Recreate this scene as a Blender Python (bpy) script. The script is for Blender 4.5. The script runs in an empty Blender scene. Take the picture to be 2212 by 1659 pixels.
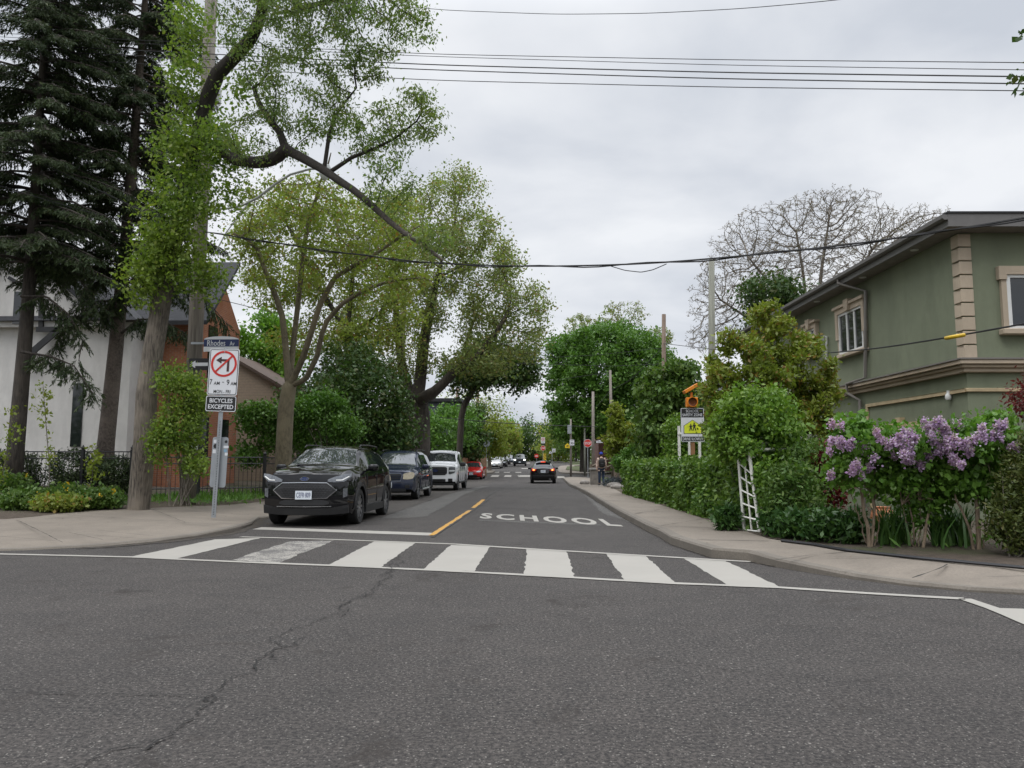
import bpy, bmesh, math, random
import numpy as np
from mathutils import Vector, Matrix, Euler
R_ = math.radians
SC = bpy.context.scene
COL = SC.collection

# ------------------------------------------------------------------ camera
# pixel measurements below are in a 2212 x 1659 reading of the photograph
FP, CX, CY = 1660.0, 1106.0, 829.5
CAMH = 1.30
PITCH = math.atan2(997 - CY, FP)
YAW = math.atan(64 / FP * math.cos(PITCH))
cam_d = bpy.data.cameras.new('camera')
cam_d.sensor_width = 36.0
cam_d.lens = 36.0 * FP / 2212
cam_d.clip_end = 5000
cam_d.clip_start = 0.05
cam = bpy.data.objects.new('camera', cam_d)
COL.objects.link(cam)
cam.location = (0, 0, CAMH)
cam.rotation_euler = (math.pi / 2 + PITCH, 0, YAW)
SC.camera = cam
CR = Euler((math.pi / 2 + PITCH, 0, YAW)).to_matrix()
CO = Vector((0, 0, CAMH))

# ------------------------------------------------------------------ sky and light
world = bpy.data.worlds.new('World')
SC.world = world
world.use_nodes = True
nt = world.node_tree
nt.nodes.clear()
N = nt.nodes.new
L = nt.links.new
SUN_EL, SUN_AZ = R_(58), R_(215)
sky = N('ShaderNodeTexSky'); sky.sky_type = 'NISHITA'; sky.sun_disc = False
sky.sun_elevation = SUN_EL; sky.sun_rotation = SUN_AZ
bg1 = N('ShaderNodeBackground'); bg1.inputs['Strength'].default_value = 0.1
L(sky.outputs[0], bg1.inputs['Color'])
tc = N('ShaderNodeTexCoord')
sep = N('ShaderNodeSeparateXYZ'); L(tc.outputs['Generated'], sep.inputs[0])
def wmath(op, a, b=None, c=None):
    n = N('ShaderNodeMath'); n.operation = op
    for i, v in enumerate((a, b, c)):
        if v is None: continue
        if isinstance(v, (int, float)): n.inputs[i].default_value = v
        else: L(v, n.inputs[i])
    return n.outputs[0]
zc = wmath('ADD', wmath('MAXIMUM', sep.outputs['Z'], 0.0), 0.22)
cmb = N('ShaderNodeCombineXYZ')
L(wmath('DIVIDE', sep.outputs['X'], zc), cmb.inputs[0])
L(wmath('DIVIDE', sep.outputs['Y'], zc), cmb.inputs[1])
n1 = N('ShaderNodeTexNoise'); n1.inputs['Scale'].default_value = 1.5
n1.inputs['Detail'].default_value = 6; n1.inputs['Roughness'].default_value = 0.5
n1.inputs['Distortion'].default_value = 0.25
L(cmb.outputs[0], n1.inputs['Vector'])
cr = N('ShaderNodeValToRGB')
cr.color_ramp.elements[0].position = 0.34; cr.color_ramp.elements[0].color = (0.62, 0.66, 0.73, 1)
cr.color_ramp.elements[1].position = 0.60; cr.color_ramp.elements[1].color = (0.91, 0.93, 0.965, 1)
L(n1.outputs['Fac'], cr.inputs[0])
# overcast: the cloud deck is brightest overhead
mr = N('ShaderNodeMapRange'); mr.interpolation_type = 'SMOOTHSTEP'
mr.inputs[1].default_value = 0.50; mr.inputs[2].default_value = 0.80
mr.inputs[3].default_value = 1.0; mr.inputs[4].default_value = 3.6
L(sep.outputs['Z'], mr.inputs[0])
bg2 = N('ShaderNodeBackground')
L(cr.outputs[0], bg2.inputs['Color'])
L(mr.outputs[0], bg2.inputs['Strength'])
mx = N('ShaderNodeMixShader'); mx.inputs[0].default_value = 0.95
L(bg1.outputs[0], mx.inputs[1]); L(bg2.outputs[0], mx.inputs[2])
wo = N('ShaderNodeOutputWorld'); L(mx.outputs[0], wo.inputs['Surface'])

sun_d = bpy.data.lights.new('sun', 'SUN')
sun_d.energy = 0.9; sun_d.angle = R_(25); sun_d.color = (1, 0.97, 0.93)
sun = bpy.data.objects.new('sun', sun_d); COL.objects.link(sun)
sun.rotation_euler = (math.pi / 2 - SUN_EL, 0, math.pi - SUN_AZ)
sun.location = (0, 0, 40)
SC.view_settings.view_transform = 'Standard'
SC.view_settings.look = 'None'
SC.view_settings.exposure = 0.0
SC.view_settings.gamma = 1.0
SC.render.engine = 'CYCLES'
SC.cycles.max_bounces = 6
SC.cycles.transparent_max_bounces = 6

# ------------------------------------------------------------------ measuring
_ZY = [-400, 30, 40, 48, 58, 68, 98, 113, 150, 200, 3000]
_ZZ = [0, 0, -.1, -.22, -.2, -.13, .40, .62, 1.2, 1.6, 1.6]
def zg(y): return float(np.interp(y, _ZY, _ZZ))
def ray(px, py): return CR @ Vector(((px - CX) / FP, -(py - CY) / FP, -1.0))
def at(px, py, y):
    d = ray(px, py); return CO + d * (y / d.y)
def gnd(px, py, dz=0.0):
    """where the ray through a pixel meets the ground (raised by dz)"""
    d = ray(px, py); d = d/d.y; f = lambda y: CAMH + d.z*y - zg(y) - dz
    a, b = .5, .5
    while f(b) > 0 and b < 900: a, b = b, b*1.05
    for _ in range(40):
        m = (a+b)/2
        if f(m) > 0: a = m
        else: b = m
    return Vector((d.x*b, b, zg(b)+dz))

# ------------------------------------------------------------------ objects
def tag(o, label=None, cat=None, group=None, kind=None):
    if label: o['label'] = label
    if cat: o['category'] = cat
    if group: o['group'] = group
    if kind: o['kind'] = kind
    return o
def thing(name, label, cat, loc=(0, 0, 0), rz=0.0, group=None, rot=None):
    o = bpy.data.objects.new(name, None)
    o.empty_display_size = 0.3
    COL.objects.link(o)
    o.location = loc
    o.rotation_euler = rot if rot else (0, 0, rz)
    return tag(o, label, cat, group)
def copy_tree(o, parent=None):
    c = o.copy(); COL.objects.link(c)
    if parent: c.parent = parent
    for ch in [x for x in o.children]: copy_tree(ch, c)
    return c

class MB:
    """collects shapes, then links them as one mesh object"""
    def __init__(s):
        s.v = []; s.f = []; s.mi = []; s.m = 0; s.M = None
    def add(s, vs, fs):
        b = len(s.v)
        if s.M is not None: vs = [s.M @ Vector(p) for p in vs]
        s.v.extend([tuple(p) for p in vs])
        s.f.extend([tuple(i + b for i in f) for f in fs])
        s.mi.extend([s.m] * len(fs)); return s
    def bx(s, x0, x1, y0, y1, z0, z1):
        return s.add([(x0,y0,z0),(x1,y0,z0),(x1,y1,z0),(x0,y1,z0),(x0,y0,z1),(x1,y0,z1),(x1,y1,z1),(x0,y1,z1)],
              [(0,3,2,1),(4,5,6,7),(0,1,5,4),(1,2,6,5),(2,3,7,6),(3,0,4,7)])
    def quad(s, a, b, c, d): return s.add([a, b, c, d], [(0, 1, 2, 3)])
    def tube(s, pts, rad, n=8, cap=True):
        pts = [Vector(p) for p in pts]
        if not hasattr(rad, '__len__'): rad = [rad] * len(pts)
        vs = []; fs = []; ref = None
        for i, p in enumerate(pts):
            t = (pts[min(i + 1, len(pts) - 1)] - pts[max(i - 1, 0)])
            t = t.normalized() if t.length > 1e-9 else Vector((0, 0, 1))
            if ref is None: ref = Vector((1, 0, 0)) if abs(t.x) < .8 else Vector((0, 1, 0))
            a = (ref - t * ref.dot(t))
            a = a.normalized() if a.length > 1e-6 else t.orthogonal().normalized()
            ref = a; b = t.cross(a)
            for k in range(n):
                w = 2 * math.pi * k / n
                vs.append(p + (a * math.cos(w) + b * math.sin(w)) * rad[i])
        for i in range(len(pts) - 1):
            for k in range(n):
                k2 = (k + 1) % n
                fs.append((i*n+k, i*n+k2, (i+1)*n+k2, (i+1)*n+k))
        if cap:
            fs.append(tuple(range(n))[::-1]); fs.append(tuple((len(pts)-1)*n + k for k in range(n)))
        return s.add(vs, fs)
    def prism(s, poly, z0, z1):
        n = len(poly)
        vs = [(p[0], p[1], z0) for p in poly] + [(p[0], p[1], z1) for p in poly]
        return s.add(vs, [tuple(range(n))[::-1], tuple(range(n, 2*n))] + [(i, (i+1) % n, n+(i+1) % n, n+i) for i in range(n)])
    def plate(s, poly, y0, y1):
        """a polygon drawn in x,z and given a thickness in y (y0 is the front)"""
        n = len(poly)
        vs = [(p[0], y0, p[1]) for p in poly] + [(p[0], y1, p[1]) for p in poly]
        return s.add(vs, [tuple(range(n)), tuple(range(n, 2*n))[::-1]] + [(i, n+i, n+(i+1) % n, (i+1) % n) for i in range(n)])
    def ring(s, outer, inner, y0, y1):
        n = len(outer)
        vs = [(p[0], y0, p[1]) for p in outer] + [(p[0], y0, p[1]) for p in inner] + [(p[0], y1, p[1]) for p in outer] + [(p[0], y1, p[1]) for p in inner]
        fs = []
        for i in range(n):
            j = (i + 1) % n
            fs += [(i, j, n+j, n+i), (2*n+i, 3*n+i, 3*n+j, 2*n+j), (i, 2*n+i, 2*n+j, j), (n+i, n+j, 3*n+j, 3*n+i)]
        return s.add(vs, fs)
    def lathe(s, prof, axis='z', n=24, c=(0, 0, 0)):
        """prof: (radius, height) pairs"""
        vs = []; fs = []
        for r, h in prof:
            for k in range(n):
                w = 2*math.pi*k/n; a, b = r*math.cos(w), r*math.sin(w)
                p = (a, b, h) if axis == 'z' else ((h, a, b) if axis == 'x' else (a, h, b))
                vs.append((p[0]+c[0], p[1]+c[1], p[2]+c[2]))
        m = len(prof)
        for i in range(m-1):
            for k in range(n):
                k2 = (k+1) % n
                fs.append((i*n+k, i*n+k2, (i+1)*n+k2, (i+1)*n+k))
        fs.append(tuple(range(n))[::-1]); fs.append(tuple((m-1)*n+k for k in range(n)))
        return s.add(vs, fs)
    def build(s, name, mats, parent=None, world=True, smooth=False, bevel=0, recalc=True, kind=None):
        me = bpy.data.meshes.new(name)
        off = Vector(parent.location) if (parent is not None and world) else Vector((0, 0, 0))
        me.from_pydata([(p[0]-off.x, p[1]-off.y, p[2]-off.z) for p in s.v], [], s.f)
        mats = mats if isinstance(mats, (list, tuple)) else [mats]
        for m in mats: me.materials.append(m)
        me.polygons.foreach_set('material_index', s.mi)
        if recalc or bevel:
            bm = bmesh.new(); bm.from_mesh(me)
            if bevel:
                bmesh.ops.remove_doubles(bm, verts=bm.verts, dist=1e-5)
                bmesh.ops.recalc_face_normals(bm, faces=bm.faces)
                es = [e for e in bm.edges if len(e.link_faces) == 2 and e.calc_face_angle(0) > .6]
                bmesh.ops.bevel(bm, geom=es, offset=bevel, segments=1, affect='EDGES')
            bmesh.ops.recalc_face_normals(bm, faces=bm.faces)
            bm.to_mesh(me); bm.free()
        if smooth:
            me.polygons.foreach_set('use_smooth', [True]*len(me.polygons))
            if smooth != 'all':
                me.set_sharp_from_angle(angle=R_(38))
        o = bpy.data.objects.new(name, me); COL.objects.link(o)
        if parent is not None: o.parent = parent
        if kind: o['kind'] = kind
        return o

def npmesh(name, V, F, mat, parent=None, smooth=False):
    """V (n,3), F (m,k) numpy -> linked mesh object (parent at world location)"""
    V = np.asarray(V, dtype=np.float64)
    if parent is not None: V = V - np.array(parent.location)
    me = bpy.data.meshes.new(name)
    F = np.asarray(F, dtype=np.int32); k = F.shape[1]
    me.vertices.add(len(V)); me.vertices.foreach_set('co', V.astype(np.float32).ravel())
    me.loops.add(F.size); me.loops.foreach_set('vertex_index', F.ravel())
    me.polygons.add(len(F)); me.polygons.foreach_set('loop_start', np.arange(0, F.size, k, dtype=np.int32))
    if smooth: me.polygons.foreach_set('use_smooth', np.ones(len(F), dtype=bool))
    for m in (mat if isinstance(mat, (list, tuple)) else [mat]): me.materials.append(m)
    me.update(calc_edges=True)
    o = bpy.data.objects.new(name, me); COL.objects.link(o)
    if parent is not None: o.parent = parent
    return o

_tc = {}
def text_shape(body, w=None, h=None, bold=0.0, spacing=1.0, sx=None):
    """flat lettering: list of verts (x,z) centred on 0,0 and faces, scaled to w x h"""
    cu = bpy.data.curves.new('txt', 'FONT'); cu.body = body; cu.align_x = 'CENTER'
    cu.offset = bold; cu.space_character = spacing; cu.resolution_u = 3
    ob = bpy.data.objects.new('txt', cu); COL.objects.link(ob)
    bpy.context.view_layer.update()
    dg = bpy.context.evaluated_depsgraph_get()
    me = bpy.data.meshes.new_from_object(ob.evaluated_get(dg))
    vs = np.array([v.co[:2] for v in me.vertices]); fs = [tuple(p.vertices) for p in me.polygons]
    bpy.data.objects.remove(ob); bpy.data.curves.remove(cu); bpy.data.meshes.remove(me)
    lo, hi = vs.min(0), vs.max(0); vs = vs - (lo + hi)/2; d = hi - lo
    if h and w: vs = vs * np.array([w/d[0], h/d[1]])
    elif h: vs = vs * (h/d[1])
    elif w: vs = vs * (w/d[0])
    return vs, fs
def put_text(mb, body, cx, cz, y, w=None, h=None, bold=0.0, spacing=1.0):
    vs, fs = text_shape(body, w, h, bold, spacing)
    mb.add([(cx + p[0], y, cz + p[1]) for p in vs], fs)

# ------------------------------------------------------------------ materials
def newmat(name):
    m = bpy.data.materials.new(name); m.use_nodes = True
    t = m.node_tree; b = t.nodes['Principled BSDF']
    return m, t, b
def _n(t, ty, **kw):
    n = t.nodes.new(ty)
    for k, v in kw.items():
        if k in n.inputs: n.inputs[k].default_value = v
        else: setattr(n, k, v)
    return n
def mixc(t, fac, a, b, mode='MIX'):
    n = t.nodes.new('ShaderNodeMix'); n.data_type = 'RGBA'; n.blend_type = mode
    for i, v in ((0, fac), (6, a), (7, b)):
        if hasattr(v, 'is_linked') or hasattr(v, 'links'): t.links.new(v, n.inputs[i])
        elif i == 0: n.inputs[i].default_value = v
        else: n.inputs[i].default_value = (*v[:3], 1)
    return n.outputs[2]
def ramp(t, src, p0, p1, c0=(0,0,0), c1=(1,1,1)):
    r = t.nodes.new('ShaderNodeValToRGB')
    r.color_ramp.elements[0].position = p0; r.color_ramp.elements[0].color = (*c0, 1)
    r.color_ramp.elements[1].position = p1; r.color_ramp.elements[1].color = (*c1, 1)
    t.links.new(src, r.inputs[0]); return r.outputs[0]
def objco(t, scale=(1,1,1), rot=(0,0,0)):
    c = t.nodes.new('ShaderNodeTexCoord'); mp = t.nodes.new('ShaderNodeMapping')
    mp.inputs['Scale'].default_value = scale; mp.inputs['Rotation'].default_value = rot
    t.links.new(c.outputs['Object'], mp.inputs[0]); return mp.outputs[0]
def noise(t, vec, scale, detail=4, rough=.55, dist=0):
    n = _n(t, 'ShaderNodeTexNoise', Scale=scale, Detail=detail, Roughness=rough, Distortion=dist)
    t.links.new(vec, n.inputs['Vector']); return n.outputs['Fac']
def bump(t, b, h, strength=.3, dist=.01):
    n = _n(t, 'ShaderNodeBump', Strength=strength, Distance=dist)
    t.links.new(h, n.inputs['Height']); t.links.new(n.outputs[0], b.inputs['Normal'])

_MC = {}
def M(name, c=None, rough=.6, metal=0, var=.15, scale=6, bmp=0, stretch=(1,1,1), coat=0, emit=None, spec=None, detail=4, ior=None, dirt=0):
    """a general procedural surface: base colour broken up by noise"""
    if name in _MC: return _MC[name]
    m, t, b = newmat(name); _MC[name] = m
    b.inputs['Roughness'].default_value = rough; b.inputs['Metallic'].default_value = metal
    if coat: b.inputs['Coat Weight'].default_value = coat; b.inputs['Coat Roughness'].default_value = .03
    if spec is not None: b.inputs['Specular IOR Level'].default_value = spec
    if ior: b.inputs['IOR'].default_value = ior
    v = objco(t, stretch); nf = noise(t, v, scale, detail)
    lo = tuple(x*(1-var) for x in c); hi = tuple(min(1, x*(1+var)) for x in c)
    colr = ramp(t, nf, .3, .7, lo, hi)
    if dirt:
        n2 = noise(t, v, scale*.17, 6, .65)
        colr = mixc(t, ramp(t, n2, .5, .75), colr, tuple(x*(1-dirt) for x in c))
    t.links.new(colr, b.inputs['Base Color'])
    if bmp: bump(t, b, nf, bmp, .02)
    if emit:
        b.inputs['Emission Color'].default_value = (*emit[:3], 1); b.inputs['Emission Strength'].default_value = emit[3]
    return m

def leafmat(name, c1, c2, c3=None, trans=.3, rough=.5, c3amt=.12):
    m, t, b = newmat(name)
    g = t.nodes.new('ShaderNodeNewGeometry')
    col = ramp(t, g.outputs['Random Per Island'], 0, 1, c1, c2)
    if c3:
        w = t.nodes.new('ShaderNodeTexWhiteNoise'); w.noise_dimensions = '1D'
        t.links.new(g.outputs['Random Per Island'], w.inputs['W'])
        col = mixc(t, ramp(t, w.outputs['Value'], 1-c3amt-.02, 1-c3amt), col, c3)
    v = objco(t); col = mixc(t, ramp(t, noise(t, v, .9, 2), .35, .65), col, mixc(t, .35, col, (c2[0]*1.05, c2[1]*.80, c2[2]*.75)))
    t.links.new(col, b.inputs['Base Color']); b.inputs['Roughness'].default_value = rough
    b.inputs['Specular IOR Level'].default_value = .35
    tr = t.nodes.new('ShaderNodeBsdfTranslucent'); t.links.new(mixc(t, 1.0, col, (1.15, 1.25, .6), 'MULTIPLY'), tr.inputs['Color'])
    ms = t.nodes.new('ShaderNodeMixShader'); ms.inputs[0].default_value = trans
    t.links.new(b.outputs[0], ms.inputs[1]); t.links.new(tr.outputs[0], ms.inputs[2])
    t.links.new(ms.outputs[0], t.nodes['Material Output'].inputs['Surface'])
    return m
def barkmat(name, c1, c2, scale=5, stretch=(4, 4, .7), bmp=.8, upper=None):
    m, t, b = newmat(name); v = objco(t, stretch)
    nf = noise(t, v, scale, 6, .65, .6)
    col = ramp(t, nf, .36, .64, c1, c2)
    col = mixc(t, ramp(t, noise(t, objco(t), 1.1, 3), .45, .7), col, tuple(x*1.25 for x in c2))
    if upper:  # blends to darker tones with height, painting shade into the upper bark
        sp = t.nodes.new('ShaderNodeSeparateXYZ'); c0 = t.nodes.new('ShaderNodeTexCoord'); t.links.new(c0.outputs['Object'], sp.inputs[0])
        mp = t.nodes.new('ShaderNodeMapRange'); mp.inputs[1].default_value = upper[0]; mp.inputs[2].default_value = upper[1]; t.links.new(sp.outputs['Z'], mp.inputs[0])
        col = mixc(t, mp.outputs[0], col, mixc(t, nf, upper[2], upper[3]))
    t.links.new(col, b.inputs['Base Color']); b.inputs['Roughness'].default_value = .9
    bump(t, b, nf, bmp, .06); return m
# ------------------------------------------------------------------ ground, roads, pavements
rng = np.random.default_rng(7); random.seed(7)
def asphalt(name, base, speck=1.0):
    m, t, b = newmat(name); v = objco(t)
    big = noise(t, v, .35, 5, .6); mid = noise(t, v, 3.0, 6, .7); fine = noise(t, v, 40, 6, .85)
    lo = tuple(x*.80 for x in base); hi = tuple(x*1.18 for x in base)
    col = mixc(t, ramp(t, big, .3, .7), lo, hi)
    col = mixc(t, ramp(t, mid, .46, .62), col, tuple(x*.66 for x in base))
    col = mixc(t, ramp(t, fine, .43, .59), mixc(t, .80, col, (.010,.010,.011)), mixc(t, .34, col, (.15,.14,.13)))
    vo = _n(t, 'ShaderNodeTexVoronoi', Scale=75.0); t.links.new(v, vo.inputs['Vector'])
    wn = _n(t, 'ShaderNodeTexWhiteNoise'); t.links.new(vo.outputs['Position'], wn.inputs['Vector'])
    stone = _n(t, 'ShaderNodeMath', operation='MULTIPLY')
    t.links.new(ramp(t, vo.outputs['Distance'], .22, .40, (1,1,1), (0,0,0)), stone.inputs[0])
    t.links.new(ramp(t, wn.outputs['Value'], .80, .85), stone.inputs[1])
    s2 = _n(t, 'ShaderNodeMath', operation='MULTIPLY'); s2.inputs[1].default_value = .65*speck
    t.links.new(stone.outputs[0], s2.inputs[0])
    vo2 = _n(t, 'ShaderNodeTexVoronoi', Scale=26.0); t.links.new(v, vo2.inputs['Vector'])
    wn2 = _n(t, 'ShaderNodeTexWhiteNoise'); t.links.new(vo2.outputs['Position'], wn2.inputs['Vector'])
    st2 = _n(t, 'ShaderNodeMath', operation='MULTIPLY')
    t.links.new(ramp(t, vo2.outputs['Distance'], .10, .24, (1,1,1), (0,0,0)), st2.inputs[0])
    t.links.new(ramp(t, wn2.outputs['Value'], .90, .93), st2.inputs[1])
    s3 = _n(t, 'ShaderNodeMath', operation='MULTIPLY'); s3.inputs[1].default_value = .75*speck
    t.links.new(st2.outputs[0], s3.inputs[0])
    col = mixc(t, s2.outputs[0], col, (.26,.245,.22)); col = mixc(t, s3.outputs[0], col, (.30,.28,.25))
    pt = noise(t, objco(t, (.35,1,1)), .55, 3, .5, .3); col = mixc(t, ramp(t, pt, .50, .64), col, mixc(t, .05, col, (.16,.145,.13)))
    lm = noise(t, objco(t, (1,.05,1), (0,0,0)), .8, 2); col = mixc(t, ramp(t, lm, .50, .66), col, mixc(t, .12, col, (.02,.018,.017)))
    # dark oil and worn spots
    sp = noise(t, v, 1.1, 8, .8, .8); col = mixc(t, ramp(t, sp, .56, .66), col, tuple(x*.5 for x in base))
    t.links.new(col, b.inputs['Base Color']); b.inputs['Roughness'].default_value = .88
    b.inputs['Specular IOR Level'].default_value = .3
    bump(t, b, fine, .7, .008); return m
ASPH = asphalt('asphalt', (.0545,.0450,.0388))
ASPH_BROWN = asphalt('old_asphalt', (.072,.059,.047), .5)
ASPH_PALE = asphalt('worn_asphalt', (.150,.142,.130), .3)
def concrete(name, base):
    m, t, b = newmat(name); v = objco(t)
    col = ramp(t, noise(t, v, 1.2, 6, .65), .3, .7, tuple(x*.82 for x in base), tuple(x*1.12 for x in base))
    col = mixc(t, ramp(t, noise(t, v, 45, 3, .7), .45, .75), col, tuple(x*.7 for x in base))
    col = mixc(t, ramp(t, noise(t, v, .5, 8, .8, .6), .50, .72), col, tuple(x*.62 for x in base)); col = mixc(t, ramp(t, noise(t, v, 2.4, 8, .8, .3), .58, .70), col, tuple(x*.6 for x in base))
    t.links.new(col, b.inputs['Base Color']); b.inputs['Roughness'].default_value = .92
    bump(t, b, noise(t, v, 90, 3), .35, .005); return m
CONC = concrete('pavement_concrete', (.195,.166,.134))
CONC_KERB = concrete('kerb_concrete', (.16,.14,.116))
def soilmat(name, c1, c2, c3):
    m, t, b = newmat(name); v = objco(t)
    col = ramp(t, noise(t, v, 6, 7, .7), .3, .7, c1, c2)
    col = mixc(t, ramp(t, noise(t, v, .6, 6, .7), .5, .62), col, c3)
    t.links.new(col, b.inputs['Base Color']); b.inputs['Roughness'].default_value = .95
    bump(t, b, noise(t, v, 22, 6, .8), 1, .05); return m
SOIL = soilmat('soil', (.055,.04,.028), (.12,.09,.065), (.06,.065,.025))
GRASSY = soilmat('grassy_ground', (.05,.06,.022), (.09,.10,.035), (.04,.065,.018))
PAINT = None
def roadpaint(name, c, wear=.5):
    m, t, b = newmat(name); v = objco(t)
    f = noise(t, v, 2.6, 9, .8, .5); g = noise(t, v, 38, 5, .85)
    a = _n(t, 'ShaderNodeMath', operation='ADD'); t.links.new(f, a.inputs[0]); t.links.new(g, a.inputs[1])
    col = mixc(t, ramp(t, a.outputs[0], wear*2-.02, wear*2+.12), c, (.085,.08,.075))
    col = mixc(t, ramp(t, noise(t, v, 1.2, 5), .4, .7), col, mixc(t, .22, col, (.2,.19,.17)))
    t.links.new(col, b.inputs['Base Color']); b.inputs['Roughness'].default_value = .75; return m
WPAINT = roadpaint('white_road_paint', (.295,.278,.247), .515)
WWORN = roadpaint('worn_white_road_paint', (.29,.272,.24), .503)
YPAINT = roadpaint('yellow_road_paint', (.42,.22,.03), .62)
CRACK = M('crack_dirt', (.010,.009,.008), .95, var=.3)
TAR = M('tar_seam', (.025,.024,.024), .8, var=.3)

def sheet(name, xs, ys, dz, mat, parent=None, kind='structure', bumpy=0):
    X, Y = np.meshgrid(xs, ys); Z = np.vectorize(zg)(Y) + dz
    if bumpy: Z = Z + rng.normal(0, bumpy, Z.shape)
    V = np.stack([X.ravel(), Y.ravel(), Z.ravel()], 1); nx = len(xs); F = []
    for j in range(len(ys)-1):
        for i in range(nx-1): F.append((j*nx+i, j*nx+i+1, (j+1)*nx+i+1, (j+1)*nx+i))
    o = npmesh(name, V, F, mat, parent)
    if kind: o['kind'] = kind
    return o
YS = [-400, -60, 0, 10, 20, 25, 30, 35, 40, 44, 48, 53, 58, 63, 68, 78, 88, 98, 113, 130, 150, 175, 200, 300, 600, 3000]
sheet('ground', [-1500, -300, -60, -20, 0, 20, 60, 300, 1500], YS, -.06, GRASSY)
# crossing street and the street ahead in one sheet
mb = MB()
mb.add([(-70,-60,0),(70,-60,0),(70,22,0),(-70,22,0)], [(0,1,2,3)])
RY = [22] + [y for y in YS if 22 < y < 200]
vs = []; fs = []
for y in RY: vs += [(-8, y, zg(y)), (5, y, zg(y))]
for i in range(len(RY)-1): fs.append((2*i, 2*i+1, 2*i+3, 2*i+2))
mb.add(vs, fs)
# side streets at the second crossing
for y in (69, 76.):
    pass
mb.add([(-70,66,zg(66)+.001),(-8,66,zg(66)+.001),(-8,76,zg(76)+.001),(-70,76,zg(76)+.001)], [(0,1,2,3)])
mb.add([(5,66,zg(66)+.001),(70,66,zg(66)+.001),(70,76,zg(76)+.001),(5,76,zg(76)+.001)], [(0,1,2,3)])
road = mb.build('road', ASPH, kind='structure')

def resample(pts, n):
    pts = np.array([tuple(p) for p in pts]); d = np.r_[0, np.cumsum(np.linalg.norm(np.diff(pts[:, :2], axis=0), axis=1))]
    t = np.linspace(0, d[-1], n)
    return np.stack([np.interp(t, d, pts[:, k]) for k in range(3)], 1)
def slab(name, outer, inner, mat, dz=.14, n=70, kerbmat=None):
    """pavement slab: quads from kerb line to inner line, with a real kerb face"""
    o = resample(outer, n); i = resample(inner, n); mb = MB()
    hs = np.full(n, dz) if not callable(dz) else dz(o)
    dz = .14
    vs = []; fs = []
    for k in range(n):
        zo, zi = zg(o[k][1]), zg(i[k][1])
        d = i[k][:2] - o[k][:2]; d = d/np.linalg.norm(d); j = rng.normal(0, .008)
        o2 = o[k][:2] + d*(.03 + j); o3 = o[k][:2] + d*.17
        vs += [(o[k][0], o[k][1], zo-.05), (o[k][0], o[k][1], zo+hs[k]-.03), (o2[0], o2[1], zo+hs[k]-.002 + j*.4), (o3[0], o3[1], zo+hs[k]),
               (i[k][0], i[k][1], zi+dz)]
    for k in range(n-1):
        for c in range(4): fs.append((k*5+c, k*5+c+1, (k+1)*5+c+1, (k+1)*5+c))
    mb.add(vs, fs); mb.mi = [1 if (q % 4) < 3 else 0 for q in range(len(fs))]
    ob = mb.build(name, [mat, kerbmat or CONC_KERB], kind='structure'); return ob, o, i
KR = [(1225,1031),(1264.7,1059),(1298,1079),(1331.7,1098),(1398.6,1131.7),(1426,1143),(1447,1156),(1488,1168.5),(1547,1185.6),(1621.8,1203),(1675,1214.4),(1799,1234),(1923,1250),(2065,1264),(2212,1272),(2500,1283)]
kr = [gnd(x, y, .14 if x < 1600 else .06) for x, y in KR]
kr = [Vector((5.5, 66.6, 0)), Vector((2.6, 66.2, 0)), Vector((1.75, 64, 0)), Vector((1.75, 55, 0)), Vector((1.75, 42, 0))] + kr[2:]
KI = [(1290,1038),(1305,1049),(1343,1066),(1428,1091),(1510,1117),(1597,1142.7),(1671,1167),(1757,1176),(1831,1190),(1987,1207),(2212,1227),(2500,1240)]
ki = [gnd(x, y, .14) for x, y in KI]
ki = [Vector((5.6, 65, 0)), Vector((4.1, 62, 0)), Vector((4.0, 52, 0))] + ki[1:]
ki[3].x = 3.6
for l_ in (kr, ki):
    d_ = (l_[-1]-l_[-2]); d_.z = 0; l_.append(l_[-1] + d_.normalized()*22)
# match the two outlines section by section
pave_r, ko, kin = slab('pavement', kr, ki, CONC, n=150, dz=lambda p: np.where(p[:,0] > 2.7, np.interp(p[:,0], [2.7, 3.6, 5.6, 6.2], [.13, .05, .05, .09]), .14))
pave_r.name = 'right_pavement'
KL = [(-900,1200),(-300,1190),(0,1182.9),(163,1178),(300,1168.7),(409,1157.8),(491,1141.4),(543,1121),(556,1108)]
kl = [gnd(x, y, .05 if x < 420 else .10 if x < 500 else .14) for x, y in KL] + [Vector((-6.05, 18.2, 0)), Vector((-6.05, 20, 0)), Vector((-6.2, 30, 0)), Vector((-6.4, 45, 0)), Vector((-6.9, 50, 0)), Vector((-6.9, 62, 0)), Vector((-7.3, 64.5, 0)), Vector((-9, 65.5, 0))]
IL = [(-900,1140),(-300,1128),(0,1121.5),(35,1121),(136,1108.7),(245,1100.5),(382,1095),(491,1091),(560,1084)]
il = [gnd(x, y, .14) for x, y in IL] + [Vector((-7.55, 23, 0)), Vector((-7.55, 30, 0)), Vector((-7.8, 45, 0)), Vector((-8.3, 52, 0)), Vector((-8.3, 60, 0)), Vector((-9.4, 63, 0))]
pave_l, klo, kli = slab('pavement', kl, il, CONC, dz=lambda p: np.interp(p[:,0], [-7.6, -6.0, -5.5], [.03, .05, .14]) if p is not None else .14)
pave_l.name = 'left_pavement'
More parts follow.
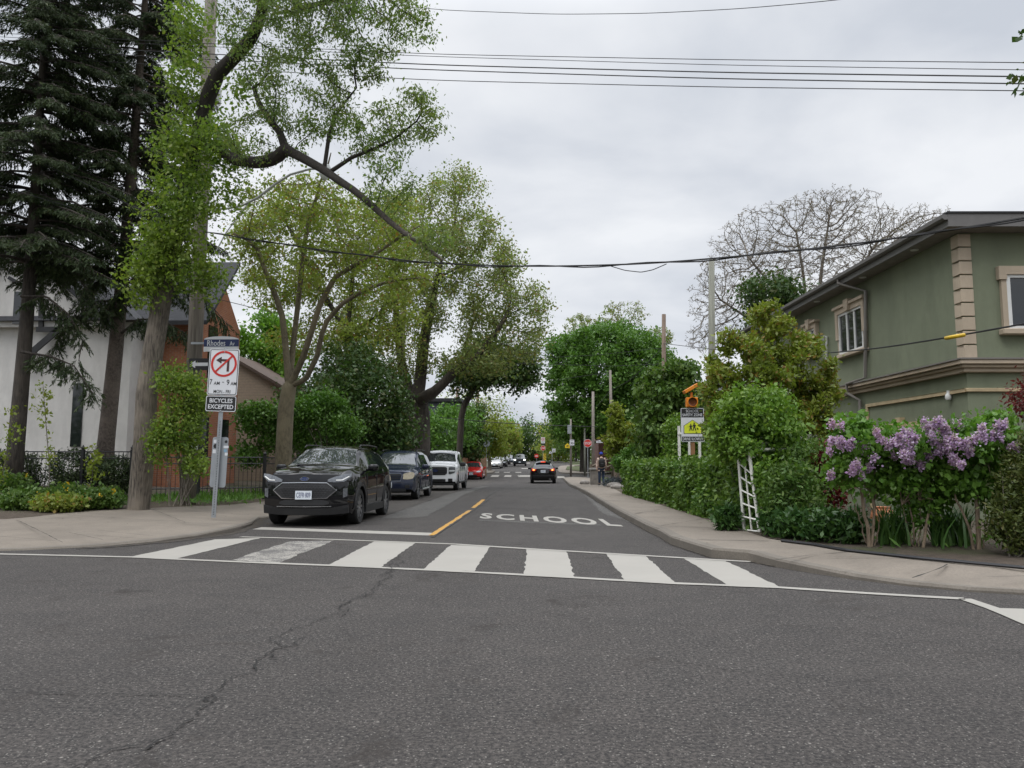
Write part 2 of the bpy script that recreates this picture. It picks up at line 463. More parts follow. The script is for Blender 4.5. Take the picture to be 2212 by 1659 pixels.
# beyond the second crossing
slab('far_right_pavement', [Vector((6,76,0)),Vector((3.0,77,0)),Vector((1.8,80,0)),Vector((1.8,95,0)),Vector((2.6,110,0)),Vector((6,118,0))],
     [Vector((7,78.5,0)),Vector((5.4,80,0)),Vector((5.0,86,0)),Vector((4.2,97,0)),Vector((4.6,110,0)),Vector((7,116,0))], CONC, n=24)
slab('far_left_pavement', [Vector((-9,76.3,0)),Vector((-6,76.8,0)),Vector((-5.0,78.3,0)),Vector((-5.1,86,0)),Vector((-7.0,90,0)),Vector((-7.1,118,0))],
     [Vector((-9.5,78.5,0)),Vector((-8.2,79.5,0)),Vector((-7.9,82,0)),Vector((-7.9,88,0)),Vector((-8.6,93,0)),Vector((-8.7,118,0))], CONC, n=24)
# gardens behind the pavements
def garden(name, edge, back, dz0, dz1, mat, n=60, rows=8, amp=.03):
    e = resample(edge, n); b = resample(back, n); V = []; F = []
    for r in range(rows):
        f = r/(rows-1)
        for k in range(n):
            p = e[k]*(1-f) + b[k]*f; h = dz0 + (dz1-dz0)*min(1, f*4)**.7
            V.append((p[0], p[1], zg(p[1]) + h + (rng.normal(0, amp) if r else -.005)))
    for r in range(rows-1):
        for k in range(n-1): F.append((r*n+k, r*n+k+1, (r+1)*n+k+1, (r+1)*n+k))
    o = npmesh(name, V, F, mat, smooth=True); o['kind'] = 'structure'; return o
garden('left_garden_ground', [Vector(tuple(p)) for p in kli], [Vector((-60,26,0)),Vector((-30,32,0)),Vector((-26,40,0)),Vector((-22,50,0)),Vector((-20,63,0))], .14, .46, SOIL)
garden('right_garden_ground', [Vector(tuple(p)) for p in kin], [Vector((30,66,0)),Vector((30,40,0)),Vector((30,20,0)),Vector((30,14,0)),Vector((40,10,0))], .14, .2, SOIL)
def lawn_sheet(name, poly, dz, mat):
    mb = MB(); mb.add([(p[0], p[1], zg(p[1])+dz) for p in poly], [tuple(range(len(poly)))]); return mb.build(name, mat, kind='structure')

# ------------------------------------------------------------------ painted markings and surface repairs
def flat(name, polys, dz, mat, jag=0, parent=road):
    mb = MB()
    for poly in polys:
        P = [gnd(*p, dz) if len(p) == 2 else Vector((p[0], p[1], zg(p[1])+dz)) for p in poly]
        if jag:
            Q = []
            for a, b in zip(P, P[1:] + P[:1]):
                n = max(1, int((b-a).length/.12))
                for k in range(n):
                    q = a.lerp(b, k/n)
                    if k: q += Vector((random.gauss(0, jag), random.gauss(0, jag), 0))
                    q.z = zg(q.y)+dz; Q.append(q)
            P = Q
        mb.add(P, [tuple(range(len(P)))])
    bm_ = mb.build(name, mat, recalc=False)
    bm = bmesh.new(); bm.from_mesh(bm_.data); bmesh.ops.triangulate(bm, faces=bm.faces)
    for f in bm.faces:
        if f.normal.z < 0: f.normal_flip()
    bm.to_mesh(bm_.data); bm.free()
    bm_.parent = parent
    return bm_
def ribbon(mb, pts, w, dz, jit=0, step=.12, wj=0, rough=0):
    P = [gnd(*p, dz) if len(p) == 2 else Vector(p) for p in pts]; Q = []
    for lv in range(3 if rough else 0):
        N2 = []
        for a, b in zip(P, P[1:]):
            d = b-a; N2 += [a, a.lerp(b, random.uniform(.35, .65)) + Vector((-d.y, d.x, 0))*random.gauss(0, rough)]
        P = N2 + [P[-1]]
    for a, b in zip(P, P[1:]):
        n = max(1, int((b-a).length/step))
        for k in range(n): Q.append(a.lerp(b, k/n))
    Q.append(P[-1]); vs = []; fs = []; ox = 0
    for i, q in enumerate(Q):
        t = (Q[min(i+1, len(Q)-1)] - Q[max(i-1, 0)]).normalized(); s = Vector((-t.y, t.x, 0))
        ox = ox*.6 + random.gauss(0, jit); c = q + s*ox; ww = w*max(.15, 1+random.gauss(0, wj))/2
        for sg in (-1, 1):
            p = c + s*sg*ww; p.z = zg(p.y)+dz; vs.append(p)
    for i in range(len(Q)-1): fs.append((2*i, 2*i+2, 2*i+3, 2*i+1))
    mb.add(vs, fs)
def ribbons(name, paths, w, dz, mat, jit=0, step=.12, wj=0, parent=road, rough=0):
    mb = MB()
    for p in paths: ribbon(mb, p, w, dz, jit, step, wj, rough)
    o = mb.build(name, mat, recalc=False); o.parent = parent; return o
flat('parking_lane', [[(-6.0,17.8,0),(-3.75,16.8,0),(-3.75,30,0),(-3.75,40,0),(-3.75,48,0),(-3.7,61,0),(-6.85,61,0),(-6.85,50.5,0),(-6.35,45,0),(-6.15,30,0)]], .003, ASPH_BROWN, .03)
flat('worn_patch', [[(-3.75,17.6,0),(-2.75,18.2,0),(-2.85,24,0),(-3.05,30,0),(-3.2,40,0),(-3.2,48,0),(-3.75,48,0),(-3.75,40,0),(-3.75,30,0)],
     [(1226,1044),(1276,1083),(1302,1109),(1352,1124),(1380,1134),(1340,1110),(1290,1083),(1245,1056)],
     [(-1.4,17.1,0),(1.2,15.9,0),(1.2,16.25,0),(-1.4,17.5,0)]], .003, ASPH_PALE, .03)
NEARL = [(-500,1182),(0,1196.4),(290,1203),(495.5,1212.5),(714,1221),(982,1233.5),(1238.7,1247),(1458,1259.5),(1685,1268.5),(1870,1281),(2083.5,1293)]
FARL = [(520,1159.4),(714,1165),(982,1175),(1056,1180),(1223.8,1190),(1395,1200),(1566,1210),(1621.8,1212.8)]
ribbons('crosswalk_line', [NEARL, FARL, [(2083.5,1293),(2143.8,1313),(2212,1342),(2350,1400)]], .12, .008, WPAINT, .003, .2, .05)
BARS = [[(285.7,1201.8),(384,1206),(562.5,1162),(464,1165)], [(709.8,1220),(821.4,1225.4),(897,1172.7),(808,1169.6)],
        [(915,1229),(1024.7,1234),(1058,1180.8),(973.8,1177)], [(1131.5,1239.6),(1240.5,1246.3),(1223.8,1191),(1139,1185.6)], [(1349.5,1253),(1458,1259),(1394,1200.5),(1308.6,1195)],
        [(1569.7,1262.6),(1685,1268),(1566,1210.5),(1476.7,1205.3)]]
for b_ in BARS: flat('crosswalk_bar', [b_], .004, WPAINT, .008)
flat('crosswalk_bar', [[(500,1209.8),(602.7,1215.6),(723,1167.4),(625,1169.6)]], .004, WWORN, .015)
flat('crosswalk_bar', [[(2146,1313),(2240,1316),(2330,1392)]], .004, WPAINT, .008)
flat('stop_line', [[(544.6,1143.3),(928.5,1156.7),(937.5,1151),(565,1138.6)]], .004, WPAINT, .008)
ribbons('yellow_centre_line', [[(933.6,1156),(1016,1102)], [(1022,1097),(1045,1079)]], .12, .008, YPAINT, .004, .2, .08)
# SCHOOL lettering laid on the carriageway
vs, fs = text_shape('SCHOOL', 1, 1, .035, 1.3)
bl, br, tr, tl = [gnd(x, y, .006) for x, y in ((1035,1119.5),(1347,1137.5),(1322,1122),(1041,1108))]
mb = MB(); P = []
for p in vs:
    u, w_ = p[0]+.5, p[1]+.5
    q = bl.lerp(br, u).lerp(tl.lerp(tr, u), w_); P.append((q.x, q.y, zg(q.y)+.006))
mb.add(P, fs); o = mb.build('school_lettering', WPAINT, recalc=False); o.parent = road
flat('far_crosswalk_bar', [[(1059,1030),(1076,1030),(1079,1026.4),(1063,1026.4)], [(1088.5,1030),(1104,1030),(1105,1026.4),(1091,1026.4)], [(1119,1030),(1145,1030),(1145,1026.4),(1118,1026.4)],
     [(1204,1033),(1221,1032),(1218,1028.5),(1204,1028.5)], [(1057,1020.8),(1078,1020.8),(1079,1019),(1060,1019)], [(1088,1021),(1101,1021),(1102,1019.4),(1089,1019.4)], [(1113,1021),(1126,1021),(1126,1019.4),(1114,1019.4)],
     [(1126,1012.5),(1145,1012.5),(1145,1011.2),(1127,1011.2)], [(1090,1001),(1096,1001),(1096,999.6),(1091,999.6)], [(1103,1001),(1108,1001),(1108,999.6),(1103,999.6)], [(1131,1001),(1145,1001),(1145,999.6),(1130,999.6)]], .006, WPAINT)
MAINC = [(154,1659),(196,1638),(245,1616),(312,1606),(375,1587),(397,1562),(428,1533),(457,1498),(491,1471),(553,1444),(567,1417),(607,1397),(669,1350),(754,1299),(826,1252),(848,1225),(890,1200),(928,1181)]
ribbons('pavement_crack', [MAINC, [(120,1690),(154,1659)], [(312,1618),(375,1587)], [(567,1417),(590,1410),(600,1422)], [(826,1252),(862,1222),(915,1192)], [(848,1225),(830,1240)], [(754,1299),(742,1318),(720,1325)], [(607,1397),(640,1392),(655,1372)], [(826,1252),(812,1256),(770,1288)], [(457,1498),(448,1512),(440,1508)]], .0075, .011, CRACK, .006, .03, .7, rough=.13)
ribbons('hairline_crack', [[(0,1279),(268,1274.5),(491,1286.6),(754,1298)], [(0,1489),(201,1498),(335,1499),(455,1498.6)], [(1430,1420),(1700,1455),(1900,1470)], [(1700,1345),(2000,1385),(2212,1408)]], .0055, .010, CRACK, .004, .06, .6, rough=.04)
ribbons('tar_seam', [[(1045,1079),(1101,1040),(1128,1022)], [(1064,1071.4),(1287,1080.7)], [(1056,1096),(1212,1101)], [(935,1160),(1060,1076)]], .05, .0095, TAR, .006, .3, .3)
mb = MB()
for s in ([(36,1123),(137,1171)], [(150,1150),(222,1165)], [(170,1154),(305,1163)], [(210,1145),(330,1157)], [(0,1158),(130,1169)], [(330,1100),(400,1128)]):
    ribbon(mb, [tuple(gnd(*p, .146)) for p in s], .012, .146, .004, .2, .4)
o = mb.build('pavement_joint', CRACK, recalc=False); o.parent = pave_l
mb = MB()
for s in ([(1505,1166),(1660,1168.5)], [(1675,1209),(1745,1199),(1828,1191.5)], [(1970,1248),(2050,1219)], [(1370,1110),(1440,1098)], [(1300,1073),(1350,1068)], [(1430,1135),(1520,1120)]):
    ribbon(mb, [tuple(gnd(*p, .146)) for p in s], .014, .146, .006, .2, .5)
o = mb.build('pavement_joint', CRACK, recalc=False); o.parent = pave_r

for o_, i_, par_, ks in ((ko, kin, pave_r, range(4, 149, 4)), (klo, kli, pave_l, range(10, 60, 3))):
    mb = MB()
    for k in ks:
        a_, b_ = Vector(tuple(o_[k])), Vector(tuple(i_[k])); d_ = (b_-a_).normalized(); a_ += d_*.2; a_.z = zg(a_.y)+.145; b_.z = zg(b_.y)+.145
        if a_.y < 40: ribbon(mb, [tuple(a_), tuple(b_)], .011, .1455, .003, .25, .4)
    o = mb.build('pavement_joint', CRACK, recalc=False); o.parent = par_
GDIRT = M('gutter_dirt', (.040,.033,.026), .95, var=.5, scale=8)
mb = MB()
for ln, sg in ((kr[2:14], 1), (kl[3:13], -1)):
    L_ = resample([tuple(p) for p in ln], 160); d = np.gradient(L_[:, :2], axis=0); d /= np.linalg.norm(d, axis=1)[:, None]; nr = np.stack([-d[:,1], d[:,0]], 1)*sg
    w0 = .09 + .10*np.abs(np.sin(np.arange(160)*.7)) + .06*rng.random(160); b0 = len(mb.v); vs = []
    for k in range(160):
        for o_ in (-.03, w0[k]): p = L_[k, :2] + nr[k]*o_; vs.append((p[0], p[1], zg(p[1]) + .0065))
    mb.add(vs, [(2*k, 2*k+1, 2*k+3, 2*k+2) for k in range(159)])
o = mb.build('gutter_dirt', GDIRT, recalc=False); o.parent = road
# fallen leaves, grit and weeds along the kerbs
g = np.random.default_rng(77); LIT = []
def scatter(line, n, w, dz, off=0):
    L_ = resample(line, 200); i = g.integers(0, 199, n); d = L_[i+1]-L_[i]; d /= np.linalg.norm(d, axis=1)[:, None]; nrm = np.stack([-d[:,1], d[:,0], 0*d[:,0]], 1)
    P = L_[i] + nrm*(off + g.normal(0, w, n))[:, None] + d*g.random(n)[:, None]*.2; P[:, 2] = [zg(y)+dz for y in P[:, 1]]; return P
for ln, n, w, dz, off in ((kl[3:], 1500, .10, .012, -.10), (kr[3:14], 1100, .09, .012, .10), (kl[8:], 1400, .5, .012, -.9)): LIT.append(scatter([tuple(p) for p in ln], n, w, dz, off))
q = g.integers(0, len(kli)-20, 420); f = g.random(420)[:, None]; P = klo[q]*(1-f)+kli[q]*f; P[:, 2] = [zg(y)+.148 for y in P[:, 1]]; LIT.append(P)
q = g.integers(0, len(kin), 160); f = g.random(160)[:, None]; P = ko[q]*(1-f)+kin[q]*f; P[:, 2] = [zg(y)+.148 for y in P[:, 1]]; LIT.append(P)
C = np.vstack(LIT); n = len(C); a = g.random(n)*6.283; s_ = .010 + .022*g.random(n)**2; ax = np.stack([np.cos(a), np.sin(a), g.normal(0, .12, n)], 1)*s_[:, None]; bx_ = np.stack([-np.sin(a), np.cos(a), g.normal(0, .12, n)], 1)*(s_*.5)[:, None]
V = np.stack([C-ax, C-bx_, C+ax, C+bx_], 1).reshape(-1, 3); V[:, 2] += .004
LITM = M('dry_litter', (.085,.06,.035), .9, var=.5, scale=3)
tag(npmesh('leaf_litter', V, np.arange(n*4).reshape(-1, 4), LITM), 'dry brown leaf litter scattered along the kerbs and pavements', 'leaf litter', kind='stuff')
# ------------------------------------------------------------------ growing plants
def colonize(nodes, parents, A, step=.35, infl=3.0, kill=.6, maxit=140, tropism=(0,0,.0), maxn=6000, seed=1):
    """branches grow from the given limbs towards the points A (where leaves want to be)"""
    g = np.random.default_rng(seed)
    P = np.array([tuple(p) for p in nodes], dtype=float); par = list(parents); A = np.asarray(A, float)
    trop = np.array(tropism)
    nd = np.full(len(A), 1e9); ni = np.zeros(len(A), int); alive = np.ones(len(A), bool)
    def upd(s):
        for c in range(s, len(P), 256):
            d = np.linalg.norm(A[:, None, :] - P[None, c:c+256, :], axis=2); j = d.argmin(1); dm = d[np.arange(len(A)), j]
            m = dm < nd; nd[m] = dm[m]; ni[m] = j[m] + c
    upd(0); alive &= nd > kill; occ = set(map(tuple, np.round(P/(step*.45)).astype(int)))
    for it in range(maxit):
        act = alive & (nd < infl)
        if not act.any():
            if not alive.any(): break
            act = alive & (nd <= nd[alive].min() + step)
        idx = ni[act]; dirs = A[act] - P[idx]; dirs /= np.linalg.norm(dirs, axis=1)[:, None] + 1e-9
        u, inv = np.unique(idx, return_inverse=True)
        S = np.zeros((len(u), 3)); np.add.at(S, inv, dirs)
        S /= np.linalg.norm(S, axis=1)[:, None] + 1e-9
        S += trop + g.normal(0, .16, S.shape); S /= np.linalg.norm(S, axis=1)[:, None]
        new = P[u] + S*step
        cell = list(map(tuple, np.round(new/(step*.45)).astype(int))); keep = []
        for q, cq in enumerate(cell):
            if cq not in occ: occ.add(cq); keep.append(q)
        lost = np.setdiff1d(np.arange(len(u)), keep)
        if len(lost): alive[np.where(act)[0][np.isin(inv, lost)]] = False
        if not keep: continue
        s = len(P); P = np.vstack([P, new[keep]]); par += list(u[keep])
        upd(s); alive &= nd > kill
        if len(P) > maxn: break
    return P, np.array(par)
def limb(nodes, par, rad, pts, r0, r1, start=None, step=.4):
    """a hand-placed limb appended to the skeleton; returns index of its last node"""
    pts = resample(pts, max(2, int(sum((Vector(tuple(b))-Vector(tuple(a))).length for a, b in zip(pts, pts[1:]))/step)))
    prev = start
    for i, p in enumerate(pts):
        if i == 0 and start is not None: continue
        nodes.append(tuple(p)); par.append(-1 if prev is None else prev)
        rad.append(r0 + (r1-r0)*i/(len(pts)-1)); prev = len(nodes)-1
    return prev
def branch_mesh(name, P, par, given, mat, parent, tip=.006, pw=2.3, nmin=3, maxr=None):
    n = len(P); kids = [[] for _ in range(n)]
    for i, p in enumerate(par):
        if p >= 0: kids[p].append(i)
    r = np.zeros(n)
    for i in range(n-1, -1, -1):
        v = sum(r[k]**pw for k in kids[i])
        r[i] = max(tip, v**(1/pw) if v else tip)
        if maxr: r[i] = min(r[i], maxr)
        if i < len(given) and given[i]: r[i] = max(min(r[i], given[i]), given[i])
    V = []; F = []; done = set(); b0 = 0
    stack = [(i, -1) for i in range(n) if par[i] < 0]
    Pv = [Vector(tuple(p)) for p in P]
    while stack:
        s, pr = stack.pop(); chain = [s]; c = s
        while kids[c]:
            ks = sorted(kids[c], key=lambda k: -r[k]); 
            for k in ks[1:]: stack.append((k, c))
            c = ks[0]; chain.append(c)
        if pr >= 0: chain = [pr] + chain
        if len(chain) < 2: continue
        rc = [r[i] for i in chain]
        if pr >= 0: rc[0] = min(rc[0], rc[1]*1.25)
        rc[-1] *= .5
        m = 9 if max(rc) > .12 else 6 if max(rc) > .04 else nmin
        mb = MB(); mb.tube([Pv[i] for i in chain], rc, m, cap=False)
        V += mb.v; F += [tuple(q + b0 for q in f) for f in mb.f]; b0 += len(mb.v)
    o = npmesh(name, V, np.array(F), mat, parent, smooth=True)
    return o, r, kids
def leaf_quads(C, size, jit=.45, elong=1.7, g=None, droop=0, axis=None, updir=.0):
    g = g or np.random.default_rng(3); n = len(C)
    a = g.normal(size=(n, 3)) if axis is None else axis + g.normal(0, .45, (n, 3))
    a[:, 2] -= droop; a /= np.linalg.norm(a, axis=1)[:, None]
    b = g.normal(size=(n, 3)); b[:, 2] *= (1-updir); b -= a*(a*b).sum(1)[:, None]; b /= np.linalg.norm(b, axis=1)[:, None]
    s = size*np.clip(np.exp(g.normal(0, jit, n)), .45, 1.6)[:, None]
    V = np.empty((n, 4, 3)); V[:, 0] = C; V[:, 1] = C + a*s*.45 + b*s*.5/elong; V[:, 2] = C + a*s; V[:, 3] = C + a*s*.45 - b*s*.5/elong
    return V.reshape(-1, 3)
def quads(n): return np.arange(n*4, dtype=np.int32).reshape(-1, 4)
def leaves(name, C, size, mat, parent, g=None, **kw):
    V = leaf_quads(np.asarray(C, float), size, g=g, **kw); return npmesh(name, V, quads(len(C)), mat, parent)
def blob(g, n, c, r, shell=.5, zcut=None):
    """n points inside an ellipsoid, most of them towards its outside"""
    d = g.normal(size=(n, 3)); d /= np.linalg.norm(d, axis=1)[:, None]
    k = (shell + (1-shell)*g.random(n))**.6
    p = np.array(c) + d*k[:, None]*np.array(r)
    return p if zcut is None else p[p[:, 2] > zcut]
def tree(name, label, cat, base, limbs, blobs, natt, leafmat_, bark, nleaf, lsize, group=None, step=.4, kill=.55, infl=3., spread=.22, tip=.006,
         thin=.02, seed=1, trop=(0,0,.05), droop=.2, elong=1.7, maxr=None, crown='crown', pw=2.3, extra=None, maxn=6000, nmin=3, bias=None):
    """limbs: [(start_key, [points], r0, r1, key)] ; blobs: [(centre, radii, weight)]"""
    g = np.random.default_rng(seed); t = thing(name, label, cat, base, group=group)
    nodes = []; par = []; rad = []; keys = {}
    for sk, pts, r0, r1, key in limbs:
        st = keys.get(sk)
        if st is not None: pts = [nodes[st]] + [tuple(p) for p in pts]
        keys[key] = limb(nodes, par, rad, [Vector(tuple(p)) for p in pts], r0, r1, st, step)
    w = sum(b[2] for b in blobs); A = np.vstack([blob(g, max(4, int(natt*b[2]/w)), b[0], b[1], b[3] if len(b) > 3 else .3) for b in blobs])
    P, pr = colonize(nodes, par, A, step, infl, kill, tropism=trop, seed=seed, maxn=maxn)
    o, r, kids = branch_mesh('trunk', P, pr, rad, bark, t, tip, pw, nmin, maxr)
    if nleaf:
        ok = np.where((r < thin) & (np.arange(len(P)) >= 3))[0]
        if len(ok):
            cnt = np.array([1.0 if kids[i] else 2.2 for i in ok])
            if bias is not None: cnt = cnt*bias(P[ok])
            pick = g.choice(ok, nleaf, p=cnt/cnt.sum())
            back = pr[pick]; f = g.random(nleaf)[:, None]
            C = P[pick]*(1-f) + P[back]*f + g.normal(0, spread, (nleaf, 3)) * np.array([1, 1, .75])
            if extra is not None: C = np.vstack([C, extra])
            leaves(crown, C, lsize, leafmat_, t, g, droop=droop, elong=elong)
    return t

def spruce(label, base, top, R0, nwhorl, seed, mat, bark, zlow, r0, quads_per=1.0, visible=lambda p: True):
    g = np.random.default_rng(seed); t = thing('spruce_tree', label, 'tree', base, group='tall dark spruces in the left garden')
    b = np.array(base); tp = np.array(top); Hh = tp[2]-b[2]
    mb = MB()
    ts = np.linspace(0, 1, 14); mb.tube([Vector(tuple(b + (tp-b)*k + np.array([math.sin(k*5)*.06, 0, 0]))) for k in ts], [r0*(1-.9*k)+.015 + (.12*r0 if k == 0 else 0) for k in ts], 10)
    tips = []; ax = []
    for w in range(nwhorl):
        k = zlow + (1-zlow)*(w + g.random()*.6)/nwhorl
        for q in range(g.integers(4, 6)):
            az = g.random()*6.283; Lb = R0*(1-k*.52)*(.6+.6*g.random())
            o = b + (tp-b)*k; az_ = az; d = np.array([math.cos(az), math.sin(az), 0]); pts = []
            n = 7
            for i in range(n+1):
                f = i/n; z = .10*Lb*math.sin(f*2.2) - .42*Lb*f**1.6 + .10*Lb*f**4
                pts.append(o + d*Lb*f + np.array([0, 0, z]) + g.normal(0, .03, 3)*f)
            if not visible(pts[-1]): continue
            mb.tube([Vector(tuple(p)) for p in pts], [.035*(1-.8*i/n)*min(1.2, Lb/2)+.005 for i in range(n+1)], 4, cap=False)
            side = np.array([-d[1], d[0], 0])
            m = int(16*Lb*quads_per)
            for j in range(m):
                f = .18 + .82*(j+g.random())/m; i0 = min(n-1, int(f*n)); ff = f*n-i0
                p = pts[i0]*(1-ff)+pts[i0+1]*ff; sg = 1 if j % 2 else -1
                Lt = (.18 + .42*Lb*.42*(1-f*.72))*(.6+.7*g.random())
                td = side*sg*(.8) + d*.7 + np.array([0, 0, -.40-.5*g.random()]); td /= np.linalg.norm(td)
                e = p + td*Lt
                mb.tube([Vector(tuple(p)), Vector(tuple(e))], [.006, .003], 3, cap=False)
                nn = int(26*Lt/.4)+5
                fr = g.random(nn)[:, None]; c = p + (e-p)*fr + np.array([0, 0, -1])*np.abs(g.normal(0, .045, nn))[:, None]
                tips.append(c); ax.append(np.repeat((td + np.array([0, 0, -.35]))[None], nn, 0))
    mb.build('trunk', bark, t, smooth='all', recalc=False)
    C = np.vstack(tips); leaves('needles', C, .105, mat, t, g, jit=.3, elong=4.6, axis=np.vstack(ax))
    return t
B = at
BK_GREY = barkmat('grey_bark', (.07,.06,.05), (.19,.165,.135))
BK_STREET = barkmat('furrowed_bark', (.045,.037,.03), (.23,.195,.155), 6, (6,6,.5), 1.0, (4.2, 6.5, (.018,.014,.012), (.055,.045,.036)))  # upper limbs coloured dark to look backlit; shade painted into the bark
BK_OLIVE = barkmat('olive_bark', (.075,.062,.038), (.16,.135,.085), 6, (3,3,1.2), .4)
BK_DARK = barkmat('dark_bark', (.022,.018,.015), (.07,.058,.047))
BK_SPRUCE = barkmat('spruce_bark', (.05,.04,.032), (.15,.12,.10), 9, (2,2,1.6), .8)
BK_LILAC = barkmat('lilac_bark', (.12,.085,.055), (.26,.20,.14), 8, (4,4,.8), .5)
LF_NEEDLE = leafmat('spruce_needles', (.018,.034,.012), (.048,.080,.025), (.075,.09,.03), .12, .6, .06)
LF_WILLOW = leafmat('narrow_green_leaves', (.09,.145,.04), (.17,.25,.08), (.19,.20,.08), .5)
LF_SPROUT = leafmat('bright_sprout_leaves', (.095,.17,.03), (.205,.305,.055), (.25,.31,.07), .48)
LF_OLIVE = leafmat('olive_new_leaves', (.135,.20,.04), (.25,.31,.07), (.26,.15,.045), .48, .5, .07)
LF_MAPLE = leafmat('maple_leaves', (.045,.115,.016), (.10,.215,.034), (.13,.24,.05), .3)
LF_BRIGHT = leafmat('bright_maple_leaves', (.08,.19,.02), (.14,.28,.035), None, .4)
LF_MID = leafmat('mid_green_leaves', (.045,.105,.02), (.10,.18,.036), (.13,.19,.05), .32)
LF_DARK = leafmat('dark_green_leaves', (.028,.065,.018), (.065,.12,.03), (.09,.10,.035), .3)
LF_FAR = leafmat('far_foliage', (.04,.075,.02), (.10,.15,.035), (.14,.17,.05), .3, .6)
LF_YG = leafmat('yellow_green_leaves', (.13,.19,.025), (.22,.28,.04), (.22,.22,.05), .4)
LF_GREYG = leafmat('grey_green_leaves', (.13,.175,.06), (.22,.28,.10), (.23,.17,.07), .48)
LF_BROWN = leafmat('brown_new_leaves', (.09,.065,.025), (.15,.11,.04), (.10,.13,.03), .35, .5, .4)
LF_MAGN = leafmat('magnolia_leaves', (.11,.165,.022), (.21,.27,.042), (.22,.13,.035), .35, .4, .10)
LF_VINE = leafmat('vine_leaves', (.065,.15,.018), (.15,.27,.036), (.2,.3,.05), .32, .42)
LF_HEDGE = leafmat('hedge_leaves', (.045,.11,.018), (.115,.215,.036), (.18,.28,.055), .28, .42)
LF_PEONY = leafmat('peony_leaves', (.025,.075,.02), (.06,.125,.03), None, .25, .38)
LF_LILAC = leafmat('lilac_leaves', (.06,.15,.02), (.125,.25,.038), (.15,.28,.05), .36, .42)
LF_RED = leafmat('burgundy_leaves', (.07,.010,.014), (.14,.022,.025), (.2,.05,.04), .35)
LF_CEDAR = leafmat('cedar_sprays', (.03,.05,.010), (.075,.10,.016), (.11,.11,.03), .2, .6)
LF_BUD = leafmat('opening_buds', (.12,.09,.07), (.20,.16,.12), (.16,.17,.09), .3)
BLOOM = leafmat('lilac_bloom', (.33,.20,.40), (.52,.38,.60), (.64,.54,.70), .35, .6, .25)
YBLOOM = leafmat('yellow_bloom', (.55,.36,.02), (.7,.5,.04), None, .3)
def up(p, z): return Vector((p[0], p[1], z))

# --- the two spruces at the left edge
b = gnd(36, 1040, .4); b = Vector((B(36, 900, 20.5).x, 20.5, .4))
spruce('dark spruce with straight trunk at the far left edge beside the white house', b, (b.x+.1, 20.6, 17.5), 3.2, 44, 5, LF_NEEDLE, BK_DARK, .37, .21, 1.2)
p0 = B(222, 985, 22.5); p0.z = .4
p1 = B(330, -150, 23)
sp2 = spruce('dark spruce with leaning rough trunk in front of the white house wall', p0, tuple(p1 + (p1-p0)*.12), 3.1, 44, 11, LF_NEEDLE, BK_SPRUCE, .33, .24, 1.35)

def bough(t, pts, D, seed, wid=.55):
    g = np.random.default_rng(seed); P = [B(x, y, D + (q[0] if q else 0)) for x, y, *q in pts]; Q = resample(P, 16); mb = MB(); C = []; ax = []
    mb.tube([Vector(tuple(q)) for q in Q], [.035*(1-i/17)+.006 for i in range(16)], 5, cap=False)
    for i in range(3, 16):
        for _ in range(5):
            d = np.array([g.normal(0, 1), g.normal(0, .7), -1.1-.8*g.random()]); d /= np.linalg.norm(d); ln = wid*(.5+.6*g.random()); p = Q[i] + g.normal(0, .04, 3); e = p + d*ln
            mb.tube([Vector(tuple(p)), Vector(tuple(e))], [.006, .003], 3, cap=False); n = int(34*ln/.4)+6; f = g.random(n)[:, None]; C.append(p + (e-p)*f + np.array([0,0,-1])*np.abs(g.normal(0, .04, n))[:, None]); ax.append(np.repeat((d + np.array([g.normal(0,.3), g.normal(0,.3), -.3]))[None], n, 0))
    o = mb.build('bough', BK_DARK, t, smooth='all', recalc=False); leaves('needles', np.vstack(C), .10, LF_NEEDLE, t, g, jit=.3, elong=4.4, axis=np.vstack(ax))
sp1 = bpy.data.objects['spruce_tree']
for k, (t_, pts, D) in enumerate([(sp1, [(45,640),(100,640),(150,680),(180,740),(170,780)], 20.2), (sp1, [(45,760),(110,770),(160,790),(200,850)], 20.0), (sp2, [(262,720),(300,690),(350,690),(400,720)], 22.3), (sp2, [(270,650),(210,650),(160,690),(120,740)], 22.2), (sp2, [(290,560),(230,590),(180,640),(150,700)], 22.4), (sp2, [(300,560),(380,600),(440,640),(490,700)], 22.6), (sp2, [(290,600),(250,640),(220,690)], 22.0), (sp1, [(40,560),(110,560),(170,600),(210,660)], 20.4)]): bough(t_, pts, D, 500+k)
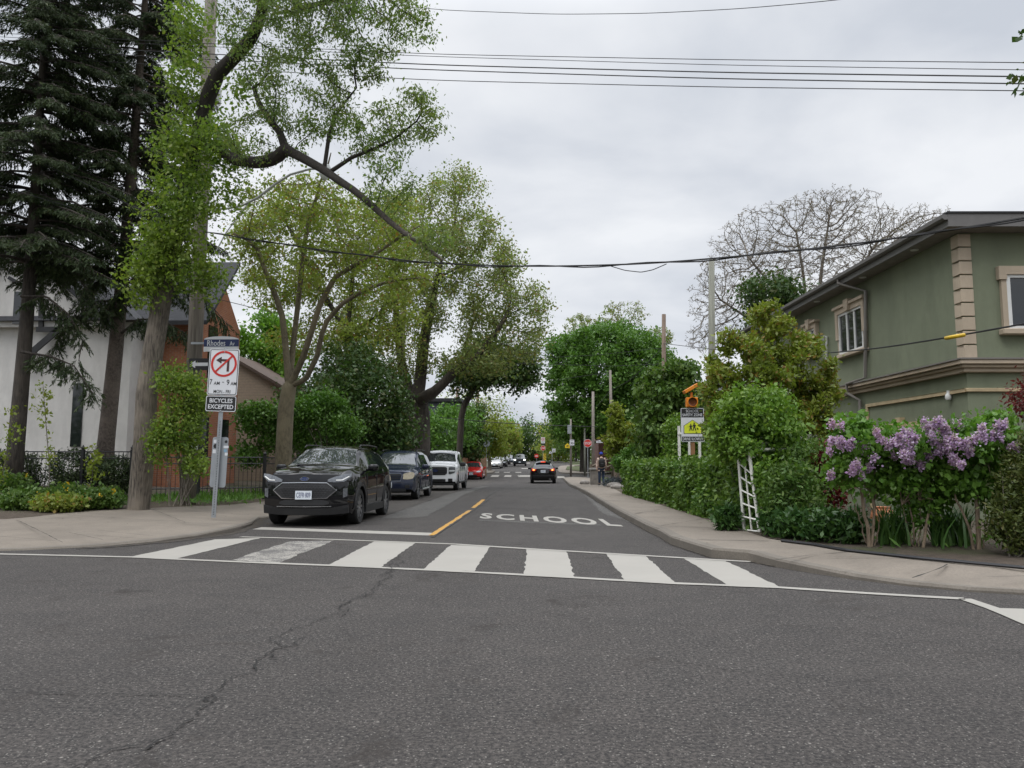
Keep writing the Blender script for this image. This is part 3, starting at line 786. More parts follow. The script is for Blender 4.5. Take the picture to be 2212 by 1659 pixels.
# --- old street tree by the utility pole
g = np.random.default_rng(21)
base = B(300, 1078, 18.6); base.z = .22
T = lambda pts, Y=18.5: [B(x, y, Y if len(q) == 0 else q[0]) for x, y, *q in pts]
limbs = [(None, [base + Vector((0, 0, -.2))] + T([(306,1030,18.6),(312,960),(316,860),(334,740),(358,600),(385,480),(412,360),(436,262)]), .265, .165, 'trunk'),
    ('trunk', T([(447,215,18.4),(470,160,18.2),(510,120,18),(545,80,17.8),(566,30,17.6),(575,-60,17.4),(590,-200,17.2)]), .20, .12, 'up'),
    ('up', T([(640,-260,16.5),(720,-330,16)]), .1, .05, 'up2'),
    (None, T([(436,300,18.4),(470,322,18.1),(506,344,17.8),(545,351,17.5),(580,349,17.3),(604,336,17.1),(617,322,17.0)]), .13, .15, 'side'),
    ('side', T([(655,342,16.8),(696,365,16.5),(735,392,16.2),(769,414,16),(803,444,15.8),(835,473,15.6),(868,500,15.4),(900,520,15.2),(957,562,14.8)]), .115, .035, 'droop'),
    ('side', T([(608,290,17),(585,262,17),(560,225,17.1),(548,190,17.2)]), .09, .05, 'up3'),
    ('up', [B(640, 20, 17), B(720, 0, 16.5), B(800, -30, 16)], .07, .04, 'r1'),
    (None, T([(712,372,16.4),(760,340,16.3),(800,325,16.2),(852,300,16),(900,262,15.9)]), .05, .02, 'r2'),
    (None, T([(700,368,16.5),(706,300,16.5),(730,240,16.6),(770,190,16.6)]), .05, .02, 'r3')]
blobs = [(B(575,60,17), (1.5,1.6,1.2), 1.2), (B(690,40,16.3), (1.7,1.7,1.1), 1.6), (B(800,15,16), (1.3,1.5,.8), 1.1), (B(630,190,17), (1.2,1.3,1.0), 1), (B(760,120,16.5), (1.1,1.2,.6), .7),
    (B(640,-230,16.8), (3.4,3,1.9), 2.2), (B(450,-260,18.5), (2.6,2.6,2), 1.2), (B(800,285,16.2), (1.3,1.2,.45), .7), (B(900,250,16), (.85,1.1,.55), .9), (B(560,300,17.2), (1.1,1.0,.8), .7),
    (B(890,45,15.8), (.7,1,.55), .4), (B(700,240,16.6), (1.0,1,.6), .5), (B(850,390,15.6), (.8,.8,.5), .35), (B(930,520,15), (.5,.6,.5), .25)]
ex = []
for c, r, n in [((405,60,18.4),(.55,.7,1.0),2600), ((395,190,18.3),(.6,.6,1.0),3200), ((400,330,18.2),(.75,.6,.8),3800), ((470,300,18.2),(.4,.5,.6),1400), ((395,430,18.1),(1.05,.7,.75),6000), ((380,520,18.1),(1.0,.6,.6),4200), ((480,330,18),(.55,.5,.7),2200), ((340,590,18.2),(.85,.6,.45),3600), ((455,600,18.6),(.4,.4,.55),1500), ((500,420,18.6),(.4,.4,.5),900), ((520,200,18),(.4,.4,.6),900), ((430,560,18.2),(.4,.4,.6),1300), ((310,640,18.2),(.4,.4,.3),700)]:
    cc = blob(g, max(6, n//110), B(*c), r, .1)
    for q in cc: ex.append(q + g.normal(0, .20, (int(35+60*g.random()), 3))*np.array([1,1,.8]))
EXT = np.vstack(ex)
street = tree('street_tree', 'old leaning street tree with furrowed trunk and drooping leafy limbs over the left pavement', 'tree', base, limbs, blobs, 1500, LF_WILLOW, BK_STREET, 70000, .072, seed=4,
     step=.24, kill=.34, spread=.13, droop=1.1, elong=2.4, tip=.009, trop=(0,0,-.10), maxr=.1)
leaves('trunk_sprouts', EXT, .085, LF_SPROUT, street, g, droop=.3, elong=1.6)
# young growth round its foot
def shrub(name, label, base, blobs, n, size, mat, cat='shrub', group=None, stems=10, stemmat=None, seed=1, shell=.35, elong=1.7, clump=.0, per=40, droop=.2, stem_r=.012, ups=0.):
    g = np.random.default_rng(seed); t = thing(name, label, cat, base, group=group); w = sum(b[2] for b in blobs); C = []
    for c, r, k in ((b[0], b[1], b[2]) for b in blobs):
        m = int(n*k/w)
        if clump:
            cc = blob(g, max(3, m//per), c, r, shell); cc = cc[cc[:, 2] > base[2]-.05]
            C.append(np.repeat(cc, per, 0) + g.normal(0, clump, (len(cc)*per, 3)))
        else: C.append(blob(g, m, c, r, shell))
    C = np.vstack(C); C = C[C[:, 2] > base[2] + .01]
    leaves('foliage', C, size, mat, t, g, elong=elong, droop=droop, updir=ups)
    if stems:
        mb = MB()
        for _ in range(stems):
            c, r, k = blobs[g.integers(len(blobs))][:3]
            e = Vector(tuple(np.array(c) + g.normal(0, .45, 3)*np.array(r))); s = Vector(base) + Vector((g.normal(0, .12), g.normal(0, .12), -.05))
            mid = s.lerp(e, .5) + Vector((g.normal(0, .06), g.normal(0, .06), .05))
            mb.tube([s, mid, e], [stem_r, stem_r*.7, stem_r*.35], 5, cap=False)
        mb.build('stems', stemmat or BK_GREY, t, smooth='all', recalc=False)
    return t
bs = B(385, 1045, 18.2); bs.z = .3
shrub('leafy_shrub', 'loose bright green shrub between the old tree trunk and the wooden pole', bs, [(B(390,920,18.2),(.55,.45,.75),2), (B(385,820,18.2),(.5,.4,.45),1), (B(350,960,18.1),(.3,.3,.5),.6), (B(420,1000,18.2),(.35,.3,.3),.5), (B(420,860,18.2),(.35,.3,.5),.7)], 9000, .075, LF_SPROUT, stems=14, seed=5, clump=.10, per=30)
# --- smooth multi-stemmed tree behind the black car
base = B(612, 1000, 22); base.z = .2
limbs = [(None, [base] + T([(614,960,22),(618,880,22),(625,835,22)], 22), .24, .21, 't'),
  ('t', T([(618,760),(612,690),(596,640),(575,590),(558,540),(530,515),(505,505)], 22), .10, .03, 'a'),
  ('t', T([(632,760),(640,690),(648,620),(656,540),(668,470),(686,420),(690,395)], 22.2), .10, .04, 'b'),
  ('t', T([(652,780,21.8),(672,720,21.6),(690,660,21.4),(722,600,21.2),(770,570,21),(812,548,20.8),(860,515,20.6),(905,488,20.4)]), .10, .025, 'c'),
  ('t', T([(660,820,21.8),(685,770,21.6),(700,700,21.4),(740,655,21.1),(790,625,20.9),(850,605,20.7),(915,600,20.5)]), .09, .025, 'd'),
  ('b', T([(706,370,22),(715,330,22)]), .05, .03, 'b2'),
  ('b', T([(640,400,22.4),(600,395,22.6)]), .03, .02, 'b3')]
blobs = [(B(600,440,22.3), (1.5,1.4,.8), 1.3), (B(690,440,22), (1.2,1.4,1.0), 1.1), (B(540,530,22.5), (.8,1.0,.8), .8), (B(760,480,21.5), (1.3,1.3,.9), 1), (B(860,500,20.8), (1.0,1.2,.7), .6), (B(640,570,22), (1.6,1.4,.9), 1), (B(850,620,21), (1.1,1.2,.5), .6), (B(750,560,21.2), (1.3,1.2,.7), .8), (B(910,600,20.6), (.5,.6,.5), .3)]
tree('multi_stemmed_tree', 'smooth barked multi-stemmed tree rising behind the parked black suv', 'tree', base, limbs, blobs, 1000, LF_OLIVE, BK_OLIVE, 12500, .085, seed=8, step=.24, kill=.34, spread=.15, tip=.012, maxr=.07)
# --- large spreading tree further along on the left
base = B(903, 990, 38); base.z = .25
limbs = [(None, [base] + T([(903,960),(903,905),(900,868)], 38), .62, .55, 't'),
  ('t', T([(880,830),(862,760),(858,690),(850,620)], 38.5), .34, .14, 'a'),
  ('t', T([(908,820),(915,740),(930,660),(950,580)], 38), .34, .12, 'b'),
  ('t', T([(940,845),(985,800),(1030,770),(1070,720),(1095,680)], 36.5), .34, .10, 'c'),
  ('t', T([(935,858),(960,825),(1000,770),(1020,700)], 39), .22, .08, 'd'),
  ('t', T([(870,840),(830,800),(790,760),(760,700)], 37), .25, .08, 'e')]
blobs = [(B(900,600,38), (3.0,3.2,2.8), 1.2), (B(960,480,38.5), (2.4,2.6,2.4), 1.1), (B(1020,540,37.5), (2.2,2.6,2.2), 1.0), (B(1085,640,37), (2.1,2.4,2.4), 1.1), (B(1140,700,36.5), (1.1,1.8,2.1), .8), (B(1060,760,36.5),(2.0,2,1.4),.7), (B(870,760,38),(2.2,2.4,1.6),.8), (B(980,660,38), (3.0,3.,2.2), 1.1), (B(800,680,38), (2.4,2.6,1.8), .8), (B(990,400,39), (1.4,1.6,1.0), .5), (B(890,480,38), (1.8,2.2,1.8), .7), (B(1060,560,37.5), (1.6,2,1.8), .6), (B(1040,780,36.5), (1.8,2.,.9), .5)]
tree('spreading_tree', 'big spreading tree with thick dark trunk behind the dark blue suv', 'tree', base, limbs, blobs, 1400, LF_GREYG, BK_DARK, 56000, .115, seed=9, step=.42, kill=.6, spread=.30, tip=.014, maxr=.16, thin=.035)
# darker maple just beyond it
base = B(990, 985, 47); base.z = .25
limbs = [(None, [base] + T([(992,930),(1000,880),(1030,830),(1065,800)], 47), .2, .12, 't'), ('t', T([(1100,790),(1130,780)], 46), .14, .08, 'a')]
tree('dark_maple', 'dark leaved maple with low hanging boughs over the road beyond the spreading tree', 'tree', base, limbs, [(B(1110,790,45.5), (1.9,1.8,1.5), 1.4), (B(1140,830,45), (.85,1.2,.6), .5), (B(1040,760,46), (1.5,2,1.3), .8), (B(1060,830,46), (.9,1,.4), .3), (B(990,800,47),(1.5,1.5,.8), .5)], 300, LF_DARK, BK_DARK, 12000, .2, seed=10, step=.5, kill=.8, spread=.4, tip=.012, thin=.04)
# airy canopy filling the view behind the multi-stemmed tree
base = B(760, 1000, 33); base.z = .3
tree('street_tree', 'tall airy olive green tree standing behind the multi-stemmed tree and the dense thicket', 'tree', base, [(None, [base] + T([(762,900),(758,800),(750,720)], 33), .24, .18, 't'), ('t', T([(690,620),(640,520),(600,450)], 33), .12, .05, 'a'), ('t', T([(760,620),(770,520)], 33), .12, .05, 'b'), ('t', T([(820,680),(850,620)], 33), .1, .05, 'c')],
   [(B(560,500,33.5),(1.3,1.6,1.3),.8), (B(640,450,33),(1.7,1.8,1.3),1.1), (B(740,480,33),(1.8,1.8,1.4),1.1), (B(690,600,33),(2.1,1.8,1.5),1.2), (B(800,600,33),(1.6,1.8,1.5),1), (B(600,640,33.5),(1.4,1.6,1.2),.7), (B(760,730,32.5),(2.0,1.8,1.2),1), (B(860,700,32.5),(1.2,1.5,1.3),.7), (B(650,740,33),(1.6,1.6,.9),.7), (B(850,560,33),(1.5,1.6,1.5),1), (B(850,460,33.5),(1.3,1.5,1.2),.8), (B(560,600,33.5),(1.0,1.3,1.0),.4)], 1000, LF_OLIVE, BK_DARK, 40000, .11, 'street trees on the left', seed=19, step=.4, kill=.55, spread=.27, tip=.011, thin=.03, maxr=.1)
# bright maple behind the brick house
base = B(575, 1000, 42); base.z = .4
tree('bright_maple', 'fresh bright green maple behind the brick house gable', 'tree', base, [(None, [base] + T([(575,930),(575,850)], 42), .25, .18, 't')], [(B(565,740,42), (1.5,2,1.8), 1.3), (B(605,780,42), (1.2,1.8,1.5), 1), (B(560,830,42), (1.2,1.5,1.2), .7), (B(600,700,42.5),(.9,1.2,1),.5)], 220, LF_BRIGHT, BK_GREY, 13000, .19, seed=12, step=.45, kill=.7, spread=.36, thin=.04)
# dense dark undergrowth behind the cars
bs = B(690, 1000, 29); bs.z = .3
shrub('dense_shrub', 'dense dark green shrub thicket behind the parked suvs', bs, [(B(700,900,29),(1.9,1.3,1.6),1.4), (B(800,880,30),(1.6,1.4,1.7),1.1), (B(760,800,31),(1.5,1.4,1.1),.8), (B(850,930,30),(.9,1,1.2),.5)], 26000, .14, LF_DARK, stems=16, seed=13, clump=.22, per=45, stem_r=.03)
bs = B(720, 1000, 25); bs.z = .3
shrub('spreading_shrub', 'bright layered shrub with feathery leaves over the iron fence behind the black suv', bs, [(B(560,905,25),(.75,.6,.55),1.1), (B(650,890,25),(.9,.7,.45),1.1), (B(740,925,25.2),(.75,.6,.35),.8), (B(700,870,25.4),(.8,.6,.35),.7), (B(545,980,25),(.5,.5,.4),.4), (B(620,950,25.2),(.9,.6,.45),.8)], 17000, .10, LF_MAPLE, stems=18, seed=14, clump=.13, per=40, ups=.7)
# --- trees beyond, left of the road
def simple(name, label, px, D, blobs, mat, bark, natt, nleaf, ls, seed, group=None, r=.22, zb=.2, ytop=None, **kw):
    base = B(px, 990, D); base.z = zg(D) + zb; kw.setdefault('spread', .45); kw.setdefault('tip', .014)
    yt = ytop or (max(b[0][1] for b in blobs))
    t1 = B(px, yt, D)
    BB = [(B(b[0][0], b[0][1], D + (b[0][2] if len(b[0]) > 2 else 0)), b[1], b[2]) for b in blobs]
    return tree(name, label, 'tree', base, [(None, [base, base.lerp(t1, .5) + Vector((random.gauss(0,.1), 0, 0)), t1], r, r*.7, 't')], BB, natt, mat, bark, nleaf, ls, group, kw.pop('step', .6), kw.pop('kill', .9), thin=kw.pop('thin', .05), seed=seed, **kw)
GL = 'trees along the left side of the road'
simple('leafy_tree', 'mid green tree on the left behind the one-way arrow sign', 930, 58, [((930,930),(2.2,2.2,2.0),1), ((985,920,4),(2.2,2.5,2.4),1), ((880,940,2),(2,2,1.8),.7)], LF_MAPLE, BK_DARK, 220, 9000, .22, 31, GL)
simple('conifer_like_tree', 'tall dense dark green tree beside the far left utility pole with signs', 1015, 66, [((1015,940),(1.7,1.7,2.6),1.3), ((1000,960,1),(1.9,1.9,1.5),.8), ((1030,905),(1.0,1.0,1.4),.4)], LF_DARK, BK_DARK, 200, 9000, .22, 32, GL)
simple('yellow_green_tree', 'yellow green tree left of the road behind the backs of the stop signs', 1058, 84, [((1055,940),(1.8,1.8,2.4),1), ((1062,965,1),(1.9,1.8,1.4),.8), ((1070,918),(1.0,1,1.2),.4)], LF_YG, BK_GREY, 160, 7000, .22, 33, GL)
simple('bronze_tree', 'bronze green tree in the middle distance left of the oncoming grey car', 1088, 112, [((1085,945),(3.0,2.5,2.6),1), ((1100,965,2),(2.3,2.3,1.6),.7), ((1105,925,1),(1.4,1.5,1.3),.4)], LF_OLIVE, BK_DARK, 160, 6000, .3, 34, GL)
simple('thin_tree', 'thin leaved pale tree high above the left pavement beyond the dark maple', 1010, 75, [((1010,880),(2.5,2.5,2.2),1), ((960,890,3),(2.2,2,2),.7), ((1060,890,6),(2.2,2,2),.8)], LF_YG, BK_GREY, 260, 2600, .2, 35, GL, ytop=930, spread=.5)
GF = 'trees closing the far end of the street'
for i, (px, D, w, h, py, mt, lab, ls) in enumerate([(1040, 165, 6, 4.2, 940, LF_MID, 'broad mid green tree at the end of the street above the far parked cars', .4), (1110, 172, 6, 4.0, 935, LF_BRIGHT, 'light green tree at the end of the street above the oncoming grey car', .4),
    (1160, 168, 5.5, 4.6, 940, LF_DARK, 'dark tree at the end of the street behind the no-turn sign', .4), (1205, 150, 5.0, 4.2, 945, LF_OLIVE, 'olive tree at the far right bend of the street behind the burgundy maple', .36), (1245, 140, 5, 4.6, 935, LF_MID, 'mid green tree behind the far speed limit sign on the right', .36)]):
    simple('distant_tree', lab, px, D, [((px,py),(w,4,h),1), ((px-12,py+22,2),(w*.8,4,h*.6),.7), ((px+14,py+15,1),(w*.7,4,h*.7),.6)], mt, BK_DARK, 150, 5200, ls, 40+i, GF, spread=.8, step=.9, kill=1.3, tip=.02, thin=.08)
# --- right side: the round maple and the pale bare trees behind it
base = B(1262, 990, 75); base.z = zg(75)+.3
tree('round_maple', 'very large round dense green maple on the right above the stop sign', 'tree', base, [(None, [base] + T([(1262,950),(1275,900),(1300,840)], 75), .5, .35, 't'), ('t', T([(1240,800),(1230,760)], 75), .25, .15, 'a'), ('t', T([(1350,790),(1390,770)], 75), .25, .15, 'b')],
   [(B(1310,800,75),(5.6,5,4.3),2.4,.75), (B(1235,850,74.5),(2.6,3.2,4.0),1.3,.7), (B(1405,810,75),(3.2,3.4,3.4),1.1,.7), (B(1335,735,75),(3.6,3,2.0),1,.7), (B(1235,765,75),(2.2,2.6,2.2),.8,.7), (B(1320,895,74),(4.8,4,2.2),1.1,.6), (B(1300,810,72),(3.6,2.5,3.2),1.2,.2), (B(1300,740,73),(4.2,3,2.0),.9,.5), (B(1215,920,74),(1.5,2,1.6),.5,.6)], 1150, LF_MAPLE, BK_DARK, 64000, .26, seed=51, step=.6, kill=.8, spread=.42, tip=.014, thin=.05, infl=4)
GB = 'bare budding trees behind the round maple'
for i, (px, D, bl, lab) in enumerate([(1260, 98, [((1255,705),(2.6,2.4,1.8),1)], 'small pale budding tree top showing left above the round maple'), (1345, 100, [((1350,680),(3.6,3,2.1),1.4), ((1310,690,2),(2,2,1.4),.6)], 'pale budding tree top showing over the middle of the round maple'), (1425, 96, [((1425,730),(2.0,2,1.5),1)], 'pale budding tree top right of the round maple beside a pole')]):
    simple('budding_tree', lab, px, D, bl, LF_GREYG, BK_GREY, 230, 1500, .22, 60+i, GB, ytop=760, step=.45, kill=.6, spread=.18, tip=.02)
# --- big bare tree behind the green house
base = B(1760, 980, 40); base.z = .2
limbs = [(None, [base] + T([(1760,860),(1755,740)], 40), .3, .22, 't')]
for i, pts in enumerate([[(1720,690),(1670,620),(1620,560)], [(1745,680),(1735,590),(1720,500)], [(1765,680),(1775,580),(1790,480)], [(1790,690),(1840,610),(1890,530)], [(1700,720),(1620,690),(1560,650)], [(1800,720),(1870,660),(1950,580)]]):
    limbs.append(('t', T(pts, 39 + i*.5), .13, .05, 'l%d' % i))
blobs = [(B(1740,510,40), (5.0,3.6,2.0), 1.6, .1), (B(1620,580,40), (2.8,3,2.4), 1.0, .1), (B(1870,520,40), (3.2,3,1.9), 1.2, .1), (B(1560,650,40), (1.9,2.4,2.0), .7, .1), (B(1520,730,40), (1.0,1.4,1.0), .35, .1), (B(1960,500,40), (1.5,2,1.3), .45, .1), (B(1740,600,40), (4.5,3.5,1.8), .9, .1), (B(1800,440,40), (2.6,2,.7), .6, .1), (B(1990,490,40), (1.2,2,1.1), .4, .1)]
tree('bare_tree', 'wide bare tree with budding twigs rising behind the green house', 'tree', base, limbs, blobs, 9500, LF_BUD, BK_GREY, 26000, .07, seed=70, step=.25, kill=.23, spread=.05, tip=.010, thin=.0105, maxr=.10, pw=2.75, trop=(0,0,.22), maxn=48000, elong=2.6)
bs = B(1680, 800, 37); bs.z = .2
shrub('ivy_clad_tree', 'dark ivy clad tree mass between the magnolia top and the green house roof', bs, [(B(1660,640,37),(1.4,1.3,1.0),1), (B(1710,650,37),(1.0,1,.9),.7), (B(1670,720,37),(1.4,1.3,1.3),1)], 9000, .16, LF_DARK, 'tree', stems=6, seed=71, clump=.25, per=40, stem_r=.09)
# --- trees between the pavement and the driveway on the right
base = B(1455, 1000, 37); base.z = .2
tree('broadleaf_tree', 'round mid green broadleaf tree with big leaves left of the flashing school sign', 'tree', base, [(None, [base] + T([(1452,950),(1450,880)], 37), .14, .1, 't')],
   [(B(1440,860,37),(1.5,1.4,1.5),1.4,.6), (B(1405,920,36.5),(.9,1,1.3),.9,.6), (B(1470,810,37),(1.0,1.1,.7),.7,.6), (B(1495,900,37.5),(1.1,1.1,1.7),.9,.6), (B(1430,960,36.6),(1.0,1,.7),.6,.6)], 330, LF_MID, BK_GREY, 15000, .2, seed=80, step=.35, kill=.5, spread=.25, thin=.03, droop=.8)
base = B(1335, 1030, 42); base.z = zg(42)+.2
tree('yellow_green_sapling', 'young yellow green maple by the wooden pole beside the walking person', 'tree', base, [(None, [base] + T([(1335,960),(1335,900)], 42), .05, .03, 't')],
   [(B(1330,900,42),(.6,.6,1.0),1), (B(1355,940,42),(.9,.8,.9),1), (B(1320,960,42),(.6,.6,.7),.7), (B(1375,960,42.5),(.6,.6,.6),.5)], 150, LF_YG, BK_GREY, 3800, .17, seed=81, step=.25, kill=.4, spread=.16, thin=.02)
bs = B(1365, 1010, 38); bs.z = zg(38)+.15
shrub('low_shrub', 'low bright shrub above the near hedge end left of the parked grey car', bs, [(B(1375,985,38),(.7,.6,.45),1), (B(1345,1000,39),(.5,.5,.35),.6)], 3500, .13, LF_MAPLE, seed=82, clump=.12, per=25)
bs = B(1480, 1000, 24); bs.z = .15
shrub('climbing_shrub', 'green climber on a white trellis post behind the hedge beneath the school sign', bs, [(B(1475,930,24),(.55,.5,.45),1), (B(1500,980,24),(.6,.5,.5),1), (B(1460,985,24),(.45,.4,.5),.6)], 6000, .09, LF_VINE, seed=83, clump=.12, per=30)
# --- magnolia and the vine arch
base = B(1680, 1100, 15.6); base.z = .17
limbs = [(None, [base] + T([(1675,1000),(1668,900),(1665,800),(1662,720)], 15.6), .06, .03, 't'), ('t', T([(1662,670),(1660,645)], 15.6), .03, .015, 'top')]
for i, (a, b_, z) in enumerate([((1600,860),(1545,800),0), ((1730,860),(1790,820),.1), ((1620,760),(1575,720),-.2), ((1715,760),(1765,735),.2), ((1700,900),(1780,890),-.3), ((1610,930),(1550,900),-.3), ((1660,820),(1650,760),-.6)]):
    limbs.append((None, [B(1668, a[1]+50, 15.6), B(*a, 15.6+z), B(*b_, 15.6+z*1.6)], .025, .01, 'm%d' % i))
blobs = [(B(1665,720,15.6),(.5,.5,.55),1), (B(1610,780,15.5),(.6,.6,.5),1), (B(1720,780,15.6),(.6,.6,.55),1.1), (B(1560,850,15.3),(.45,.5,.5),.8), (B(1660,840,15.4),(.8,.7,.5),1.2), (B(1760,860,15.6),(.5,.5,.45),.9), (B(1780,900,15.6),(.35,.45,.5),.6), (B(1700,930,15.4),(.6,.6,.5),.9), (B(1590,920,15.4),(.6,.5,.5),.8), (B(1640,700,15.6),(.25,.3,.35),.4), (B(1760,960,15.4),(.35,.4,.4),.5)]
blobs = [(c, tuple(1.22*q for q in r), w) for c, r, w in blobs]
tree('magnolia_tree', 'bushy olive green tree with reddish new leaves at the corner of the green house', 'tree', base, limbs, blobs, 560, LF_MAGN, BK_GREY, 34000, .080, seed=90, step=.16, kill=.24, infl=1.5, spread=.085, tip=.004, thin=.012, droop=-.3, elong=2.0, maxr=.03)
LA = B(1640, 1140, 14.0); LA.z = .16
shrub('garden_vine', 'bright green vine grown thickly over the white garden arch', LA, [(B(1630,890,13.6),(.75,.7,.42),2.0), (B(1572,925,13.5),(.28,.45,.4),.8), (B(1690,960,13.6),(.42,.6,.6),1.3), (B(1695,1050,13.6),(.3,.5,.5),.8), (B(1565,965,13.8),(.2,.4,.3),.35), (B(1660,930,13.4),(.5,.5,.35),.8), (B(1610,965,13.1),(.25,.2,.14),.35), (B(1655,1040,13.0),(.14,.2,.4),.5)], 17000, .07, LF_VINE, 'vine', stems=5, seed=91, clump=.075, per=28, droop=.4, shell=.2)
# --- clipped hedges along the right pavement
def hedge(label, a, b_, w, h, n, seed, mat, ls):
    g = np.random.default_rng(seed); a = Vector(a); b_ = Vector(b_); t = thing('clipped_hedge', label, 'hedge', a, group='clipped hedges along the right pavement')
    d = (b_-a); Ln = d.length; d.normalize(); s = Vector((-d.y, d.x, 0)); s = s if s.x > 0 else -s
    u = g.random(n)*Ln; f = g.random(n); q = g.random(n)
    hh = h*(1 + .05*np.sin(u*2.3+seed) + .04*np.sin(u*5.1))
    v = np.where(f < .5, np.abs(g.normal(0, .05, n)), np.where(f < .9, w*q, w*(1-np.abs(g.normal(0, .06, n)))))
    z = np.where(f < .5, hh*q, np.where(f < .9, hh - np.abs(g.normal(0, .06, n)), hh*q))
    v = v + .05*np.sin(u*3+z*4) + .03*np.sin(u*7.7)
    ends = g.random(n) < .12; u = np.where(ends, np.where(g.random(n) < .5, 0, Ln) + g.normal(0, .05, n), u); v = np.where(ends, w*g.random(n), v); z = np.where(ends, hh*g.random(n), z)
    P = np.array(a)[None] + np.array(d)[None]*u[:, None] + np.array(s)[None]*v[:, None]; st = g.random(n) < .06; v_ = np.where(st, np.abs(g.normal(0, .09, n)), 0); P += np.array(s)[None]*(-v_*(v < w*.5))[:, None]; z = z + np.where(st & (z > h*.85), v_*1.3, 0)
    P[:, 2] = np.array([zg(y) for y in P[:, 1]]) + .14 + z
    leaves('foliage', P, ls, mat, t, g, elong=1.9, droop=.5)
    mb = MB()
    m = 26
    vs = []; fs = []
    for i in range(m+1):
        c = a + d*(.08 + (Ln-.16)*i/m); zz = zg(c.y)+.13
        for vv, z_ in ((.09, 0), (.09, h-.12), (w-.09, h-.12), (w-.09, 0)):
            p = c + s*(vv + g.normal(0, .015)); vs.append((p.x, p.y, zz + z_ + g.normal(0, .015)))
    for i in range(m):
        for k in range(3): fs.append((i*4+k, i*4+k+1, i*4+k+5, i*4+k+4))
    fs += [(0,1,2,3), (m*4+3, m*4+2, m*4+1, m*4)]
    mb.add(vs, fs); mb.build('dark_core', HEDGE_IN, t, recalc=False)  # one solid dark box filling the hedge behind its leaves
    return t
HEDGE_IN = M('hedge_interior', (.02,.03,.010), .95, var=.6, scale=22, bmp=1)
h1a = gnd(1612, 1147, .14); h1b = gnd(1436, 1093, .14); h2a = gnd(1424, 1089, .14); h2b = gnd(1343, 1066, .14)
hedge('longer clipped green hedge nearest the white garden arch', (h1a.x+.05, h1a.y+.1, 0), (h1b.x+.05, h1b.y, 0), .8, 1.13, 26000, 3, LF_HEDGE, .085)
hedge('shorter clipped green hedge nearest the walking person', (h2a.x+.05, h2a.y+.15, 0), (h2b.x+.05, h2b.y, 0), .8, 1.12, 13000, 4, LF_HEDGE, .10)
# --- garden in front of the green house
bs = B(1720, 1130, 12.6); bs.z = .17
shrub('garden_shrub', 'dark feathery shrub between the garden arch and the lilacs', bs, [(B(1710,1050,12.6),(.42,.4,.42),1.2), (B(1750,1010,13),(.35,.4,.45),.8), (B(1680,1090,12.5),(.3,.3,.25),.5), (B(1745,1090,12.4),(.35,.3,.25),.6)], 8000, .065, LF_MID, seed=100, clump=.07, per=25, elong=2.4)
bs = B(1790, 1080, 13); bs.z = .17
shrub('burgundy_shrub', 'small burgundy leaved shrub behind the leftmost lilac', bs, [(B(1790,1000,13),(.22,.25,.3),1), (B(1800,1060,13),(.2,.2,.3),.8)], 2200, .06, LF_RED, seed=101, clump=.06, per=20)
GP = 'low peony clumps along the garden edge'
for i, (px, py, D, rx, rz, lab) in enumerate([(1572, 1128, 13.4, .2, .2, 'small round peony clump at the foot of the hedge'), (1682, 1142, 12.4, .27, .22, 'glossy peony clump right beside the white arch foot'), (1720, 1148, 12.0, .28, .22, 'glossy peony clump in front of the dark feathery shrub'), (1785, 1158, 11.6, .3, .25, 'glossy peony clump just left of the first lilac stems'), (1835, 1160, 11.4, .28, .24, 'glossy peony clump touching the first lilac stems')]):
    bs = B(px, py+30, D); bs.z = .16
    shrub('peony_plant', lab, bs, [(bs + Vector((0, 0, .17)), (rx, rx, rz), 1)], 1500, .095, LF_PEONY, 'plant', GP, 8, seed=110+i, clump=.045, per=9, elong=2.6, droop=-.1, stem_r=.006, ups=.3)
# lilacs: bare stems, leafy heads, trusses of bloom
BLM = lambda g, c: c + g.normal(0, 1, (int(90+80*g.random()), 3))*np.array([.023, .023, .033])*g.uniform(.75, 1.15)
def lilac(label, px, D, stems, blobs, blooms, n, seed):
    g = np.random.default_rng(seed); base = B(px, 1190, D); base.z = .18; t = thing('lilac_bush', label, 'shrub', base, group='lilac bushes along the garden edge')
    mb = MB()
    for pts, r in stems:
        P = [B(x, y, D + dy) for x, y, dy in pts]; P[0].z = .14
        P = [Vector(tuple(q)) for q in resample(P, 12)]; P = [p + Vector((g.normal(0, .008), g.normal(0, .008), 0)) for p in P]
        mb.tube(P, [r*(1-.55*i/11) for i in range(12)], 7, cap=False)
    for c, r, k in blobs:
        for _ in range(6):
            e = np.array(c) + g.normal(0, .4, 3)*np.array(r); s = B(*stems[g.integers(len(stems))][0][-1][:2], D)
            mb.tube([s, s.lerp(Vector(tuple(e)), .5)+Vector((0, 0, .03)), Vector(tuple(e))], [.008, .006, .003], 4, cap=False)
    mb.build('stems', BK_LILAC, t, smooth='all', recalc=False)
    w = sum(b[2] for b in blobs); C = []
    for c, r, k in blobs:
        cc = blob(g, max(3, int(n*1.15*k/w/14)), c, tuple(1.1*q for q in r), .2); C.append(np.repeat(cc, 14, 0) + g.normal(0, .06, (len(cc)*14, 3)))
    leaves('foliage', np.vstack(C), .068, LF_LILAC, t, g, elong=1.35, droop=.8)
    for bx_, by_, k in blooms + [(x+g.normal(0, 16), y+g.normal(-2, 10), 1) for x, y, k in blooms[::2]]:
        c = np.array(B(bx_+g.normal(0, 5), by_+g.normal(0, 5), D - .34 + g.normal(0, .13))); Q = np.vstack([BLM(g, c + g.normal(0, 1, 3)*np.array([.055, .04, .055])*(j > 0)) for j in range(k)])
        leaves('blossoms', Q, .032, BLOOM, t, g, elong=1.1, jit=.2)
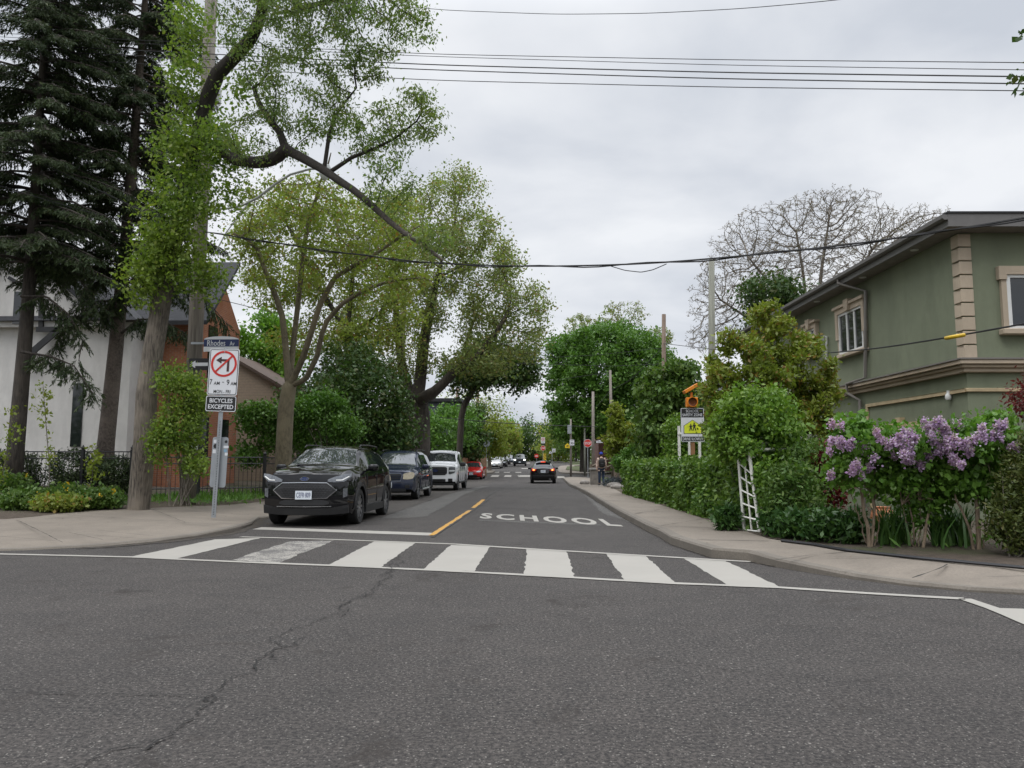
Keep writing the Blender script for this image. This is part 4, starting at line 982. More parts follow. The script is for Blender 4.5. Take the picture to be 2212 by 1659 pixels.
lilac('lilac bush in pale purple bloom, leftmost of the three lilacs', 1878, 10.9, [([(1880,1190,0),(1868,1110,0),(1862,1060,0),(1858,1000,.1)], .028), ([(1885,1190,0),(1888,1110,0),(1880,1050,0),(1895,990,.1)], .02), ([(1872,1190,.1),(1860,1130,.1),(1835,1050,.1)], .012), ([(1892,1188,.1),(1900,1130,.1),(1890,1080,.1)], .012)],
   [(B(1850,960,10.9),(.32,.35,.26),1.2), (B(1830,1010,10.9),(.26,.3,.28),.9), (B(1910,960,11),(.28,.35,.28),1), (B(1900,1030,11),(.28,.3,.25),.7), (B(1840,920,11),(.25,.3,.14),.6)],
   [(1812,925,1), (1820,955,2), (1815,968,1), (1842,963,1), (1863,970,2), (1885,978,1), (1850,1005,2), (1838,1018,1), (1858,1022,1), (1800,1025,1), (1802,948,1)], 4600, 120)
lilac('lilac bush thick with pale purple bloom, middle of the three lilacs', 1985, 10.8, [([(1995,1195,0),(2000,1130,0),(2010,1070,0),(2000,1000,.1)], .022), ([(1978,1188,.1),(1970,1120,.1),(1960,1070,.1),(1965,1010,.1)], .013), ([(1986,1188,.1),(1988,1130,.1),(1985,1080,.1)], .012), ([(1972,1186,.1),(1960,1140,.1),(1948,1090,.1)], .010)],
   [(B(1960,960,10.8),(.35,.35,.25),1.1), (B(2020,960,10.9),(.32,.35,.28),1.1), (B(1960,1030,10.9),(.33,.3,.27),1), (B(2030,1040,10.9),(.25,.3,.25),.8), (B(1990,1090,11),(.3,.3,.22),.5)],
   [(1905,945,2), (1930,955,1), (1945,940,2), (1958,930,1), (1962,965,2), (1958,985,2), (1985,945,2), (1990,985,2), (2010,925,2), (2025,915,2), (2018,945,2), (2030,960,2), (2048,925,3), (2022,970,1), (1938,990,1), (1985,1000,1)], 5200, 121)
lilac('tall lilac bush with purple bloom beside the cedar, rightmost of the three lilacs', 2110, 10.6, [([(2118,1203,0),(2112,1130,0),(2110,1060,0),(2130,990,.1)], .03), ([(2105,1205,0),(2092,1140,0),(2060,1060,0),(2045,1010,.1)], .02), ([(2125,1200,.1),(2130,1120,.1),(2128,1060,.1)], .012)],
   [(B(2090,950,10.6),(.35,.35,.25),1.1), (B(2150,960,10.7),(.3,.35,.3),1.1), (B(2080,1030,10.7),(.3,.3,.25),.9), (B(2140,1050,10.7),(.28,.3,.25),.8), (B(2150,910,10.8),(.2,.25,.1),.4)],
   [(2070,945,2), (2085,960,2), (2095,975,1), (2110,950,2), (2060,1000,2), (2075,1008,1), (2135,945,2), (2155,930,2), (2168,945,1), (2185,965,2), (2190,980,1), (2122,940,1)], 5000, 122)
# iris leaves: stiff blades
def blades(label, px0, px1, py, D, n, hgt, seed):
    g = np.random.default_rng(seed); base = B((px0+px1)/2, py, D); base.z = .17; t = thing('iris_plants', label, 'plant', base, group='iris clumps under the lilacs'); V = []; F = []
    for i in range(n):
        c = B(px0 + (px1-px0)*g.random(), py, D + g.normal(0, .25)); c.z = .16; az = g.random()*6.28; ln = hgt*(.7+.5*g.random()); le = .25 + .45*g.random(); d = np.array([math.cos(az), math.sin(az), 0]); s = np.array([-d[1], d[0], 0])*.018
        k0 = len(V)
        for j in range(5):
            f = j/4; p = np.array(c) + d*le*ln*f**1.8 + np.array([0, 0, ln*f*(1-.25*f*le)]); w = (1-f**2.2)
            V += [p - s*w, p + s*w + 1e-4]
        F += [(k0+2*j, k0+2*j+1, k0+2*j+3, k0+2*j+2) for j in range(4)]
    npmesh('leaves', V, np.array(F), LF_PEONY, t)
blades('clump of sword shaped iris leaves between the left and middle lilacs', 1900, 1965, 1180, 11.3, 150, .55, 130)
blades('clump of sword shaped iris leaves between the middle and right lilacs', 2015, 2095, 1185, 11.2, 190, .55, 131)
bs = B(2195, 1200, 9.9); bs.z = .16
shrub('cedar_bush', 'golden green cedar bush at the right edge beside the lilacs', bs, [(B(2195,1130,9.9),(.3,.3,.38),1), (B(2215,1060,10),(.32,.35,.4),1.1), (B(2240,1000,10.1),(.3,.3,.4),.8), (B(2260,1130,10),(.4,.35,.4),.8)], 13000, .055, LF_CEDAR, stems=6, seed=140, clump=.05, per=26, elong=2.6, droop=-.3)
bs = B(2300, 1180, 11); bs.z = .17
shrub('japanese_maple', 'burgundy japanese maple leaves at the right edge against the green wall', bs, [(B(2225,860,11),(.22,.3,.25),1), (B(2280,840,11.2),(.4,.4,.4),1.2), (B(2330,900,11.2),(.4,.4,.4),.8)], 3600, .06, LF_RED, 'tree', stems=8, seed=141, clump=.07, per=20, elong=3, stem_r=.02)
# tree out of frame whose bough tip shows in the top right corner
base = Vector((8.6, 8.2, .16))
tree('overhanging_tree', 'dark leaves of a tree bough poking in at the top right corner', 'tree', base, [(None, [base, Vector((8.5,8.2,3)), Vector((8.2,8.3,5.2))], .12, .07, 't'), ('t', [B(2300,120,8.6), B(2215,175,8.7)], .03, .01, 'a')],
   [(B(2222,185,8.7),(.13,.2,.13),.5), (B(2225,140,8.8),(.08,.15,.08),.2), (B(2330,60,8.6),(.5,.6,.5),1), (B(2500,0,8.4),(1.2,1.2,.8),1)], 200, LF_DARK, BK_DARK, 5500, .085, seed=150, step=.15, kill=.22, spread=.07, tip=.004)
# small plants on the left verge
GY = 'dark clipped yews behind the iron fence'
for i, (px, py, rx, rz, lab) in enumerate([(30, 1010, .75, .5, 'dark yew bush behind the fence at the left edge'), (160, 1010, .75, .55, 'dark yew bush behind the fence beneath the white house window'), (255, 1020, .55, .45, 'small dark yew bush behind the fence left of the old tree')]):
    bs = B(px, 1050, 21.2); bs.z = .4
    shrub('yew_bush', lab, bs, [(B(px,py,21.2),(rx,.6,rz),1), (B(px+10,py+40,21.2),(rx,.6,rz*.7),.7)], 7000, .07, LF_NEEDLE, group=GY, seed=160+i, clump=.07, per=24, elong=2.4)
GS = 'flowering shrubs on the left verge'
for i, (px, py, D, rx, rz, mt, lab) in enumerate([(20, 1040, 18.8, .7, .45, LF_MID, 'leafy dark green verge shrub at the left edge of the pavement'), (60, 1085, 17.9, .8, .22, LF_MID, 'low yellow green flowering shrub at the pavement edge on the far left'), (140, 1065, 18.4, .6, .3, LF_MID, 'low green flowering shrub in the middle of the left verge'), (215, 1070, 18.6, .55, .24, LF_MID, 'low leafy plant patch on the left verge nearest the old tree'), (130, 1095, 17.6, .55, .16, LF_OLIVE, 'low bronze leaved plant patch along the pavement edge on the left')]):
    bs = B(px, py, D); bs.z = .2
    t = shrub('flowering_shrub', lab, bs, [(bs + Vector((0, 0, rz*.7)), (rx, .5, rz), 1)], 4200, .075, mt, group=GS, seed=170+i, clump=.07, per=18, elong=1.5)
    g = np.random.default_rng(180+i); c = blob(g, 7, bs + Vector((0, -.1, rz*.9)), (rx, .5, rz), .8); c = np.repeat(c, 9, 0) + g.normal(0, .02, (len(c)*9, 3))
    leaves('blossoms', c, .038, YBLOOM, t, g, elong=1.1)
# thin saplings
for i, (pts, D, lab) in enumerate([([(104,1100),(107,1010),(98,900),(93,830)], 18.3, 'thin upright sapling with a few pale leaves in front of the white house wall'), ([(190,1080),(200,1020),(208,985),(205,960)], 18.8, 'slender low sapling by the fence post left of the old tree'), ([(10,1100),(6,1020),(22,930),(30,880)], 18.5, 'pale leaved sapling at the left edge in front of the first spruce')]):
    bs = B(*pts[0], D); bs.z = .2
    tree('sapling', lab, 'tree', bs, [(None, [bs] + [B(x, y, D) for x, y in pts[1:]], .014, .006, 't')], [(B(pts[-1][0], pts[-1][1]+40, D), (.35,.35,.65), 1), (B(pts[1][0], pts[1][1]-20, D), (.3,.3,.4), .6)], 46, LF_YG, BK_GREY, 300, .075, 'saplings on the left verge', .1, .16, 1.2, .05, .003, .02, 190+i)
# ground cover by the tree and along the fence
g = np.random.default_rng(200); C = []
for x0, x1, y0, y1, n in [(-12.5,-7.8,19.3,22,2400), (-7.8,-7.4,22,60,1800), (-11,-8.2,20.5,26,1500), (4.2,5.2,21,60,1500), (4.6,7.6,10.5,12.2,260)]:
    P = np.stack([x0 + (x1-x0)*g.random(n), y0 + (y1-y0)*g.random(n), np.zeros(n)], 1); P[:, 2] = [zg(y)+.15 for y in P[:, 1]]
    P[:, 2] += np.where(P[:, 0] < 0, .12, 0); C.append(P)
V = leaf_quads(np.vstack(C), .13, g=g, droop=-1.3, elong=5); tag(npmesh('grass_tufts', V, quads(len(V)//4), LF_MAPLE), 'thin tufts of green weeds and grass on the bare verge by the fence', 'grass', kind='stuff')

# masses of far trees and hedging that close the view between the nearer trunks, plus unseen ones added round the camera for darker reflections
g = np.random.default_rng(400); C = []
for x0, x1, y0, y1, z1, n in [(-80,70,172,190,6.5,520), (-40,40,168,172,2.2,260), (-60,60,-46,-34,9,700), (-60,-40,-34,10,8,260), (40,60,-34,6,8,240), (-60,-17,95,120,7,300), (-50,-15,60,80,6,240), (-50,-15,45,52,5.5,170), (14,60,110,130,8,300), (18,50,70,100,8,260), (12,40,56,64,6,160), (20,45,40,52,5,120)]:
    c = np.stack([x0+(x1-x0)*g.random(n), y0+(y1-y0)*g.random(n), z1*g.random(n)**1.2], 1); c[:, 2] += np.array([zg(y) for y in c[:, 1]]); C.append(np.repeat(c, 60, 0) + g.normal(0, .62, (n*60, 3)))
V = leaf_quads(np.vstack(C), .40, g=g, droop=.2, elong=1.5); tag(npmesh('far_wood', V, quads(len(V)//4), LF_FAR), 'far green trees closing the view, plus an unseen mass added behind the camera', 'trees', kind='stuff')
# ------------------------------------------------------------------ houses
def stucco(name, c):
    m, t, b = newmat(name); v = objco(t)
    col = ramp(t, noise(t, v, .8, 5, .6), .3, .7, tuple(x*.88 for x in c), tuple(x*1.1 for x in c))
    col = mixc(t, ramp(t, noise(t, objco(t, (1,1,.4)), 1.6, 7, .7), .46, .74), col, tuple(x*.80 for x in c))
    t.links.new(col, b.inputs['Base Color']); b.inputs['Roughness'].default_value = .9
    bump(t, b, noise(t, v, 70, 4, .7), .5, .01); return m
def bricks(name, c1, c2, mort, axis='xz', scale=1.0):
    m, t, b = newmat(name); c = t.nodes.new('ShaderNodeTexCoord'); s = t.nodes.new('ShaderNodeSeparateXYZ'); k = t.nodes.new('ShaderNodeCombineXYZ')
    t.links.new(c.outputs['Object'], s.inputs[0]); a = t.nodes.new('ShaderNodeMath'); a.operation = 'ADD'
    t.links.new(s.outputs['X'], a.inputs[0]); t.links.new(s.outputs['Y'], a.inputs[1]); t.links.new(a.outputs[0], k.inputs[0]); t.links.new(s.outputs['Z'], k.inputs[1])
    n = _n(t, 'ShaderNodeTexBrick', Scale=scale); n.inputs['Brick Width'].default_value = .22; n.inputs['Row Height'].default_value = .075; n.inputs['Mortar Size'].default_value = .008
    n.inputs['Color1'].default_value = (*c1, 1); n.inputs['Color2'].default_value = (*c2, 1); n.inputs['Mortar'].default_value = (*mort, 1)
    t.links.new(k.outputs[0], n.inputs['Vector'])
    col = mixc(t, ramp(t, noise(t, objco(t), 1.3, 6, .7), .4, .7), n.outputs['Color'], tuple(x*.7 for x in c1))
    t.links.new(col, b.inputs['Base Color']); b.inputs['Roughness'].default_value = .9; bump(t, b, n.outputs['Fac'], -.4, .01); return m
def rows(name, c, pitch=.15, dark=.55, axis='Z', rough=.8, var=.15):
    """boards or shingle courses: a dark line every pitch metres"""
    m, t, b = newmat(name); c0 = t.nodes.new('ShaderNodeTexCoord'); s = t.nodes.new('ShaderNodeSeparateXYZ'); t.links.new(c0.outputs['Object'], s.inputs[0])
    f = t.nodes.new('ShaderNodeMath'); f.operation = 'FRACT'; d = t.nodes.new('ShaderNodeMath'); d.operation = 'DIVIDE'; d.inputs[1].default_value = pitch
    t.links.new(s.outputs[axis], d.inputs[0]); t.links.new(d.outputs[0], f.inputs[0])
    col = ramp(t, noise(t, objco(t), 9, 5, .7), .3, .7, tuple(x*(1-var) for x in c), tuple(x*(1+var) for x in c))
    col = mixc(t, ramp(t, f.outputs[0], .0, .14, (1,1,1), (0,0,0)), col, tuple(x*dark for x in c))
    t.links.new(col, b.inputs['Base Color']); b.inputs['Roughness'].default_value = rough; bump(t, b, f.outputs[0], .6, .02); return m
GREENW = stucco('green_stucco', (.180,.200,.132)); WHITEW = stucco('white_stucco', (.60,.585,.56)); TANTRIM = stucco('tan_trim', (.44,.36,.27)); TANLIGHT = M('cream_trim', (.42,.33,.2), .8)
FASCIA = M('brown_grey_fascia', (.135,.128,.122), .55, var=.08); ROOFBLK = M('black_roofing', (.02,.02,.022), .9, bmp=.4, scale=30)
WHITEF = M('white_frame', (.62,.62,.60), .45, var=.05); GLASSM = M('window_glass', (.012,.015,.018), .04, spec=.8, var=.3, scale=1.5); DARKF = M('black_trim', (.018,.018,.02), .6)
SOFFIT = M('soffit', (.20,.18,.165), .8); METALP = M('painted_downspout', (.17,.155,.14), .45, var=.06)
BRICK = bricks('orange_brick', (.40,.15,.07), (.30,.105,.055), (.32,.24,.19)); BRICKD = bricks('dark_red_brick', (.13,.045,.032), (.09,.035,.028), (.12,.10,.09))
SHING = rows('grey_shingles', (.040,.041,.046), .16, .5, 'Z', .9, .3); SIDTAN = rows('beige_siding', (.30,.235,.175), .13, .55); SIDGREY = rows('grey_siding', (.26,.28,.30), .16, .6)
BROOF = rows('brown_shingles', (.10,.07,.055), .15, .6, 'Z', .9, .25)

hc = B(2078, 640, 14.8); hc.z = .16
HR = -math.atan(-.036) # wall leans left going away
gh = thing('green_house', 'two storey green stucco house with tan corner blocks and cornice on the right', 'house', hc, rz=HR)
HM = Matrix.Translation(hc) @ Matrix.Rotation(HR, 4, 'Z'); HI = HM.inverted()
def side(px, py):   # point of the side wall seen at a pixel -> (distance along, height)
    o = HI @ CO; d = HI.to_3x3() @ ray(px, py); t_ = -o.x/d.x; p = o + d*t_; return p.y, p.z
def front(px, py):
    o = HI @ CO; d = HI.to_3x3() @ ray(px, py); t_ = -o.y/d.y; p = o + d*t_; return p.x, p.z
def c7(x, y): return (2600 + x/1.5447)/1.8228, (700 + y/1.5447)/1.8228
ZT = front(2080, 503)[1]; LEN = 14.0; WID = 9.0
def hb(name, mb, mat, par=gh, **k): return mb.build(name, mat, par, world=False, **k)
hb('wall', MB().bx(0, WID, 0, LEN, 0, ZT), GREENW)
zl0, zl1 = front(*c7(1832,1185))[1], front(*c7(1832,1112))[1]; zt0, zt1 = front(*c7(1832,1303))[1], front(*c7(1832,1280))[1]
mb = MB()
for (a, z0, z1) in ((.10, zl0, zl0+(zl1-zl0)*.35), (.16, zl0+(zl1-zl0)*.35, zl0+(zl1-zl0)*.62), (.22, zl0+(zl1-zl0)*.62, zl1)):
    mb.bx(-a, WID, -a, 0, z0, z1); mb.bx(-a, 0, .0, LEN, z0, z1)
hb('cornice', mb, TANTRIM, bevel=.012)
hb('flashing', MB().bx(-.24, WID, -.24, 0, zl1, zl1+.03).bx(-.24, 0, 0, LEN, zl1, zl1+.03), METALP)
u0 = side(*c7(1258, 1380))[0]; u1 = side(*c7(1270, 1450))[0]
hb('string_course', MB().bx(-.05, WID, -.05, 0, zt0, zt1).bx(-.05, 0, 0, u0, zt0, zt1).bx(-.05, 0, u0-.10, u0, 0, zt0), TANLIGHT, bevel=.01)
zq = zl1 + .03; nb = 9; hq = (ZT-.02-zq)/nb
for i in range(nb):
    hb('corner_block', MB().bx(-.035, .21, -.035, 0, zq+i*hq+.012, zq+(i+1)*hq-.012).bx(-.035, 0, 0, .22, zq+i*hq+.012, zq+(i+1)*hq-.012), TANTRIM, bevel=.008)
OV = .42; zr1 = ZT + .25
rf = hb('roof', MB().bx(-OV+.03, WID+.4, -OV+.03, LEN+.4, ZT+.004, zr1-.03), SOFFIT)
hb('roof_deck', MB().bx(-OV-.02, WID+.45, -OV-.02, LEN+.45, zr1, zr1+.035), ROOFBLK, rf)
hb('fascia', MB().bx(-OV, WID+.4, -OV, -OV+.03, ZT+.0, zr1).bx(-OV, -OV+.03, -OV+.03, LEN+.4, ZT, zr1), FASCIA, rf)
mb = MB(); pr = [(-OV-.115, zr1-.02), (-OV-.11, zr1-.09), (-OV-.07, zr1-.12), (-OV-.003, zr1-.12), (-OV-.003, zr1-.02)]
mb.add([(x, -OV+.0, z) for x, z in pr] + [(x, LEN+.4, z) for x, z in pr], [(i, (i+1) % 5, 5+(i+1) % 5, 5+i) for i in range(5)] + [tuple(range(5)), tuple(range(5, 10))])
hb('gutter', mb, FASCIA, rf)
for u in (1.2, 3.6, 6.4, 9.0):
    o = hb('soffit_light', MB().lathe([(.08, ZT-.012), (.08, ZT+.003)], n=16, c=(-.22, u, 0)), WHITEF, rf)
def tube_side(pts, r, off):
    P = []
    for x, y in pts:
        u, z = side(*c7(x, y)); P.append((-off, u, z))
    return P
ds = tube_side([(1195,600),(1198,640),(1272,690),(1270,1215),(1206,1255),(1206,1310),(1236,1355),(1236,1480)], .04, .09)
ds[0] = (-OV-.05, ds[0][1], ds[0][2]); ds[1] = (-OV-.05, ds[0][1], ds[1][2]); ds[4] = (-.3, ds[4][1], ds[4][2]); ds[5] = (-.3, ds[4][1], ds[5][2]); ds[-1] = (-.09, ds[-2][1], 0.0)
hb('downspout', MB().tube(ds, .042, 8), METALP, smooth=True)
hb('conduit', MB().tube(tube_side([(1000,1030),(1010,965),(1025,965),(1022,1240),(1000,1300),(1000,1500)], .03, .06), .03, 8), WHITEF, smooth=True)
def win_side(x0, x1, top, bot, panes, keystone=True):
    """window on the side wall between px columns; top and bottom read at x0"""
    ua, za = side(*c7(x0, top)); ub, _ = side(*c7(x1, top)); _, zb = side(*c7(x0, bot))
    lo, hi = min(ua, ub), max(ua, ub)
    w = hb('window', MB().bx(-.035, -.002, lo, hi, zb, za), GLASSM)
    mb = MB().bx(-.07, -.001, lo-.06, lo, zb-.06, za+.06).bx(-.07, -.001, hi, hi+.06, zb-.06, za+.06).bx(-.07, -.001, lo, hi, za, za+.06).bx(-.07, -.001, lo, hi, zb-.06, zb)
    for i in range(1, panes):
        u = lo + (hi-lo)*i/panes; mb.bx(-.06, -.001, u-.035, u+.035, zb, za)
    hb('frame', mb, WHITEF, w)
    mb = MB().bx(-.10, 0, lo-.19, lo-.06, zb+.35, za+.2).bx(-.10, 0, hi+.06, hi+.19, zb+.35, za+.2).bx(-.10, 0, lo-.06, hi+.06, za+.06, za+.2).bx(-.06, 0, lo-.16, lo-.06, zb-.06, zb+.35).bx(-.06, 0, hi+.06, hi+.16, zb-.06, zb+.35)
    mb.bx(-.15, 0, lo-.25, hi+.25, za+.2, za+.27)
    if keystone: 
        mm = (lo+hi)/2; mb.add([(-.17, mm-.09, za+.05), (-.17, mm+.09, za+.05), (-.17, mm+.14, za+.34), (-.17, mm-.14, za+.34), (0, mm-.09, za+.05), (0, mm+.09, za+.05), (0, mm+.14, za+.34), (0, mm-.14, za+.34)], [(0,1,2,3), (4,7,6,5), (0,4,5,1), (1,5,6,2), (2,6,7,3), (3,7,4,0)])
    hb('surround', mb, TANTRIM, w); hb('sill', MB().bx(-.16, 0, lo-.22, hi+.22, zb-.15, zb-.06), TANTRIM, w, bevel=.015)
win_side(1102, 1238, 848, 1070, 3); win_side(905, 950, 945, 1010+60, 2)
# window on the front
xa, za = front(*c7(2112, 612)); _, zb = front(*c7(2112, 905)); xb = xa + 1.6
w = hb('window', MB().bx(xa, xb, -.035, -.002, zb, za), GLASSM)
hb('frame', MB().bx(xa-.07, xa, -.07, -.001, zb-.06, za+.06).bx(xb, xb+.07, -.07, -.001, zb-.06, za+.06).bx(xa, xb, -.07, -.001, za, za+.06).bx(xa, xb, -.07, -.001, zb-.06, zb).bx((xa+xb)/2-.03, (xa+xb)/2+.03, -.06, -.001, zb, za), WHITEF, w)
hb('surround', MB().bx(xa-.22, xa-.07, -.10, 0, zb+.9, za+.22).bx(xa-.17, xa-.07, -.07, 0, zb-.06, zb+.9).bx(xb+.07, xb+.22, -.10, 0, zb-.06, za+.22).bx(xa-.07, xb+.07, -.10, 0, za+.06, za+.22), TANTRIM, w)
hb('sill', MB().bx(xa-.24, xb+.24, -.17, 0, zb-.17, zb-.06), TANTRIM, w, bevel=.015)
# lower window lintel
ua, za = side(*c7(1595, 1480)); ub, _ = side(*c7(1365, 1505))
hb('lintel', MB().bx(-.08, 0, ua, ub, za-.16, za).bx(-.12, 0, (ua+ub)/2-.1, (ua+ub)/2+.1, za-.14, za+.12), TANLIGHT)
w = hb('window', MB().bx(-.03, -.001, ua+.1, ub-.1, .9, za-.16), GLASSM)
uc, z_ = side(*c7(1770, 1325)); cm = hb('dome_camera', MB().lathe([(.05, 0), (.06, .03), (.06, .05), (.055, .09), (.03, .13), (.005, .14)], n=14, c=(-.06, uc, z_-.08)).bx(-.07, 0, uc-.04, uc+.04, z_+.02, z_+.10), WHITEF, smooth=True)

# the white rendered house with a hipped slate roof
p = B(276, 900, 26.5); XR = p.x; wh = thing('white_house', 'white rendered house with black timber trim and grey hipped roof behind the spruces', 'house', (XR, 26.5, .45))
ze = B(230, 690, 26.5).z; zr = B(50, 492, 29.5).z
def wb(name, mb, mat, par=wh, **k): return mb.build(name, mat, par, **k)
wb('wall', MB().bx(XR-12, XR, 26.5, 33, .3, ze), WHITEW)
rx = B(62, 492, 29.5).x
rf = wb('roof', MB().add([(XR-12.4, 26.05, ze-.1), (XR+.4, 26.05, ze-.1), (XR+.4, 33.4, ze-.1), (XR-12.4, 33.4, ze-.1), (rx, 29.6, zr), (XR-12.4, 29.6, zr)], [(0,1,4,5), (1,2,4), (2,3,5,4), (3,0,5), (0,3,2,1)]), SHING)
wb('eave_board', MB().bx(XR-12.4, XR+.42, 26.02, 26.06, ze-.28, ze-.06).bx(XR+.40, XR+.44, 26.06, 33.4, ze-.28, ze-.06), DARKF, rf)
def wwin(x0, x1, y0, y1, bars=1, D=26.5, par=wh, fm=DARKF):
    a = B(x0, y1, D); b_ = B(x1, y0, D); w = wb('window', MB().bx(a.x, b_.x, D-.04, D-.003, a.z, b_.z), GLASSM, par)
    mb = MB().bx(a.x-.08, a.x, D-.08, D-.002, a.z-.08, b_.z+.08).bx(b_.x, b_.x+.08, D-.08, D-.002, a.z-.08, b_.z+.08).bx(a.x, b_.x, D-.08, D-.002, b_.z, b_.z+.08).bx(a.x, b_.x, D-.08, D-.002, a.z-.08, a.z)
    for i in range(1, bars+1):
        z = a.z + (b_.z-a.z)*i/(bars+1); mb.bx(a.x, b_.x, D-.07, D-.005, z-.03, z+.03)
    wb('frame', mb, fm, w); wb('sill', MB().bx(a.x-.15, b_.x+.15, D-.16, D-.082, a.z-.16, a.z-.08), fm, w)
wwin(25, 58, 828, 922); wwin(152, 182, 828, 965, 1); wwin(28, 62, 630, 700, 1, 26.19)
# the front gable with its dark barge boards
ap = B(48, 528, 26.2); fr = B(222, 690, 26.2); fl = 2*ap.x - fr.x
wb('gable_wall', MB().plate([(fl, ze-.3), (fr.x, ze-.3), (fr.x, fr.z), (ap.x, ap.z), (fl, fr.z)], 26.2, 26.497), WHITEW)
for s_, xe in ((1, fr.x+.45), (-1, fl-.45)):
    zz = fr.z - .45*(ap.z-fr.z)/(fr.x-ap.x)
    g_ = wb('gable_roof', MB().add([(ap.x, 25.8, ap.z+.02), (xe, 25.8, zz+.02), (xe, 29.4, zz+.02), (ap.x, 29.4, ap.z+.02), (ap.x, 25.8, ap.z+.22), (xe, 25.8, zz+.22), (xe, 29.4, zz+.22), (ap.x, 29.4, ap.z+.22)], [(0,1,2,3),(4,7,6,5),(0,4,5,1),(1,5,6,2),(2,6,7,3),(0,3,7,4)]), SHING)
    wb('barge_board', MB().plate([(ap.x, ap.z-.28), (xe, zz-.28), (xe, zz+.23), (ap.x, ap.z+.23)], 25.72, 25.797), DARKF, g_)
# timber framing and the swept lower eave at the left
mb = MB()
def beam(p, q, w=.16, D=26.19):
    a, b_ = B(*p, D), B(*q, D); d = (b_-a).normalized(); n = Vector((-d.z, 0, d.x))*w/2
    mb.add([tuple(a+n+Vector((0,0,0))), tuple(b_+n), tuple(b_-n), tuple(a-n)] + [tuple(v+Vector((0,-.07,0))) for v in (a+n, b_+n, b_-n, a-n)], [(0,1,2,3), (7,6,5,4), (0,4,5,1), (1,5,6,2), (2,6,7,3), (3,7,4,0)])
beam((90,600), (90,708), .16); beam((20,600), (90,640), .12); beam((80,712), (128,712), .18); beam((128,712), (42,785), .22)
wb('timber_trim', mb, DARKF)
# brick house with its gable to the street
XB = -12.95; y0, y1 = 27.6, 32.2; bh = thing('brick_house', 'orange brick house with a dark gable roof facing the street behind the wooden pole', 'house', (XB, 29.5, .45))
zE = B(542, 715, 32).z; zA = B(498, 572, 29.9).z; XL = B(255, 800, 27.6).x
def bb(name, mb, mat, par=bh, **k): return mb.build(name, mat, par, **k)
ym = (y0+y1)/2
bb('wall', MB().add([(XL,y0,.3),(XB,y0,.3),(XB,y1,.3),(XL,y1,.3),(XL,y0,zE),(XB,y0,zE),(XB,y1,zE),(XL,y1,zE),(XB,ym,zA-.15),(XL,ym,zA-.15)], [(0,1,5,4),(1,2,6,8,5),(2,3,7,6),(3,0,4,9,7),(0,3,2,1)]), BRICK)
def rslab(xl, xr, ya, za, yb, zb, th=.16):
    return MB().add([(xl,ya,za),(xr,ya,za),(xr,yb,zb),(xl,yb,zb),(xl,ya,za+th),(xr,ya,za+th),(xr,yb,zb+th),(xl,yb,zb+th)], [(0,3,2,1),(4,5,6,7),(0,1,5,4),(1,2,6,5),(2,3,7,6),(3,0,4,7)])
sl = (zA-zE)/(ym-y0)
rf = bb('roof', rslab(XL-.3, XB+.85, y0-.55, zE-.55*sl-.05, ym, zA-.05), SHING)
bb('roof_slope', rslab(XL-.3, XB+.85, y1+.7, zE-.7*sl-.05, ym, zA-.045), SHING, rf)
bb('soffit', rslab(XB+.01, XB+.84, y0-.54, zE-.54*sl-.10, ym, zA-.10, .04), DARKF, rf); bb('soffit', rslab(XB+.01, XB+.84, y1+.69, zE-.69*sl-.10, ym, zA-.095, .04), DARKF, rf)
mb = MB()
for (ya, za, yb, zb) in ((y0-.57, zE-.57*sl-.03, ym, zA-.03), (y1+.72, zE-.72*sl-.03, ym, zA-.03)):
    mb.add([(XB+.84,ya,za-.22),(XB+.93,ya,za-.22),(XB+.93,yb,zb-.22),(XB+.84,yb,zb-.22),(XB+.84,ya,za+.17),(XB+.93,ya,za+.17),(XB+.93,yb,zb+.17),(XB+.84,yb,zb+.17)], [(0,3,2,1),(4,5,6,7),(0,1,5,4),(1,2,6,5),(2,3,7,6),(3,0,4,7)])
bb('barge_board', mb, DARKF, rf)
for (ya, yb, za, zb, nm) in ((29.1, 29.9, 4.4, 6.6, 1), (30.9, 31.6, 4.4, 6.2, 1), (28.5, 29.4, 1.4, 3.0, 0), (30.4, 31.3, 1.4, 3.0, 0)):
    w = bb('window', MB().bx(XB+.002, XB+.04, ya, yb, za, zb), GLASSM)
    bb('frame', MB().bx(XB+.002, XB+.07, ya-.07, ya, za-.07, zb+.07).bx(XB+.002, XB+.07, yb, yb+.07, za-.07, zb+.07).bx(XB+.002, XB+.07, ya, yb, zb, zb+.07).bx(XB+.002, XB+.07, ya, yb, za-.07, za).bx(XB+.002, XB+.06, ya, yb, (za+zb)/2-.03, (za+zb)/2+.03), DARKF, w)
    if nm:
        bb('shutter', MB().bx(XB+.004, XB+.05, ya-.5, ya-.1, za, zb), M('dark_shutter', (.03,.03,.045), .6), w); bb('shutter', MB().bx(XB+.004, XB+.05, yb+.1, yb+.5, za, zb), M('dark_shutter'), w)
wwin(430, 450, 850, 990, 2, 27.6, bh); bb('door', MB().bx(XB+.002, XB+.05, 27.75, 28.35, .45, 2.5), M('dark_door', (.02,.02,.022), .5))
